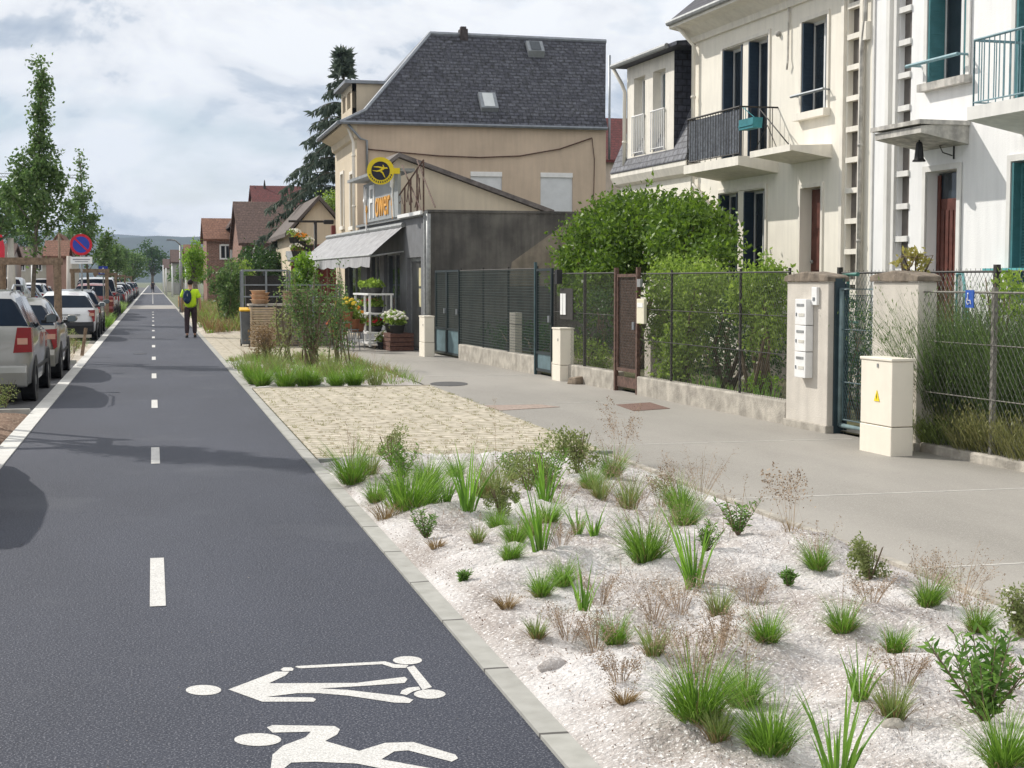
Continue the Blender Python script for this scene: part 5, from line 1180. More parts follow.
# rosemary / lavender masses behind the right fence
def shoots(name, label, spots, m, seed, hgt, n=900, wd=.010, lean=.36):
    g = np.random.default_rng(seed); parts = []; sp0 = spots[0]; o = thing(name, label, 'shrub', (sp0.x, sp0.y, .03))
    for s_ in spots:
        V, F = blades(g, n, hgt, .28, wd, lean, .45, 4, c0=(s_.x-sp0.x, s_.y-sp0.y, 0), hv=.55); parts.append((V, F))
        P = V.reshape(n, 10, 3)[::2, 5:9].reshape(-1, 3); P = P+g.normal(0, .02, P.shape); parts.append(leaves(P, .045, .22, .5, seed, dirs=np.tile([0., 0, .9], (len(P), 1))))
    V, F = cat(parts); npmesh('shoots', V, F, m, o); return o
shoots('rosemary_bush', 'tall feathery green shrub spilling against the chain link next to the plain pillar', [fw_(958, 440, .55), fw_(966, 440, .9), fw_(950, 440, .5)], LAV, 31, 1.6, 1000)
shoots('rosemary_bush', 'dense dark green feathery shrub behind the middle of the right-hand fence', [fw_(985, 440, 1.0), fw_(998, 440, .9), fw_(978, 440, 1.2)], LAV, 32, 1.5, 900)
shoots('rosemary_bush', 'tall feathery shrub at the right edge of the picture behind the chain link', [fw_(1020, 440, .7), fw_(1040, 440, .8), fw_(1012, 440, 1.1)], LAV, 33, 1.6, 900)
shoots('garden_grass', 'bright low grassy clump along the kerb of the right-hand fence', [fw_(925, 450, .3), fw_(945, 455, .32), fw_(960, 458, .35)], GR2, 34, .42, 500, .010, .7)
shoots('garden_grass', 'faded straw-coloured grass behind the right end of the chain link', [fw_(985, 465, .3), fw_(1005, 470, .35), fw_(1022, 475, .35), fw_(1040, 478, .3)], leafmat('faded grass', (.13, .15, .05), (.28, .27, .12)), 35, .5, 500, .008, .6)
B = [blob(1000, 284, .9, .22, .16, .2), blob(1005, 300, .8, .25, .2, .2)]
bb = fw_(1003, 440, .9); bush('climbing_rose', 'leafy yellow-green branch rising above the right-hand chain link near its post', 'shrub', B, 500, .06, HEDGE, (bb.x, bb.y, .03), .06, .02, seed=15, stems=5)
pl = FF.W((a2+b2)/2, .2, 1.83)
B = [(pl.x, pl.y, pl.z+.12, .14, .2, .10)]
bush('potted_succulent', 'small yellowish plant on top of the plain pillar coping', 'plant', B, 160, .07, leafmat('yellowing leaves', (.30, .28, .08), (.42, .38, .14)), (pl.x, pl.y, 1.84), .04, .01, seed=16, stems=6)

# ---------------------------------------------------------------- in front of the shop
def sw(px, py, off): a = SF.at(px, py, off); return SF.W(a[0], -off, a[1])
rk = thing('flower_rack', 'white three-shelf flower trolley full of potted plants in front of the shop', 'flower rack', (0, 0, 0)); q = sw(375, 338, .7); rk.location = (q.x, q.y, 0.004); rk.rotation_euler = (0, 0, SF.rz)
xa_, xb_ = -1.25, .75
mb = MB()
for x_ in (xa_, (xa_+xb_)/2+.35, xb_):
    for y_ in (-.28, .28): MB().box(x_-.025, x_+.025, y_-.025, y_+.025, 0.05, 1.40).build('post', M_['white'], rk)
for z in (.12, .38, .88, 1.38): MB().box(xa_-.04, xb_+.04, -.34, .34, z, z+.045).build('shelf', M_['white'], rk)
fl_cols = {'pink': (.62, .06, .16), 'red': (.55, .03, .04), 'orange': (.80, .30, .04), 'yellow': (.80, .58, .06), 'white': (.78, .76, .66), 'purple': (.25, .08, .35), 'rose': (.60, .12, .10)}
def flowerpot(p, r, h, col, label, pot='terracotta', nf=26, leafn=140, name='potted_flowers', grp='potted plants on the white trolley', wood=False, gm=None):
    o = thing(name, label, 'potted plant', p, 0, grp)
    mb = MB(); mb.lathe([(r*.62, 0), (r*.8, h*.38), (r*.86, h*.38), (r*.86, h*.42), (r*.6, h*.41)], 10); mb.build('pot', mat('pot '+pot, {'terracotta': (.30, .13, .07), 'dark': (.05, .05, .05)}[pot], .8, .2, 8), o, True)
    g = np.random.default_rng(abs(hash(label)) % 9999 if False else len(label)*37); u = g.normal(size=(leafn, 3)); u /= np.linalg.norm(u, axis=1)[:, None]
    P = u*np.array([r, r, h*.32])*g.uniform(.4, 1, (leafn, 1))+np.array([0, 0, h*.65]); V, F = leaves(P, r*.5, .55, .3, 5); npmesh('foliage', V, F, gm or HEDGE, o)
    if col:
        mb = MB()
        for i in range(nf):
            u = g.normal(size=3); u /= np.linalg.norm(u); u[2] = abs(u[2])*.9+.1
            mb.ball((u[0]*r*1.02, u[1]*r*1.02, h*.68+u[2]*h*.30), r*.17*g.uniform(.7, 1.2), 7, 4, (1, 1, .8), .15)
        mb.build('blossoms', mat('petals '+col, fl_cols[col], .7, .2, 30, island=.25), o)
    return o
W_ = lambda x, y, z: rk.matrix_basis @ Vector((x, y, z))
pots = [(-1.05, 1.425, None, 'dark leafy pot on the top shelf of the white trolley, far end'), (-.55, 1.425, None, 'round green pot in the middle of the trolley top shelf'), (.0, 1.425, None, 'trailing green pot on the trolley top shelf'), (.5, 1.425, None, 'dark green pot on the near end of the trolley top shelf'),
        (-1.0, .925, 'white', 'white flowering pot on the middle trolley shelf'), (-.5, .925, 'rose', 'dull red flowering pot on the middle trolley shelf'), (.02, .925, 'pink', 'bright pink flowering pot on the middle trolley shelf'), (.5, .925, None, 'plain green pot on the near end of the middle trolley shelf'),
        (-1.0, .425, 'red', 'red and green pot on the lower trolley shelf'), (-.5, .425, 'purple', 'small purple flowering pot on the lower trolley shelf'), (-.02, .425, 'rose', 'large rosy red pot on the lower trolley shelf'), (.40, .425, 'red', 'deep red pot on the near end of the lower trolley shelf')]
for x_, z_, c_, lb_ in pots: flowerpot(W_(x_, -.05, z_), .21, .36, c_, lb_, 'dark')
q = sw(398, 345, .45)
pb_ = thing('wooden_planter', 'dark slatted wooden planter by the shop door holding white hydrangeas', 'planter', (q.x, q.y, .004), SF.rz)
for i in range(4): MB().box(-.55, .5, -.3, .3, .01+i*.11, .105+i*.11).build('board', mat('dark planter wood', (.12, .06, .045), .8, .3, 12), pb_)
q2 = sw(398, 345, .5)
for dx, dz, r, lb_ in ((-.1, .45, .27, 'white hydrangea in the wooden planter, the taller left one'), (.35, .42, .25, 'white hydrangea in the wooden planter, next to the shop door'), (-.55, .0, .22, 'small cream flowering pot on the ground left of the wooden planter')):
    p = SF.W((q-SF.O).dot(SF.ex)+dx, (q-SF.O).dot(SF.ey)-(.1 if dz else .25), dz+.004); flowerpot(p, r, .55 if dz else .45, 'white', lb_, 'dark', 34, 160, 'hydrangea', 'hydrangeas by the shop door')
# mixed blooms on stands left of the trolley
for k, (px, py, off, c_, h, z, lb_) in enumerate(((352, 335, 1.6, 'orange', .6, .55, 'orange flowering pot on a stand left of the white trolley'), (345, 335, 1.9, 'yellow', .6, .75, 'yellow flowering pot on a stand left of the trolley'), (357, 338, 1.3, 'white', .5, .45, 'white flowering pot beside the orange one under the awning'), (338, 336, 1.9, 'red', .5, .3, 'small red pot under the far end of the awning'))):
    p = sw(px, py, off); o = flowerpot((p.x, p.y, z), .26, h, c_, lb_, 'terracotta', 24, 200, grp='pots on stands under the awning'); 
    s_ = thing('plant_stand', f'slim metal stand under the {c_} flowering pot', 'plant stand', (p.x, p.y, 0)); mb = MB(); mb.lathe([(.18, z-.03), (.18, z-.004)], 12)
    for a_ in range(3): mb.tube([(.14*math.cos(a_*2.1), .14*math.sin(a_*2.1), z-.03), (.2*math.cos(a_*2.1), .2*math.sin(a_*2.1), 0)], .012, 5)
    mb.build('stand', M_['metal_grey'], s_)
# delivery stand: wheeled bin with yellow lid, crates, cage trolley
def bin_(p, label):
    o = thing('wheeled_bin', label, 'wheelie bin', p, 0); o.scale = (.62, .8, .95); mb = MB(); mb.add([(-.24, -.26, .06), (.24, -.26, .06), (.24, .22, .06), (-.24, .22, .06), (-.29, -.34, .98), (.29, -.34, .98), (.29, .34, .98), (-.29, .34, .98)], [(0,3,2,1), (4,5,6,7), (0,1,5,4), (1,2,6,5), (2,3,7,6), (3,0,4,7)])
    mb.build('body', mat('grey bin plastic', (.12, .13, .14), .6, .15, 8), o, bevel=.02); mb = MB(); mb.prism([(-.37, .985), (-.37, 1.03), (.2, 1.09), (.38, 1.04), (.38, .985)], 'x', -.31, .31); mb.build('lid', mat('yellow bin lid', (.70, .42, .03), .5, .1, 6), o, bevel=.01)
    for s in (-.24, .24):
        mb = MB(); mb.lathe([(.03, -.03), (.1, -.03), (.1, .03), (.03, .03)], 14, (s, .28, .1), 'x'); mb.build('wheel', M_['rubber'], o)
    mb = MB(); mb.tube([(-.2, .40, .99), (.2, .40, .99)], .018, 6); mb.build('handle', M_['black'], o); return o
bin_(D(247, 320, 40.6)*0+Vector((D(247, 320, 40.6).x, 40.6, .012)), 'grey wheeled bin with yellow lid left of the stacked crates')
def crate(p, label, s=(.5, .36, .24), m=None, slats=4):
    o = thing('crate', label, 'crate', p, .05, 'crates piled in front of the shop'); m = m or mat('pale crate plastic', (.46, .36, .25), .8, .15, 8)
    w2, d2, h = s[0]/2, s[1]/2, s[2]; mb = MB(); mb.box(-w2+.02, w2-.02, -d2+.02, d2-.02, .0, .02)
    for i in range(slats):
        z0_ = .02+i*h/slats; z1_ = z0_+h/slats*.72
        mb.box(-w2, w2, -d2, -d2+.015, z0_, z1_); mb.box(-w2, w2, d2-.015, d2, z0_, z1_); mb.box(-w2, -w2+.015, -d2+.015, d2-.015, z0_, z1_); mb.box(w2-.015, w2, -d2+.015, d2-.015, z0_, z1_)
    mb.build('sides', m, o); mb = MB()
    for a_ in (-1, 1):
        for b_ in (-1, 1): mb.box(a_*w2-.02, a_*w2+.02, b_*d2-.02, b_*d2+.02, 0, h+.01)
    mb.build('corner_posts', m, o); return o
c0 = D(262, 320, 40.3)
for i, lb_ in enumerate(('bottom of the left crate stack beside the bin', 'second crate up in the left stack beside the bin', 'third crate of the left stack beside the bin', 'fourth crate of the left stack, just under the tray')): crate(Vector((c0.x, 40.3, .02+i*.26)), 'pale slatted crate, '+lb_, (.62, .5, .25))
for j, (px, n) in enumerate(((281, 4), (300, 3), (320, 3))):
    c1 = D(px, 320, 40.8)
    for i in range(n): crate(Vector((c1.x, 40.8, .02+i*.26)), f'grey-brown slatted crate, {("lowest", "second from the ground", "third from the ground", "topmost")[i]} in the {("second", "third", "rightmost")[j]} stack from the bin', (.50, .5, .25), mat('grey crate plastic', (.27, .235, .20), .8, .2, 8))
tb_ = thing('display_table', 'long grey trestle table laid over the crate stacks', 'table', (D(290, 320, 40.5).x, 40.5, 1.09)); MB().box(-1.1, 1.25, -.35, .6, 0, .05).build('top', M_['concrete'], tb_); 
MB().box(-1.05, -1.0, -.3, .5, -1.07, 0).build('leg', M_['galv'], tb_); MB().box(1.15, 1.2, -.3, .5, -1.07, 0).build('leg', M_['galv'], tb_)
for k, (px, col, h, nm) in enumerate(((258, (.62, .42, .28), .36, 'stack of pale terracotta tubs'), (262, (.55, .36, .22), .30, 'second stack of terracotta tubs'), (290, (.42, .33, .24), .34, 'brown basket'), (305, (.36, .30, .24), .38, 'tall grey-brown basket'))):
    p = D(px, 300, 40.5); o = thing('flower_tub', f'{nm} on the trestle table', 'tub', (p.x, 40.45+.1*k, 1.145)); mb = MB()
    for i in range(3): z = i*h/3; mb.lathe([(.15, z), (.20, z+h/3*.9), (.22, z+h/3*.9), (.22, z+h/3*.99), (.13, z+h/3*.99)], 14)
    mb.build('tub', mat(f'tub colour {k}', col, .8, .1, 6), o, True)
# metal cage trolley behind
ct = thing('cage_trolley', 'galvanised cage trolley parked behind the crates', 'trolley', (D(262, 300, 46).x+.4, 46, .012)); mb = MB()
for x_ in (-1.0, -.3, .4, 1.1, 1.9):
    for y_ in (-.4, .4): mb.box(x_-.03, x_+.03, y_-.03, y_+.03, 0, 2.05 if x_ < .5 else 1.6)
for z in (.2, .8, 1.25, 1.6): mb.box(-1.0, 1.9, -.42, -.38, z, z+.04)
mb.box(-1.0, .4, -.42, .42, 2.03, 2.08); mb.build('frame', M_['metal_grey'], ct); MB().box(-.9, .3, -.3, .3, .9, 1.9).build('load', M_['darkiron'], ct)
# ---------------------------------------------------------------- cars
def carpaint(name, col, metal=.3): return mat('car paint '+name, col, .32, .03, 2, metal=metal, coat=.8, spec=.5)
PA = dict(silver=carpaint('silver', (.31, .31, .295), .5), white=carpaint('white', (.70, .71, .72), .0), grey=carpaint('grey', (.16, .17, .18), .4), dark=carpaint('dark', (.03, .035, .045), .3), red=carpaint('red', (.20, .02, .02), .2), wine=carpaint('wine', (.10, .025, .03), .3),
  blue=carpaint('blue', (.04, .08, .18), .3), pale=carpaint('pale', (.55, .57, .58), .4), beige=carpaint('beige', (.28, .27, .24), .45))
PROF = {  # y, z bottom, z belt, z top, half width at belt, half width at top
 'mpv': (4.45, [(0, .40, .80, .86, .80, .74), (.05, .28, .98, 1.02, .875, .80), (.10, .24, 1.08, 1.12, .885, .80), (.40, .22, 1.10, 1.52, .895, .66), (.60, .2, 1.09, 1.61, .90, .62), (1.3, .2, 1.06, 1.65, .90, .63), (1.36, .2, 1.06, 1.65, .90, .63), (2.35, .2, 1.03, 1.64, .90, .62), (2.42, .2, 1.0, 1.63, .90, .62), (3.0, .2, .99, 1.54, .89, .61), (3.62, .2, .98, 1.05, .88, .70), (3.68, .2, .96, 1.0, .88, .70), (4.25, .22, .82, .86, .82, .6), (4.42, .3, .62, .66, .70, .5)]),
 'hatch': (4.2, [(0, .42, .76, .80, .78, .72), (.05, .28, .86, .90, .86, .78), (.12, .24, .96, .98, .875, .76), (.62, .22, .97, 1.34, .885, .62), (.90, .2, .97, 1.44, .885, .59), (1.5, .2, .96, 1.47, .885, .59), (1.56, .2, .96, 1.47, .885, .59), (2.3, .2, .95, 1.45, .885, .58), (2.36, .2, .95, 1.44, .885, .58), (2.7, .2, .94, 1.38, .88, .58), (3.35, .2, .92, .98, .87, .68), (3.42, .2, .90, .94, .87, .68), (4.0, .22, .78, .80, .80, .58), (4.18, .3, .58, .62, .68, .5)]),
 'estate': (4.5, [(0, .42, .78, .82, .78, .72), (.05, .28, .88, .92, .86, .78), (.10, .24, .97, 1.0, .875, .78), (.40, .22, .98, 1.40, .885, .64), (.60, .2, .98, 1.47, .885, .60), (1.6, .2, .97, 1.50, .885, .60), (1.66, .2, .97, 1.50, .885, .60), (2.5, .2, .96, 1.48, .885, .59), (2.56, .2, .96, 1.47, .885, .59), (2.95, .2, .95, 1.40, .88, .58), (3.6, .2, .92, .98, .87, .68), (3.68, .2, .90, .94, .87, .68), (4.3, .22, .78, .80, .80, .58), (4.48, .3, .58, .62, .68, .5)]),
 'suv': (4.4, [(0, .50, .90, .94, .82, .76), (.05, .36, .98, 1.02, .89, .82), (.10, .32, 1.06, 1.10, .905, .82), (.36, .30, 1.08, 1.56, .915, .68), (.54, .28, 1.08, 1.64, .92, .64), (1.4, .28, 1.07, 1.67, .92, .64), (1.46, .28, 1.07, 1.67, .92, .64), (2.4, .28, 1.06, 1.65, .92, .63), (2.46, .28, 1.06, 1.64, .92, .63), (2.85, .28, 1.05, 1.56, .91, .62), (3.4, .28, 1.04, 1.10, .90, .72), (3.46, .28, 1.02, 1.06, .90, .72), (4.2, .3, .90, .92, .84, .62), (4.38, .4, .68, .72, .72, .55)]),
 'van': (5.0, [(0, .50, 1.0, 1.04, .86, .82), (.04, .34, 1.14, 1.18, .93, .86), (.07, .30, 1.2, 1.25, .94, .86), (.16, .28, 1.22, 1.86, .95, .80), (.3, .28, 1.22, 1.93, .95, .78), (1.9, .28, 1.22, 1.96, .95, .78), (1.96, .28, 1.22, 1.96, .95, .78), (3.0, .28, 1.2, 1.94, .95, .78), (3.06, .28, 1.2, 1.93, .95, .78), (3.5, .28, 1.18, 1.82, .94, .76), (4.15, .28, 1.15, 1.22, .92, .78), (4.2, .28, 1.12, 1.16, .92, .78), (4.8, .3, .95, .98, .86, .66), (4.98, .4, .7, .74, .76, .6)])}
def car(kind, paint, loc, label, group, rz=0., detail=2, light=None):
    Lc, st = PROF[kind]; pm = PA[paint]
    o = thing('parked_car', label, 'car', loc, rz, group)
    rings = []
    for k_, (y, zb, zl, zt, wb, wt) in enumerate(st):
        if k_ == 0: wb *= .90; wt *= .9
        if k_ == 1: wb *= .975
        gh = zt-zl; mid = (zb+zl)/2
        half = [(0, zb), (wb*.86, zb), (wb*.965, zb+.07), (wb*1.0, mid), (wb*.99, zl-.06), (wb*.955, zl), (wt+(wb*.955-wt)*.14 if gh > .2 else wt+.06, zl+gh*.80), (wt-.05, zl+gh*.96), (0, zt)]
        rings.append([(x, y, z) for x, z in half]+[(-x, y, z) for x, z in half[-2:0:-1]])
    n = len(rings[0]); parts = {'body': MB(), 'side_window': MB(), 'rear_window': MB(), 'windscreen': MB()}
    parts['body'].add([p for r in rings for p in r], [])
    def quad(k, i, j):
        q = [rings[i][j], rings[i][(j+1) % n], rings[i+1][(j+1) % n], rings[i+1][j]]
        if k == 'body': parts[k].f.append((i*n+j, i*n+(j+1) % n, (i+1)*n+(j+1) % n, (i+1)*n+j)); parts[k].m.append(0)
        else:
            c = [Vector(p) for p in q]; nn = (c[1]-c[0]).cross(c[2]-c[1]); nn = nn.normalized() if nn.length > 0 else Vector((0, 0, 1)); ce = sum(c, Vector())/4
            if nn.dot(ce-Vector((0, ce.y, .7))) < 0: nn = -nn
            parts[k].add([p+nn*.002 for p in c], [(0, 1, 2, 3)])
    for i in range(len(rings)-1):
        for j in range(n):
            side = j in (5, 10); top = j in (6, 7, 8, 9)
            if i == 2 and top: k = 'rear_window'
            elif i == 9 and top: k = 'windscreen'
            elif side and 3 <= i <= 8 and i not in (5, 7) and not (kind == 'van' and i < 7): k = 'side_window'
            else: k = 'body'
            quad(k, i, j)
    b = len(parts['body'].v)
    parts['body'].f += [tuple(range(n)), tuple(range((len(rings)-1)*n, len(rings)*n))]; parts['body'].m += [0, 0]
    ob = parts['body'].build('body', pm, o, True)
    try:
        with_angle = ob.data
        for p_ in with_angle.polygons: p_.use_smooth = True
        md = ob.modifiers.new('edge', 'EDGE_SPLIT'); md.split_angle = R(46)
    except Exception: pass
    sw_ = parts.pop('side_window')
    for s_ in (-1, 1):
        q_ = MB(); q_.v = sw_.v; q_.f = [f for f in sw_.f if sw_.v[f[0]][0]*s_ > 0]; q_.m = [0]*len(q_.f)
        us = sorted({i for f in q_.f for i in f}); mp_ = {a: b for b, a in enumerate(us)}; q_.v = [sw_.v[i] for i in us]; q_.f = [tuple(mp_[i] for i in f) for f in q_.f]; q_.build('side_window', M_['carglass'], o)
    for k in ('rear_window', 'windscreen'):
        # widen each pane a hair inside its cell
        parts[k].build(k, M_['carglass'], o)
    wb = st[5][4]; zb = st[5][1]; wr = .33 if kind in ('suv', 'van') else .31
    ys = (.80, Lc-.88)
    for y in ys:
        for s in (-1, 1):
            mb = MB(); mb.lathe([(.18, -.10), (wr-.02, -.10), (wr, -.08), (wr, .08), (wr-.02, .10), (.18, .10)], 18, (s*(wb-.10), y, wr), 'x'); w_ = mb.build('wheel', M_['rubber'], o)
            mb = MB(); mb.lathe([(.02, -.1), (.19, -.085), (.20, -.06), (.20, .06), (.19, .085), (.02, .1)], 14, (s*(wb-.095), y, wr), 'x'); mb.build('rim', M_['galv'], w_)
            if detail > 1:
                mb = MB(); mb.lathe([(wr+.05, -.015), (wr+.05, .015), (.2, .015), (.2, -.015)], 20, (s*(wb-.006), y, wr+.01), 'x'); mb.build('wheel_arch', M_['black'], o)
    w0 = st[1][4]; zl = st[2][2]
    redl = mat('red tail lamp', (.24, .012, .016), .2, .1, 9, spec=.8)
    for s in (-1, 1):
        mb = MB(); x0, x1 = w0*.70, w0*1.0
        if kind in ('mpv', 'van'): poly = [(s*(w0-.22), zl-.34), (s*(w0+.04), zl-.33), (s*(w0+.03), zl+.02), (s*(w0-.16), zl+.02)]
        elif kind == 'hatch': poly = [(s*(w0-.20), zl-.05), (s*(w0+.005), zl-.04), (s*(w0-.0), zl-.36), (s*(w0-.05), zl-.40), (s*(w0-.12), zl-.14)]
        else: poly = [(s*(w0-.24), zl-.24), (s*w0, zl-.25), (s*w0, zl-.03), (s*(w0-.20), zl-.03)]
        mb.prism(poly, 'y', -.012, .26); t_ = mb.build('tail_lamp', redl, o)
        if detail > 1:
            MB().box(s*(w0-.16), s*(w0-.02), -.018, .0, zl-.22, zl-.13).build('indicator', mat('pale lamp glass', (.55, .30, .22), .25, .1, 6, spec=.8), t_)
    if detail > 1:
        mb = MB(); zz = zb+.14; mb.prism([(-.07, zb+.06), (-.09, zz+.12), (-.05, zz+.22), (.12, zz+.24), (.12, zb+.04)], 'x', -w0*.96, w0*.96); mb.build('rear_bumper', pm if paint != 'white' or kind != 'hatch' else M_['black'], o, bevel=.025)
        MB().box(-w0*.8, w0*.8, -.078, .0, zb+.0, zb+.10).build('lower_bumper', M_['black'], o)
        mb = MB(); mb.box(-.26, .26, -.028, -.01, zl-.33, zl-.22); pl_ = mb.build('number_plate', M_['white'], o)
        mb = MB()
        for i in range(9): mb.box(-.21+i*.05, -.185+i*.05, -.031, -.0285, zl-.305, zl-.245)
        mb.build('plate_marks', mat('faint plate marks', (.25, .25, .27), .6, .1, 5), pl_)
        MB().box(-.45, .45, -.035, -.005, zl-.19, zl-.165).build('trim_strip', M_['galv'], o)
        mb = MB(); ry = st[3][0]; mb.tube([(0.05, ry-.18, zl+.16), (.35, ry-.12, zl+.2)], .01, 4); mb.build('wiper', M_['black'], o)
        for s in (-1, 1):
            mb = MB(); mb.ball((s*(wb+.10), Lc-1.45, zl+.08), .11, 10, 6, (1., .6, .72)); m_ = mb.build('wing_mirror', M_['black'] if paint in ('silver', 'grey') else pm, o, True)
            mb = MB(); mb.box(s*(wb-.06), s*(wb+.06), Lc-1.48, Lc-1.42, zl+.0, zl+.05); mb.build('mirror_arm', M_['black'], m_)
            MB().box(s*(wb+.10)-.075, s*(wb+.10)+.075, Lc-1.53, Lc-1.517, zl+.02, zl+.135).build('mirror_glass', M_['paneglass'], m_)
            MB().box(s*(wb+.0)-.006, s*(wb+.0)+.006, .9, Lc-1.0, zb+.25, zb+.30).build('side_strip', M_['black'], o)
        if kind in ('mpv', 'estate', 'suv'):
            mb = MB()
            for s in (-1, 1): mb.tube([(s*.60, .7, 1.0+st[4][3]-1.0+.02), (s*.60, 1.0, st[5][3]+.05), (s*.58, 2.6, st[7][3]+.05), (s*.57, 2.9, st[8][3]-.03)], .018, 5)
            mb.build('roof_rails', M_['metal_grey'], o)
    return o
GC = 'cars parked along the path kerb'
def lane(Y, x=-2.72): return (x, Y, -.012)
car('mpv', 'silver', lane(22.4, -2.60), 'silver people carrier with red and white tail lamps, nearest car on the left edge', GC)
car('hatch', 'beige', lane(27.6, -2.52), 'silver-beige hatchback parked just ahead of the people carrier', GC)
car('hatch', 'white', lane(45.6, -2.52), 'white hatchback with a black lower bumper behind the leaning wooden post', GC)
car('estate', 'dark', lane(51.2, -2.55), 'dark car with a red tail lamp parked directly ahead of the white hatchback', GC)
car('suv', 'red', lane(69, -2.6), 'dark red estate just beyond the second planted island', GC)
car('van', 'pale', lane(74.5, -2.65), 'pale grey van parked ahead of the dark red estate', GC)
car('mpv', 'grey', lane(80.5, -2.6), 'dark grey people carrier ahead of the pale van', GC, detail=1)
xs_ = [('hatch', 'dark', 'small dark hatchback past the far grass island'), ('estate', 'white', 'white estate car, second past the far grass island'), ('suv', 'grey', 'grey off-roader, third past the far grass island'), ('hatch', 'silver', 'silver hatchback, fourth past the far grass island'),
  ('mpv', 'dark', 'dark people carrier, fifth past the far grass island'), ('hatch', 'blue', 'blue hatchback, sixth past the far grass island'), ('estate', 'dark', 'dark estate, seventh past the far grass island'), ('hatch', 'white', 'white hatchback far along the kerb near the crossing')]
for i, (k, c_, lb_) in enumerate(xs_): car(k, c_, lane(99+i*5.6, -2.6), lb_, GC, detail=1)
for i in range(8): car(['suv', 'hatch', 'estate'][i % 3], ['dark', 'grey', 'silver', 'red'][i % 4], lane(150+i*6.2, -2.6), f'tiny {["dark", "grey", "silver", "red"][i % 4]} car far down the kerb row, {["first", "second", "third", "fourth", "fifth", "sixth", "seventh", "last"][i]} beyond the white hatchback', GC, detail=1)
# a car just left of the frame whose rounded shadow falls on the path
car('mpv', 'dark', lane(11.2, -2.75), 'car standing just outside the left edge whose rounded shadow lies on the path', GC, detail=1)
# cars in the lot further left, seen over the near ones
GL = 'cars in the car park beyond the kerb row'
g_ = random.Random(9); kinds = ['hatch', 'estate', 'suv', 'mpv', 'hatch', 'van']; cols = ['white', 'silver', 'grey', 'pale', 'dark', 'blue', 'white', 'silver']
ordn = ['nearest', 'second', 'third', 'fourth', 'fifth', 'sixth', 'seventh', 'eighth', 'ninth', 'tenth', 'eleventh', 'twelfth', 'thirteenth', 'farthest']
cn = {'white': 'white', 'silver': 'silver', 'grey': 'grey', 'pale': 'pale grey', 'dark': 'dark', 'blue': 'blue'}
for row, (x_, y0, dy, n) in enumerate(((-6.6, 46, 5.6, 12), (-11.2, 62, 6.0, 12), (-16.5, 80, 6.6, 10))):
    for i in range(n):
        Y = y0+i*dy+g_.uniform(-.3, .3); c_ = cols[(i*3+row*2) % 8]; k = kinds[(i+row*2) % 6]
        car(k, c_, (x_-i*.05, Y, -.012), f'{cn[c_]} car, {ordn[i]} in the {("first", "second", "third")[row]} car park row left of the kerb row', GL, rz=g_.uniform(-.03, .03), detail=1 if Y > 60 else 2)
tk = thing('lorry', 'white lorry with a dark cab window behind the blue crossing sign', 'lorry', (D(117, 275, 230).x, 230, -.012)); 
MB().box(-1.4, 1.4, 1.5, 8, .9, 3.4).build('box', PA['white'], tk, bevel=.15); MB().box(-1.15, 1.15, -.3, 1.45, .5, 2.5).build('cab', PA['white'], tk, bevel=.2); MB().box(-1.0, 1.0, -.33, -.305, 1.3, 2.1).build('windscreen', M_['carglass'], tk)
for y in (.5, 6.3):
    for s in (-1, 1): mb = MB(); mb.lathe([(.1, -.15), (.45, -.15), (.45, .15), (.1, .15)], 14, (s*1.1, y, .45), 'x'); mb.build('wheel', M_['rubber'], tk)

# ---------------------------------------------------------------- street trees with timber stakes, signs, poles
def stakes(name, x, y, label, h=2.1, w=1.15, front=True):
    o = thing(name, label, 'tree stake frame', (x, y, 0), 0, 'timber frames staking the street trees')
    for sx in (-w/2, w/2):
        for sy in (-.35, .35): MB().tube([(sx, sy, -.1), (sx, sy, h)], .062, 8).build('post', M_['wood'], o)
    for sy in (-.35, .35): MB().box(-w/2-.1, w/2+.1, sy-.03, sy+.03, h-.02, h+.13).build('crossbar', M_['wood'], o)
    for sx in (-w/2, w/2): MB().box(sx-.03, sx+.03, -.32, .32, h-.18, h-.05).build('side_bar', M_['wood'], o)
    return o
def limbs(z0, z1, n, prof, rise): return [(z0+(z1-z0)*i/(n-1), prof((i)/(n-1)), rise*(1+.7*i/n)) for i in range(n)]
x1t = D(31, 290, 34.).x
tree('street_tree', 'young tree with a slim tapering top in a timber frame, left of the no-parking sign', (x1t, 34, 0), 6.1, .055, limbs(2.5, 3.9, 14, lambda t: 1.05*(1-.45*t), .85)+limbs(3.6, 6.1, 15, lambda t: .40*(1-.35*t), 1.5), 7500, .088, YOUNG, (.34, 0), .13, 'street trees', 5)
stakes('tree_stakes', x1t-.02, 34.0, 'timber frame around the slim young tree, its stake hiding part of the white hatchback', 2.12)
x0t = D(-58, 300, 18.6).x
tree('street_tree', 'young street tree just outside the left edge, its branches reaching into the picture', (-2.75, 18.6, 0), 5.6, .05, limbs(2.3, 4.6, 22, lambda t: .9*(1-.5*t), 1.1), 7000, .08, YOUNG, (0, 0), .13, 'street trees', 8)
stakes('tree_stakes', -2.75, 18.6, 'timber frame in the mulch bed whose shadow crosses the path', 2.05)
x2t = D(90, 290, 62).x
tree('street_tree', 'thin gappy young tree behind the no-parking sign with a bare wispy leader', (x2t, 62, 0), 6.8, .06, limbs(2.1, 4.9, 15, lambda t: 1.5*(1-.65*t), 1.2)+[(5.6, .35, 3), (6.1, .3, 3)], 3600, .12, YOUNG, (-.35, 0), .15, 'street trees', 9)
stakes('tree_stakes', x2t, 62, 'timber frame around the thin gappy tree behind the no-parking sign', 2.1, 1.3)
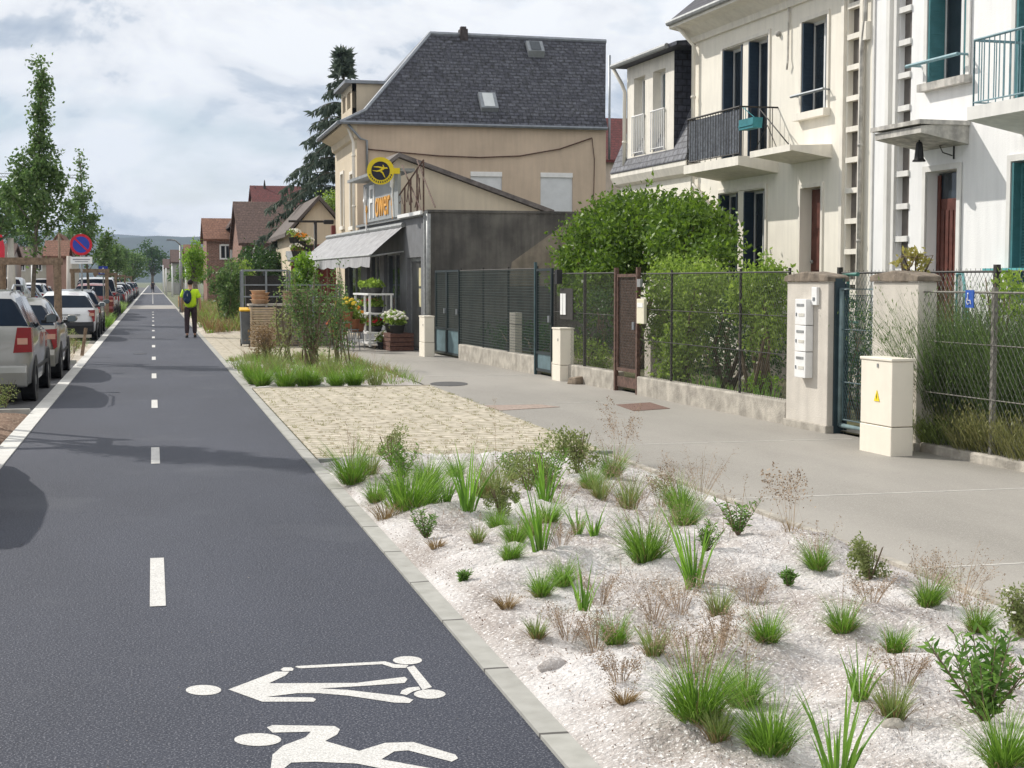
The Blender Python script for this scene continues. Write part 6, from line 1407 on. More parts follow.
for i, (Y, H) in enumerate(((92, 4.5), (122, 4.7), (160, 5.2))):
    tree('street_tree', f'small leafy tree along the kerb row, {ordn[i]} beyond the crossing sign', (-2.7, Y, 0), H, .07, limbs(1.9, H-.6, 16, lambda t: 1.0*(1-.6*t), 1.2), 1500, .17, YOUNG, (0, 0), .25, 'street trees', 20+i)
    stakes('tree_stakes', -2.7, Y, f'timber stake frame of the {ordn[i]} small tree beyond the crossing sign', 2.1)
bigtree('leafy_tree', 'broad green tree crown cut by the left edge behind the slim tree', (D(-8, 200, 60).x, 60, 4.4), 1.9, 1.9, 3500, .16, YOUNG, .12, seed=21)
sg_ = thing('no_parking_sign', 'round blue and red no-parking sign with a white plate below, on a grey pole', 'road sign', (D(82, 290, 49).x, 49, -.01)); r_ = .335; zc = D(82.5, 244.3, 49).z
MB().tube([(0, .06, 0), (0, .06, zc+.35)], .03, 8).build('pole', M_['galv'], sg_, True)
dsc = MB(); dsc.lathe([(.01, -.015), (r_, -.015), (r_, .02), (.01, .02)], 32, (0, 0, zc), 'y'); dk = dsc.build('disc', mat('red sign enamel', (.55, .02, .04), .4, .05, 4), sg_)
mb = MB(); mb.lathe([(.01, -.019), (r_*.76, -.019), (r_*.76, -.0155), (.01, -.0155)], 30, (0, 0, zc), 'y'); mb.build('blue_field', mat('blue road sign', (.03, .06, .38), .4, .05, 4), dk)
a_ = r_*.80; mb = MB(); mb.prism([(-a_*.77, zc+a_*.63), (-a_*.63, zc+a_*.77), (a_*.77, zc-a_*.63), (a_*.63, zc-a_*.77)], 'y', -.023, -.0195); mb.build('red_bar', MC['red sign enamel'], dk)
pl_ = MB().box(-.33, .33, -.02, .01, zc-.60, zc-.38).build('plate', M_['white'], sg_)
mb = MB(); mb.box(-.26, .26, -.024, -.0205, zc-.48, zc-.45); mb.box(-.2, .2, -.024, -.0205, zc-.54, zc-.52); mb.build('plate_marks', mat('faint plate marks', (.25, .25, .27), .6, .1, 5), pl_)
cs = thing('crossing_sign', 'small square blue pedestrian crossing sign beyond the thin tree', 'road sign', (D(103.5, 290, 66).x, 66, -.01)); zc = D(103.5, 270, 66).z
MB().tube([(0, .05, 0), (0, .05, zc+.2)], .03, 6).build('pole', M_['galv'], cs); pq = MB().box(-.19, .19, -.02, .01, zc-.17, zc+.17).build('plate', MC['blue road sign'], cs)
MB().prism([(-.13, zc-.13), (.13, zc-.13), (0, zc+.13)], 'y', -.026, -.0205).build('white_triangle', M_['white'], pq); MB().prism([(-.04, zc-.12), (.05, zc-.12), (.02, zc-.02), (.03, zc+.04), (-.02, zc+.04)], 'y', -.031, -.0265).build('walking_figure', M_['black'], pq)
fl = thing('banner', 'red and purple feather banner at the left edge', 'banner', (D(0, 290, 70).x, 70, 0)); MB().tube([(0, 0, 0), (0, 0, 3.3)], .03, 6).build('pole', M_['galv'], fl)
b0 = D(0, 265, 70).z; b1_ = D(0, 233, 70).z; MB().prism([(-.3, b0), (.22, b0), (.24, b0+.8), (.12, b1_), (-.3, b1_+.05)], 'y', -.02, .0).build('red_cloth', mat('red banner', (.75, .05, .08), .8, .05, 4), fl)
MB().prism([(-.3, b0-1.1), (.12, b0-1.1), (.21, b0-.005), (-.3, b0-.005)], 'y', -.02, .0).build('purple_cloth', mat('purple banner', (.14, .05, .35), .8, .05, 4), fl)
# leaning post with rail on the gravel island
lp = thing('island_rail', 'leaning wooden post with a low pale rail on the gravel island behind the near cars', 'rail', (G(82, 357).x, G(82, 357).y, .03)); q = lp.location; mp_ = q.y*1.02/FPX
MB().tube([(0, 0, 0), (4*mp_, 0, 26*mp_)], .045, 6).build('post', M_['wood'], lp); MB().box(-1.0, .22, -.03, .03, 17*mp_, 19*mp_+.02).build('rail', M_['concrete'], lp); MB().tube([(-.95, 0, 0), (-.95, 0, 20*mp_)], .04, 6).build('post', M_['wood'], lp)
# poles
def pole(name, px, py, Y, label, r=.07, m='galv', arm=None):
    P = D(px, py, Y); o = thing(name, label, 'pole' if arm is None else 'street lamp', (P.x, Y, 0)); MB().tube([(0, 0, 0), (0, 0, P.z)], [r*1.2, r*.7], 8).build('pole', M_[m], o, True)
    if arm: MB().tube([(0, 0, P.z), (arm*.5, 0, P.z+.25), (arm, 0, P.z+.3)], .045, 6).build('arm', M_[m], o, True); MB().box(min(arm*.85, arm*1.35), max(arm*.85, arm*1.35), -.14, .14, P.z+.24, P.z+.33).build('lamp_head', M_['metal_grey'], o, bevel=.02)
    return o
pole('street_lamp', 180.5, 245, 85, 'grey street lamp beside the bright green tree, arm reaching over the path', .10, 'galv', -.55)
pole('utility_pole', 10.5, 238, 60, 'thick pale concrete pole near the left edge', .16, 'pillar')
pole('utility_pole', 59, 232, 95, 'dark timber pole in front of the gabled house', .09, 'wood')
pole('utility_pole', 32.5, 262, 80, 'short white post behind the first tree frame', .10, 'white')
pole('utility_pole', 69, 256, 72, 'pale square gate post before the gabled house', .15, 'pillar')
for i, (px, py, Y) in enumerate(((186, 268, 130), (172, 266, 170), (166, 268, 190), (163, 265, 230))): pole('bollard_post', px, py, Y, f'thin pale post far along the right side of the path, {ordn[i]} one', .09, 'white')
# crane
cr_ = thing('tower_crane', 'distant grey tower crane jib crossing the sky behind the slim tree', 'crane', (D(-90, 300, 700).x, 700, 0)); zj = D(40, 177.5, 700).z; xj0 = D(-170, 170, 700).x-D(-90, 300, 700).x; xj1 = D(84, 178, 700).x-D(-90, 300, 700).x
mb = MB(); mb.tube([(0, 0, 0), (0, 0, zj+5)], .9, 4); mb.build('mast', M_['galv'], cr_)
mb = MB(); n = 40
for k in range(3): mb.tube([(xj0, (-.7, .7, 0)[k], zj+(0, 0, 2.2)[k]), (xj1, (-.7, .7, 0)[k], zj+(0, 0, 1.2)[k])], .15, 4)
for i in range(n): a = xj0+(xj1-xj0)*i/n; b = xj0+(xj1-xj0)*(i+1)/n; mb.tube([(a, 0, zj), ((a+b)/2, 0, zj+1.8), (b, 0, zj)], .1, 3)
mb.build('jib', M_['galv'], cr_)

# ---------------------------------------------------------------- far buildings
def simple_house(name, label, x0, x1, y0, y1, h, ridge, wallm, roofm, wins=(), gable='x', chim=None, hz=0., group='houses along the far street'):
    """box house; gable='x' means ridge runs along x (slope faces the camera), 'y' means gable faces the camera"""
    o = thing(name, label, 'house', ((x0+x1)/2, y0, 0), 0, group); X0 = x0-(x0+x1)/2; X1 = -X0; Dp = y1-y0
    MB().wall(X0, X1, 0, h, wins, 0, .2).build('wall', wallm, o); mb = MB(); mb.box(X0, X0+.25, .02, Dp, 0, h); mb.box(X1-.25, X1, .02, Dp, 0, h); mb.box(X0+.25, X1-.25, Dp-.2, Dp, 0, h)
    if gable == 'y': mb.prism([(X0, h), (X1, h), (0, ridge)], 'y', 0.001, .25)
    else:
        for s in (X0, X1-.25): mb.prism([(0.01, h), (Dp, h), (Dp/2, ridge)], 'x', s, s+.25)
    mb.build('side_walls', wallm, o)
    for a in wins:
        w_ = MB(); w_.box(a[0]-.1, a[0], -.05, .02, a[2]-.1, a[3]+.1); w_.box(a[1], a[1]+.1, -.05, .02, a[2]-.1, a[3]+.1); w_.box(a[0], a[1], -.05, .02, a[3], a[3]+.12); w_.box(a[0], a[1], -.05, .02, a[2]-.1, a[2]); w_.box((a[0]+a[1])/2-.04, (a[0]+a[1])/2+.04, .06, .10, a[2], a[3])
        q_ = w_.build('window', M_['white'], o); MB().box(a[0], a[1], .10, .12, a[2], a[3]).build('pane', M_['glass'], q_)
    mb = MB(); ov = .3
    if gable == 'x':
        mb.prism([(-ov, h-.15), (Dp/2, ridge), (Dp+ov, h-.15), (Dp+ov, h+.0), (Dp/2, ridge+.18), (-ov, h+.0)], 'x', X0-.2, X1+.2)
    else: mb.prism([(X0-ov, h-.2), (0, ridge), (X1+ov, h-.2), (X1+ov, h-.05), (0, ridge+.18), (X0-ov, h-.05)], 'y', -.25, Dp+.2)
    rf_ = mb.build('roof', roofm, o)
    if chim:
        for c in chim: MB().box(c[0]-.35, c[0]+.35, Dp/2-.3, Dp/2+.3, ridge-.6, ridge+c[1]).build('chimney', mat('brick chimney', (.28, .12, .08), .9, .3, 8), rf_)
    return o
brick = brickmat('red brick wall', (.30, .15, .11), (.24, .115, .09), (.38, .33, .28), .24, .075, .010, .9, .3, 'xz')
tileor = brickmat('orange roof tile', (.27, .13, .085), (.20, .095, .06), (.14, .07, .05), .2, .15, .012, .85, .4, 'xz', noise=.35)
tiledk = brickmat('brown roof tile', (.135, .085, .07), (.105, .065, .055), (.07, .045, .04), .2, .15, .012, .85, .4, 'xz', noise=.35)
tilered = brickmat('red roof tile', (.17, .05, .048), (.13, .04, .04), (.08, .03, .03), .2, .15, .012, .85, .4, 'xz', noise=.3)
pl1 = mat('pale render', (.55, .52, .44), .9, .08, 1, streak=.1); pl2 = mat('grey render', (.36, .35, .33), .9, .1, 1, streak=.15)
def hz_(px, py, Y): return D(px, py, Y)
def far(name, label, l, r, ye, yr, Y, dpt, wm, rm, wins=(), gable='x', chim=None):
    a = D(l, ye, Y); b = D(r, ye, Y); rr = D((l+r)/2, yr, Y+(dpt/2 if gable == 'x' else 0)); c = (a.x+b.x)/2; W = []
    for wl, wr_, wt, wb in wins: W.append((D(wl, wt, Y).x-c, D(wr_, wt, Y).x-c, D(wl, wb, Y).z, D(wl, wt, Y).z))
    return simple_house(name, label, a.x, b.x, Y, Y+dpt, a.z, rr.z, wm, rm, W, gable, chim)
far('house', 'narrow brick house with orange tiled roof, right of the bright green tree', 206.5, 233, 239, 221, 98, 7, brick, tileor, [(221, 230, 246, 258)])
far('house', 'large dark house with a steep brown tiled roof and a pale skylight', 242, 298, 243, 205, 82, 10, brick, tiledk, [(247, 252, 250, 262)])
o = far('house', 'tall dark red tiled building with two pointed finials on its roof', 256, 305, 212, 188, 125, 9, brick, tilered)
for px, pt, Y in ((264.5, 180, 129), (255, 186.5, 129)):
    fb = thing('roof_finial', 'taller pointed metal finial on the dark red roof' if px > 260 else 'shorter pointed finial at the left end of the dark red roof', 'finial', (0, 0, 0)); p = D(px, pt, Y); b = D(px, pt+12, Y); mb = MB(); mb.lathe([(.25, b.z-1.2), (.3, b.z-.3), (.12, b.z-.1), (.15, b.z+.1), (.03, p.z)], 8, (p.x, Y, 0)); mb.build('finial', M_['darkiron'], fb)
far('house', 'small narrow gabled house between the brick house and the brown-roofed one', 234, 241.5, 224, 216, 95, 7, pl2, tiledk, gable='y')
for i, (l, r, ye, yr, Y, wm, rm, lb_) in enumerate(((172, 186, 262, 251, 210, pl2, tiledk, 'small grey house beyond the street lamp'), (186, 200, 258, 246, 180, pl1, tileor, 'pale low house behind the bright green tree'), (164, 174, 268, 260, 260, pl1, tiledk, 'tiny far house beside the path vanishing point'))): far('house', lb_, l, r, ye, yr, Y, 9, wm, rm)
far('house', 'pale gabled house with a small window behind the dark timber pole', 46, 72, 255, 235, 112, 10, pl1, tileor, [(62, 66, 243, 248)], 'y')
far('house', 'long pale low house behind the first timber frame', 10, 46, 262, 249, 120, 9, pl1, tiledk, [(20, 24, 264, 270), (36, 41, 264, 270)])
far('house_porch', 'pink tiled lean-to in front of the pale gabled house', 46, 66, 256, 243, 106, 5, mat('pink render', (.45, .28, .22), .9, .1, 2), tileor)
far('house', 'low house at the left edge behind the concrete pole', -30, 9, 262, 246, 100, 9, pl2, tiledk, [(0, 4, 264, 270)])
# tan low gabled building left of the tan house, with a red-framed entrance
far('garage_building', 'low tan gabled building with dark verge left of the tall tan house', 292, 346, 232, 200, 60, 8, tanl, mat('dark verge', (.12, .10, .09), .85, .2, 5), gable='y')
re_ = thing('red_kiosk', 'red framed kiosk wall with grey awning left of the shop awning', 'kiosk', (D(312, 300, 56).x, 56, 0)); zt_ = D(312, 228, 56).z
redw = mat('red painted wall', (.16, .045, .04), .8, .15, 4); mb = MB(); mb.box(-.75, .75, 0, .2, 0, zt_-.6); mb.box(.75, .9, -.1, .25, 0, zt_+.1); mb.build('wall', redw, re_)
MB().prism([(-.9, 2.45), (-.9, 2.52), (0, 2.85), (0, 2.7)], 'x', -.95, .75).build('awning', M_['galv'], re_); MB().box(-.3, .4, -.03, -.002, 0.0, 2.1).build('door', M_['doorred'], re_)
sl_ = thing('street_lamp', 'dark street lamp with a long horizontal arm in front of the red kiosk', 'street lamp', (D(316, 300, 54).x, 54, 0)); zz = D(316, 221.5, 54).z
MB().tube([(0, 0, 0), (0, 0, zz)], .06, 8).build('pole', M_['darkiron'], sl_, True); MB().tube([(-.95, 0, zz), (.35, 0, zz)], .045, 6).build('arm', M_['darkiron'], sl_); MB().box(.3, .65, -.12, .12, zz-.09, zz+.06).build('lamp_head', M_['black'], sl_, bevel=.03)
for k, (px, py, c_, lb_) in enumerate(((294, 232, 'white', 'white hanging basket left of the lamp pole'), (301, 236, 'orange', 'orange hanging basket by the lamp pole'), (308, 240, 'white', 'pale hanging basket below the orange one'), (297, 246, 'white', 'lowest pale hanging basket over the red kiosk'))):
    p = D(px, py+4, 53.6); flowerpot((p.x, p.y, p.z-.25), .24, .5, c_, lb_, 'dark', 30, 60, 'hanging_basket', 'flower baskets by the dark lamp'); MB().tube([(0, 0, -(p.z-.25)), (0, 0, .02)], .02, 6).build('pole', M_['darkiron'], [o_ for o_ in C.objects if o_.name.startswith('hanging_basket')][-1])
# house between tan and cream (behind the gap)
bh = D(606, 140, 72)
far('house', 'pinkish house with a red roof seen in the gap between the tan and cream houses', 603, 660, 160, 122, 74, 9, mat('pinkish render', (.50, .42, .36), .9, .08, 1, streak=.1), tilered)

# ---------------------------------------------------------------- trees along the street and spruce
spc = D(345, 290, 68)
def spruce(name, label, x, y, H, r0, seed):
    g = np.random.default_rng(seed); o = thing(name, label, 'tree', (x, y, 0))
    MB().tube([(0, 0, 0), (.05, 0, H*.5), (0, 0, H)], [.28, .17, .02], 8).build('trunk', M_['bark'], o, True)
    mb = MB(); P = []; Dv = []; z = 2.0; k = 0
    while z < H-.25:
        t = (z-2)/(H-2); ln0 = r0*(1-t)**1.15*(.62 if t > .84 else 1)+.16; nb = 8 if t < .8 else 6
        for j in range(nb):
            a = k*.9+j*2*PI/nb+g.uniform(-.25, .25); ln = ln0*g.uniform(.7, 1.12); m = max(4, int(ln/.16))
            pts = []
            for q in range(m+1):
                u = q/m; pts.append(Vector((math.cos(a)*ln*u, math.sin(a)*ln*u, z+.10*ln*math.sin(u*PI*.9)-ln*.28*u*u+.10*ln*max(0, u-.8))))
            mb.tube(pts, .03, 4, .008)
            for q in range(1, m+1):
                wd = .34*(1-q/m*.7)*min(1, ln)
                for _ in range(10):
                    s_ = g.uniform(-wd, wd); pp_ = pts[q]+Vector((-math.sin(a)*s_, math.cos(a)*s_, -abs(s_)*.25+g.uniform(-.10, .05)))
                    P.append(pp_); Dv.append((math.cos(a)*.35-math.sin(a)*s_*1.2, math.sin(a)*.35+math.cos(a)*s_*1.2, -1.1 if t < .85 else .1))
        z += .64 if t < .8 else .40; k += 1
    mb.build('limbs', M_['bark'], o); V, F = leaves(np.array(P), .36, .26, 0, seed, dirs=np.array(Dv)); npmesh('crown', V, F, SPRUCE, o); return o
spruce('spruce_tree', 'tall dark spruce with drooping boughs behind the tan house', spc.x, 68, D(345, 45, 68).z, 5.2, 3)
def bt(px, pt, pb, wpx, Y, n, m, lb_, sd, size=None):
    c = D(px, (pt+pb)/2, Y); k = mpp(Y); bigtree('leafy_tree', lb_, (c.x, c.y, max(c.z, (pb-pt)*k*.5+.3)), wpx*k/2, (pb-pt)*k/2, n, size or max(.12, 2.2*k), m, .12+.0007*Y, seed=sd)
bt(194, 236, 290, 26, 78, 2600, LIME, 'bright yellow-green tree between the street lamp and the brick house', 31)
bt(152, 240, 283, 36, 330, 1800, DEEP, 'dark rounded tree closing the view at the end of the path', 32)
bt(132, 245, 286, 34, 200, 1800, YOUNG, 'broad mid green tree left of the path end', 33)
bt(115, 242, 284, 26, 240, 1500, DEEP, 'dull green tree behind the white lorry', 34)
bt(72, 228, 250, 40, 200, 1300, YOUNG, 'far green tree behind the pale gabled house', 35)
bt(20, 222, 262, 50, 190, 1500, DEEP, 'dark tree mass behind the left houses', 36)
bt(262, 240, 300, 66, 66, 4200, DEEP, 'wide dark green tree in front of the brown-roofed house', 37)
bt(232, 262, 312, 30, 56, 2200, YOUNG, 'slender soft green tree in the far planted bed', 38)
bt(303, 248, 305, 26, 47, 1700, LIME, 'small fresh green tree behind the crates', 39)
bt(330, 185, 235, 40, 62, 2600, HEDGE, 'bright green leafy tree at the foot of the spruce', 40)
bt(300, 208, 262, 34, 72, 2200, DEEP, 'dark conifer-like tree against the brown roof', 41)
for i, (px, Y) in enumerate(((205, 150), (178, 250), (186, 190))): bt(px, 262, 287, 22, Y, 900, YOUNG, f'small street-side tree beyond the brick house, {ordn[i]} of the far ones', 50+i)
# planting in the far beds
g = np.random.default_rng(77)
def growth(name, label, x0, x1, y0, y1, n, h, mats, zf, seed, per=10, wd=.02):
    g = np.random.default_rng(seed); parts = []; mi = []
    for i in range(n):
        x, y = g.uniform(x0, x1), g.uniform(y0, y1); V, F = blades(g, per, h*g.uniform(.4, 1.1), .12, wd, .5, .6, 3, c0=(x, y, zf(x, y)-.01)); parts.append((V, F)); mi += [int(g.integers(len(mats)))]*len(F)
    V, F = cat(parts); tag(npmesh(name, V, F, mats, None, False, mi), label, 'ground cover', kind='stuff')
growth('bed_grasses', 'green and straw grasses covering the planted bed beyond the cream paving', 1.6, 4.3, 25.0, 33.3, 300, .26, [GR, GR2, GRB, GR2], zbed2, 3, 22, .010)
growth('far_bed_grasses', 'tall wild grasses in the far planted bed beside the walking man', 1.75, 4.3, 50, 95, 900, .75, [GR2, GRB, GR, GRB], zbed3, 4, 14, .025)
growth('island_weeds', 'weeds on the gravel island behind the near cars', -3.5, -1.8, 33.6, 43, 60, .35, [GR2, FORB, GRB], zi, 5, 14, .014)
growth('island_grass', 'rough grass on the island beyond the dark car', -3.6, -1.7, 57.6, 67.8, 330, .55, [GR, GR2, GR], zi2, 6, 12, .03)
growth('far_island_grass', 'rough grass on the far island along the kerb', -3.6, -1.7, 84.2, 97.8, 300, .6, [GR, GR2], zi3, 7, 12, .04)
for i, (px, py) in enumerate(((176, 298), (172, 297), (184, 300))):
    p = G(px+2, 304-i*2.5); o = thing('wooden_edging', f'rusty brown timber edging panel along the far bed, {ordn[i]} one', 'edging', (1.75, 76+i*12, 0)); mb = MB()
    for j in range(8): mb.box(-.04, .04, j*.9, j*.9+.75, 0, .55+.1*(j % 3))
    mb.build('boards', mat('rusty orange boards', (.36, .20, .09), .9, .3, 6), o)
# plants on the near mulch bed and islands
for px, py, h, lb_, kd in ((6, 411, .42, 'yellow-green leafy plant with small white flowers at the left edge in the brown mulch', 'shrub'), (68, 352, .5, 'dark green weed clump on the gravel island behind the near cars', 'shrub'), (74, 356, .34, 'yellow-green low clump next to the leaning wooden post', 'shrub')):
    p = G(px, py); tuft('bed_plant', kd, (p.x, p.y, .04), h, lb_, 'plants on the left islands', n=700)
# ---------------------------------------------------------------- plants of the sand bed (px, py of the foot, height in px)
PL = [
 (352, 483, 38, 'fescue', 'grass tuft with tall dry stalks at the paving corner nearest the path', 6),
 (300+90/3.2, 400+310/3.2, 0, None, '', 0),
 (391, 472, 30, 'shrub', 'olive-green bushy plant against the paving edge, second plant from the path', 0),
 (376, 500, 24, 'fescue', 'short green tuft just behind the big bright clump near the path', 0),
 (413, 512, 46, 'fescue', 'broad bright green feathery clump in the left part of the bed', 0),
 (398, 505, 26, 'forb', 'mid green leafy clump touching the left of the broad feathery clump', 0),
 (455, 478, 20, 'fescue', 'small neat tuft standing alone against the dark paving edge', 3),
 (446, 512, 32, 'iris', 'short blade-leaved plant left of the tall iris clump near the paving', 0),
 (468, 520, 60, 'iris', 'tall blade-leaved clump in the back of the bed, left of centre', 0),
 (426, 540, 30, 'forb', 'small broad-leaved weed on bare sand near the path kerb', 0),
 (436, 552, 14, 'brown', 'tiny straw-brown tuft below the small broad-leaved weed', 0),
 (478, 555, 20, 'sparse', 'small pale tuft with a single tall dry stalk', 2),
 (483, 500, 28, 'sparse', 'thin faded tuft behind the tall blade-leaved clump', 3),
 (500, 522, 30, 'shrub', 'spreading olive mat in the middle of the back part of the bed', 0),
 (463, 583, 12, 'forb', 'tiny seedling alone on the sand near the kerb', 0),
 (528, 493, 44, 'shrub', 'upright olive shrub against the paving edge, left of the rounded one', 0),
 (577, 478, 46, 'shrub', 'large rounded yellow-green shrub at the far right corner of the paving', 0),
 (590, 492, 26, 'fescue', 'dark green tuft just right of the rounded shrub', 0),
 (612, 480, 28, 'fescue', 'dark green tuft behind the right side of the rounded shrub', 4),
 (628, 508, 36, 'sparse', 'straw-coloured fluffy tuft near the sidewalk edge, right of the dark tufts', 5),
 (545, 512, 48, 'iris', 'blade-leaved clump in front of the upright olive shrub', 0),
 (548, 528, 30, 'fescue', 'green tuft at the base of the blade-leaved clump, centre back', 0),
 (578, 535, 34, 'iris', 'left of two short blade-leaved plants side by side at the centre back', 0),
 (594, 538, 30, 'iris', 'right of two short blade-leaved plants side by side at the centre back', 0),
 (515, 554, 30, 'fescue', 'dark green tuft in the centre left, the upper of a close pair', 0),
 (510, 575, 26, 'fescue', 'dark green tuft in the centre left, the lower of a close pair', 0),
 (541, 568, 68, 'iris', 'tall bright blade-leaved plant standing in the centre of the bed', 0),
 (541, 600, 30, 'fescue', 'round bright tuft below the tall bright blade-leaved plant', 0),
 (563, 590, 30, 'fescue', 'looser tuft between the round bright one and the blade-leaved plant to its right', 0),
 (584, 613, 56, 'iris', 'blade-leaved plant right of the round bright tuft', 0),
 (507, 612, 18, 'brown', 'straw-brown dead tuft near the path kerb, midway down the bed', 0),
 (537, 640, 24, 'sparse', 'half-brown tuft above the stone and hole in the sand', 0),
 (616, 640, 36, 'fescue', 'thin green tuft below the blade-leaved plant, centre front', 3),
 (653, 668, 34, 'sparse', 'thin dull tuft in the front centre, above the big red-stalked clump', 2),
 (645, 568, 50, 'fescue', 'large bright clump right of centre near the tall broad blades', 4),
 (694, 590, 78, 'iris', 'tallest broad-bladed plant, right of centre of the bed', 0),
 (706, 560, 34, 'forb', 'low leafy plant just right of the tallest broad-bladed plant', 0),
 (684, 530, 38, 'fescue', 'green tuft behind the tallest blades near the sidewalk edge, front of a pair', 0),
 (680, 508, 34, 'fescue', 'green tuft nearest the sidewalk edge, rear of a pair behind the tallest blades', 5),
 (738, 544, 40, 'forb', 'broad-leaved clump with dry flower stalks at the sidewalk edge', 5),
 (790, 545, 80, 'stalk', 'tall dead reddish stalks at the sidewalk edge', 0),
 (818, 574, 34, 'fescue', 'dark tuft with fine seed stalks right of the dead reddish stalks', 7),
 (788, 585, 20, 'forb', 'small leafy rosette left of the dark tuft by the sidewalk', 0),
 (719, 617, 34, 'sparse', 'yellowish tuft in bare sand below the tallest broad blades', 4),
 (767, 653, 40, 'fescue', 'dark green tuft leaning left in the middle of the right part', 0),
 (843, 640, 38, 'fescue', 'dark green spiky tuft in the right part, left of a smaller one', 3),
 (895, 654, 32, 'fescue', 'smaller dark spiky tuft, left of the path-side of the leafy plant', 0),
 (870, 586, 40, 'shrub', 'grey-green bushy plant close to the sidewalk edge on the right', 0),
 (928, 614, 38, 'fescue', 'tuft with long airy seed stalks near the sidewalk edge, first from the right corner', 9),
 (978, 642, 36, 'fescue', 'tuft with long airy seed stalks near the sidewalk edge, nearest the right edge', 9),
 (1020, 636, 50, 'shrub', 'bushy plant with small white flowers cut by the right edge', 0),
 (860, 710, 58, 'iris', 'yellow-green blade-leaved plant left of the dull tuft on the right', 0),
 (893, 728, 50, 'sparse', 'dull green tuft with a pale stone at its foot, right of the yellow-green blades', 3),
 (985, 732, 104, 'forb', 'tall leafy willow-like plant at the lower right', 0),
 (1004, 790, 70, 'fescue', 'bright grass clump in the bottom right corner', 0),
 (838, 800, 110, 'iris', 'tall blade-leaved plant rising from the bottom edge', 0),
 (770, 762, 62, 'fescue', 'big dark grass clump at the bottom, right of the red-stalked clump', 0),
 (697, 738, 72, 'fescue', 'big grass clump with reddish dry stalks in the front centre', 12),
 (744, 710, 52, 'fescue', 'grass clump touching the upper right of the big red-stalked one', 4),
 (625, 708, 20, 'brown', 'small straw-brown tuft right of the hole in the sand', 2),
 (596, 648, 40, 'wisp', 'tangled dead brown twiggy plant above the hole in the sand', 0),
 (568, 640, 44, 'wisp', 'dead wiry plant growing from the hole in the sand', 0),
 (655, 622, 44, 'wisp', 'wispy dry seed heads in the centre of the bed', 0),
 (720, 668, 50, 'wisp', 'fine dry seed heads above the big front clump', 0),
 (662, 560, 60, 'wisp', 'dry seed heads rising behind the large bright clump', 0),
 (640, 460, 60, 'stalk', 'tall thin dry stalks by the sidewalk edge beyond the bed centre', 0),
 (700, 500, 50, 'wisp', 'pinkish airy seed heads along the sidewalk edge', 0),
 (960, 600, 70, 'wisp', 'airy dry seed heads against the sidewalk near the right edge', 0),
 (905, 690, 40, 'wisp', 'fine dry stems on the sand left of the leafy willow-like plant', 0),
 (620, 690, 34, 'wisp', 'low fine dry stems in the front left sand', 0),
 (640, 500, 40, 'wisp', 'dry fluffy stems behind the straw-coloured tuft', 0),
 (370, 478, 26, 'sparse', 'pale tuft wedged between the corner tuft and the olive bushy plant', 2),
 (402, 482, 34, 'forb', 'leafy plant against the paving edge just right of the olive bushy plant', 0),
 (428, 488, 30, 'fescue', 'loose green tuft behind the broad feathery clump, close to the paving edge', 3),
 (386, 516, 24, 'brown', 'reddish-brown dead clump at the left foot of the broad feathery clump', 0),
 (495, 500, 46, 'sparse', 'faded feathery clump between the tall blade clump and the olive shrubs', 4),
 (512, 482, 32, 'forb', 'upright leafy stems by the paving edge, left of the upright olive shrub', 0),
 (548, 488, 36, 'forb', 'leafy stems between the two olive shrubs at the paving edge', 0),
 (560, 508, 26, 'wisp', 'dry stems between the rounded shrub and the centre-back blades', 0),
 (530, 545, 30, 'sparse', 'thin pale tuft just above the close dark pair, right side', 0),
 (498, 535, 26, 'fescue', 'spreading tuft at the lower edge of the olive mat', 0),
 (600, 500, 30, 'sparse', 'olive-green feathery tuft below the dark tufts right of the rounded shrub', 3),
 (560, 560, 30, 'wisp', 'dry twigs beside the tall bright blade-leaved plant', 0),
 (600, 600, 40, 'wisp', 'brown twiggy haze right of the round bright tuft', 0),
 (680, 612, 44, 'wisp', 'brown stems below the tallest broad blades', 0),
 (690, 680, 60, 'wisp', 'brown seed heads rising out of the big red-stalked clump', 0),
 (750, 600, 34, 'wisp', 'scattered dry stems right of the yellowish tuft', 0),
 (660, 505, 40, 'stalk', 'leaning dry stalks right of the straw-coloured fluffy tuft', 0),
 (870, 622, 34, 'wisp', 'small dry tangle below the grey-green bushy plant', 0),
 (1010, 690, 40, 'wisp', 'dry stems at the right edge above the willow-like plant', 0),
 (718, 752, 40, 'sparse', 'dull brownish grass at the foot of the big red-stalked clump', 0),
]
for px, py, h, kd, lb_, stk in PL:
    if kd is None: continue
    p = G(px, py, .03); p.x = min(max(p.x, 1.62), 4.36); p.y = min(p.y, 14.3); z = zbed(p.x, p.y); H = h*mpp(p.y)*(1.15 if py < 520 else 1.05)
    o = tuft('grass_tuft' if kd in ('fescue', 'sparse', 'brown') else {'iris': 'iris_plant', 'forb': 'leafy_plant', 'shrub': 'low_shrub', 'stalk': 'dry_stalks', 'wisp': 'dry_stalks'}[kd], kd, (p.x, p.y, z-.008), H, lb_, 'plants of the sand bed', stalks=stk, n=(300 if kd == 'fescue' and h > 44 else 24 if px == 985 else None), w=(H*.42 if px == 413 else H*.24 if px in (697, 770) else None))
    if px == 1020:
        mb = MB()
        for i in range(12): mb.ball((rnd.uniform(-.09, .09), rnd.uniform(-.09, .09), H*rnd.uniform(.6, 1.05)), .012, 7, 4, (1, 1, .5))
        mb.build('blossoms', mat('petals white', fl_cols['white'], .7, .2, 30, island=.25), o)
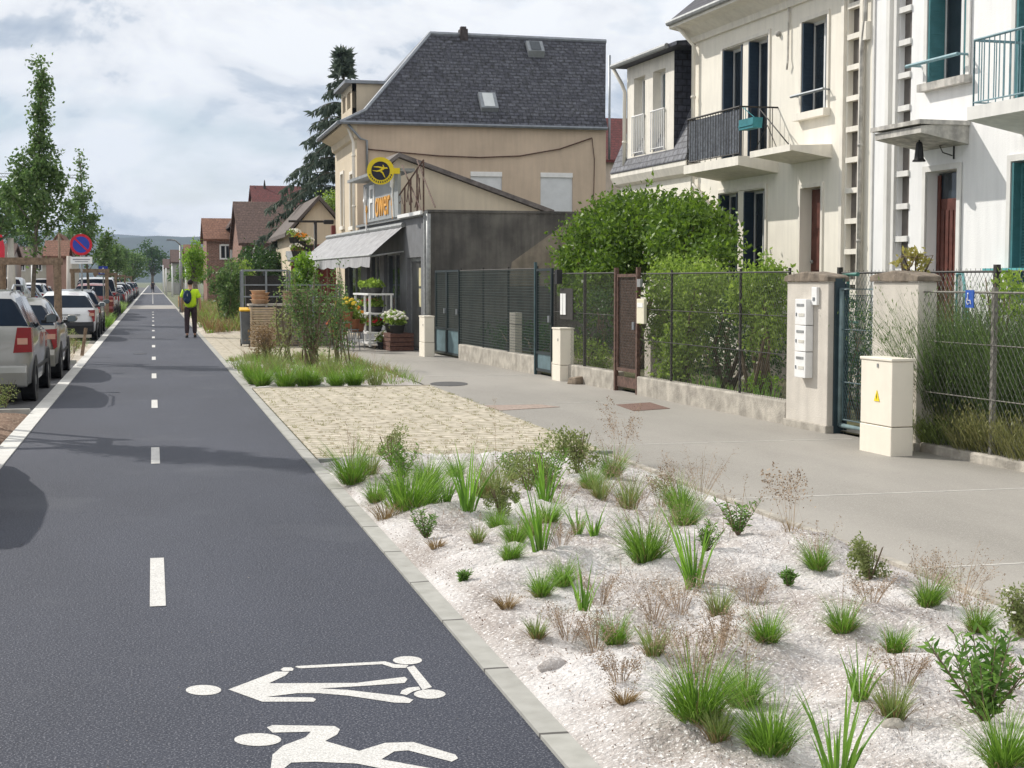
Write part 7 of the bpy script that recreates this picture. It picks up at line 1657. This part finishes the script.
# stone and hollow in the sand
q = G(553, 668, .03); s_ = thing('sand_stone', 'pale rounded stone beside a dark hollow in the sand, near the path kerb', 'stone', (q.x, q.y, zbed(q.x, q.y)-.01)); mb = MB(); mb.ball((0, 0, .018), .055, 12, 8, (1.3, 1, .75), .06); mb.build('stone', sand_m, s_, True)
mb = MB(); mb.ball((.075, -.02, .004), .05, 12, 6, (1.2, .9, .22), .12); mb.build('earth', mat('dark brown earth', (.07, .045, .03), 1., .3, 30, bump=.6), s_, True)  # hollow drawn as a low dark brown mound
q = G(893, 737, .03); s_ = thing('sand_stone', 'pale stone at the foot of the dull tuft on the right', 'stone', (q.x, q.y, zbed(q.x, q.y)-.01)); mb = MB(); mb.ball((0, 0, .01), .04, 10, 6, (1.2, .9, .7), .1); mb.build('stone', M_['concrete'], s_, True)
# clumps and the tall rose-like shrub in the second bed
B2 = [(248, 382, 26, 'fescue', 'green tuft at the left tip of the second bed, nearest the path'), (262, 384, 24, 'fescue', 'green tuft along the front of the second bed, second from the path'), (290, 388, 28, 'fescue', 'bright green tuft at the front of the second bed below the tall shrub'), (306, 386, 24, 'fescue', 'bright tuft right of the one below the tall shrub'), (318, 387, 20, 'fescue', 'small tuft at the centre front of the second bed'), (342, 387, 22, 'fescue', 'low wide tuft in the right half of the second bed front'), (358, 386, 24, 'fescue', 'low tuft near the right end of the second bed'), (376, 384, 30, 'sparse', 'pale tuft with dry stems at the right tip of the second bed'),
      (236, 376, 20, 'sparse', 'small pale tuft at the left edge of the second bed'), (330, 378, 34, 'sparse', 'pale feathery clump behind the front tufts of the second bed'), (272, 374, 30, 'sparse', 'pale feathery clump left of the tall shrub stems')]
for px, py, h, kd, lb_ in B2:
    p = G(px, py, .05); p.y = min(max(p.y, 24.7), 33); p.x = min(max(p.x, 1.65), 4.3); tuft('grass_tuft', kd, (p.x, p.y, zbed2(p.x, p.y)-.01), h*mpp(p.y), lb_, 'plants of the second bed', n=260, stalks=3)
def tallshrub(name, label, px, py, Y, H, spread, n, size, m, seed, stems=13, flowers=None):
    g = np.random.default_rng(seed); p = D(px, py, Y); o = thing(name, label, 'shrub', (p.x, Y, zbed2(p.x, Y) if Y < 33 else .05)); mb = MB(); P = []
    for i in range(stems):
        a = g.uniform(0, 6.28); ln = spread*g.uniform(.2, 1); hh = H*g.uniform(.55, 1.); b0 = Vector((g.normal(0, .12), g.normal(0, .12), 0)); e = Vector((math.cos(a)*ln, math.sin(a)*ln*.7, hh)); mid = b0.lerp(e, .55)+Vector((g.normal(0, .06), g.normal(0, .06), .08)); mb.tube([b0, mid, e], [.016, .011, .004], 5)
        for j in range(n//stems//8):
            t = g.uniform(.22, 1.); q_ = (b0.lerp(mid, t*2) if t < .5 else mid.lerp(e, t*2-1)); c_ = np.array(q_)+g.normal(0, .09, 3)
            for _ in range(8): P.append(c_+g.normal(0, .055, 3))
    mb.build('stem', M_['stem'], o, True); V, F = leaves(np.array(P), size, .55, .2, seed); npmesh('foliage', V, F, m, o); return o
tallshrub('tall_shrub', 'airy multi-stemmed shrub in the second bed in front of the crates', 312, 360, 29.5, 2.15, .62, 2300, .055, YOUNG, 5, 20)
tallshrub('tall_shrub', 'airy shrub right of the multi-stemmed one, before the orange flowers', 338, 360, 30.0, 1.75, .42, 1300, .055, YOUNG, 6, 10)
tallshrub('tall_shrub', 'thin reddish-leaved sapling left of the multi-stemmed shrub', 288, 360, 30.5, 1.55, .35, 700, .055, OLIVE, 7, 8)
tallshrub('dry_shrub', 'low brown twiggy shrub at the left of the second bed in front of the bin', 268, 366, 31.5, .75, .5, 1300, .05, leafmat('brown twig leaves', (.14, .09, .05), (.28, .20, .11)), 8, 14)
tallshrub('bed_sapling', 'soft green sapling by the path beside the walking man', 226, 330, 53., 2.9, .8, 2200, .12, YOUNG, 9, 9)
tallshrub('bed_sapling', 'small sapling behind the soft green one in the far bed', 244, 325, 57., 2.5, .7, 1500, .12, HEDGE, 10, 8)

# ---------------------------------------------------------------- people
def skinmesh(name, joints, edges, mt, parent, sub=2, extra=None):
    me = bpy.data.meshes.new(name); me.from_pydata([j[:3] for j in joints], edges, []); o = bpy.data.objects.new(name, me); C.objects.link(o)
    s = o.modifiers.new('skin', 'SKIN'); s.use_smooth_shade = True; sk = me.skin_vertices[0].data
    for i, j in enumerate(joints): r = j[3]; sk[i].radius = r if isinstance(r, tuple) else (r, r)
    sk[0].use_root = True; o.modifiers.new('sub', 'SUBSURF').levels = sub; o.modifiers['sub'].render_levels = sub
    bpy.context.view_layer.update()
    m2 = bpy.data.meshes.new_from_object(o.evaluated_get(bpy.context.evaluated_depsgraph_get())); bpy.data.objects.remove(o)
    if extra:
        bm = bmesh.new(); bm.from_mesh(m2); t_ = bpy.data.meshes.new('t'); t_.from_pydata(extra.v, [], extra.f); bm.from_mesh(t_); bm.to_mesh(m2); bm.free(); bpy.data.meshes.remove(t_)
    m2.materials.clear(); m2.materials.append(mt); m2.polygons.foreach_set('use_smooth', [True]*len(m2.polygons))
    q = bpy.data.objects.new(name, m2); C.objects.link(q); q.parent = parent; return q
skin = mat('skin', (.46, .27, .19), .6, .06, 8)
pp = G(191, 337.5); man = thing('person', 'man walking away on the path edge in a hi-vis yellow T-shirt and dark trousers', 'person', (pp.x, pp.y, .01), 0)
# facing +y (away); left foot back, right foot forward
J = [(0, 0, .96, (.115, .08)), (0, .0, 1.16, (.14, .10)), (0, .01, 1.36, (.17, .105)), (0, .02, 1.49, (.07, .065)), (0, .035, 1.56, (.055, .055)), (0, .045, 1.66, (.078, .092)), (0, .04, 1.735, (.070, .082)),
     (-.19, .01, 1.42, .052), (-.27, -.03, 1.16, .042), (-.27, .04, .94, .032), (-.265, .07, .85, (.018, .035)), (.19, .01, 1.42, .052), (.28, .0, 1.16, .042), (.30, .07, .94, .032), (.30, .10, .85, (.018, .035)),
     (-.095, 0, .88, .065), (-.11, -.02, .50, .058), (-.12, -.12, .09, .040), (-.125, -.02, .035, (.042, .03)), (-.13, .08, .025, (.04, .02)),
     (.095, .01, .88, .065), (.11, .09, .50, .058), (.12, .10, .09, .040), (.125, .17, .035, (.042, .03)), (.13, .28, .025, (.04, .02))]
E = [(0, 1), (1, 2), (2, 3), (3, 4), (4, 5), (5, 6), (2, 7), (7, 8), (8, 9), (9, 10), (2, 11), (11, 12), (12, 13), (13, 14), (0, 15), (15, 16), (16, 17), (17, 18), (18, 19), (0, 20), (20, 21), (21, 22), (22, 23), (23, 24)]
fg = MB()
for s, hx, hy in ((-1, -.265, .07), (1, .30, .10)):
    for k in range(4): ln = (.070, .080, .075, .060)[k]; x = hx-s*.0; y = hy-.028+k*.018; fg.tube([(x, y, .845), (x-s*.004, y+.004, .845-ln*.5), (x-s*.016, y+.008, .845-ln)], [.010, .009, .006], 6)
    fg.tube([(hx-s*.01, hy+.03, .88), (hx-s*.02, hy+.052, .85), (hx-s*.024, hy+.055, .825)], [.012, .010, .007], 6)
# face, ears
fg.ball((0, .135, 1.66), .016, 8, 5, (1, 1.1, 1.4)); fg.ball((-.083, .04, 1.655), .022, 8, 5, (.4, 1, 1.5)); fg.ball((.083, .04, 1.655), .022, 8, 5, (.4, 1, 1.5))
fg.tube([(-.02, .128, 1.615), (0, .134, 1.612), (.02, .128, 1.615)], .006, 5)
body = skinmesh('body', J, E, skin, man, 2, fg)
mb = MB(); [mb.ball((s*.03, .122, 1.69), .012, 8, 5) for s in (-1, 1)]; mb.build('eyes', M_['black'], man)
mb = MB(); mb.ball((0, .022, 1.70), .100, 14, 9, (.88, 1.0, .92)); mb.build('hair', mat('dark hair', (.02, .015, .012), .8, .2, 30), man, True)
hv = mat('hi-vis yellow cloth', (.52, .78, .02), .7, .08, 12, bump=.2)
SJ = [(0, 0, .86, (.205, .155)), (0, 0, 1.16, (.19, .14)), (0, .01, 1.36, (.215, .14)), (0, .02, 1.47, (.11, .09)), (-.20, .01, 1.42, .088), (-.265, -.02, 1.20, .085), (.20, .01, 1.42, .088), (.27, .0, 1.20, .085)]
skinmesh('shirt', SJ, [(0, 1), (1, 2), (2, 3), (2, 4), (4, 5), (2, 6), (6, 7)], hv, man)
MB().lathe([(.05, -.0), (.05, .01)], 4)
TJ = [(0, 0, 1.05, (.17, .125)), (-.10, 0, .86, .112), (-.115, -.02, .50, .086), (-.122, -.11, .10, .070), (.10, .01, .86, .112), (.115, .09, .50, .086), (.122, .105, .10, .070)]
skinmesh('trousers', TJ, [(0, 1), (1, 2), (2, 3), (0, 4), (4, 5), (5, 6)], mat('dark work trousers', (.045, .03, .035), .85, .2, 12, bump=.3), man)
for s, y in ((-1, -.03), (1, .19)):
    mb = MB(); mb.ball((s*.128, y, .045), .06, 12, 6, (.85, 2.1, .8)); mb.box(s*.128-.045, s*.128+.045, y-.12, y+.11, -.008, .02); mb.build('shoe', M_['black'], man, True)
bpk = thing('backpack', 'navy backpack slung on the left shoulder of the hi-vis man', 'backpack', (pp.x-.10, pp.y-.19, 1.02)); nav = mat('navy bag cloth', (.012, .03, .07), .75, .15, 10)
mb = MB(); mb.ball((0, 0, .24), .155, 14, 8, (.85, .6, 1.4)); mb.build('bag', nav, bpk, True); mb = MB(); mb.ball((0, -.07, .15), .09, 10, 6, (1.1, .5, .9)); mb.build('pocket', nav, bpk, True)
mb = MB(); mb.tube([(-.08, .06, .40), (-.11, .14, .47), (-.13, .28, .44)], .02, 5); mb.tube([(.06, .06, .40), (.12, .14, .46), (.14, .28, .44)], .02, 5); mb.build('strap', nav, bpk)
MB().box(-.012, .012, -.112, -.100, .26, .34).build('zip_pull', M_['galv'], bpk)
# distant pedestrian on the path
p2_ = G(153, 293.0); far_ = thing('person', 'tiny distant pedestrian in dark clothes in the middle of the path', 'person', (p2_.x, p2_.y, .005))
J2 = [(x, y, z, r) for x, y, z, r in J]; b2_ = skinmesh('body', J2, E, skin, far_, 1)
skinmesh('coat', SJ, [(0, 1), (1, 2), (2, 3), (2, 4), (4, 5), (2, 6), (6, 7)], mat('dark coat', (.05, .04, .05), .8, .2, 9), far_, 1); skinmesh('trousers', TJ, [(0, 1), (1, 2), (2, 3), (0, 4), (4, 5), (5, 6)], mat('dark coat', (.05, .04, .05)), far_, 1)
mb = MB(); mb.ball((0, .022, 1.70), .1, 8, 6, (.88, 1.0, .92)); mb.build('hair', MC['dark hair'], far_, True)

# ---------------------------------------------------------------- haze
HZ = True
if HZ:
    hm = bpy.data.materials.new('haze'); hm.use_nodes = True; t = hm.node_tree; t.nodes.clear()
    pv = t.nodes.new('ShaderNodeVolumePrincipled'); pv.inputs['Density'].default_value = .00015; pv.inputs['Color'].default_value = (.60, .76, 1.0, 1); pv.inputs['Anisotropy'].default_value = .0
    ou = t.nodes.new('ShaderNodeOutputMaterial'); t.links.new(pv.outputs[0], ou.inputs['Volume'])
    ho = MB().box(-4400, 4400, -60, 4600, -1.2, 420).build('haze', hm); ho['kind'] = 'stuff'; ho['label'] = 'thin bluish haze softening the far hills'; ho['category'] = 'haze'
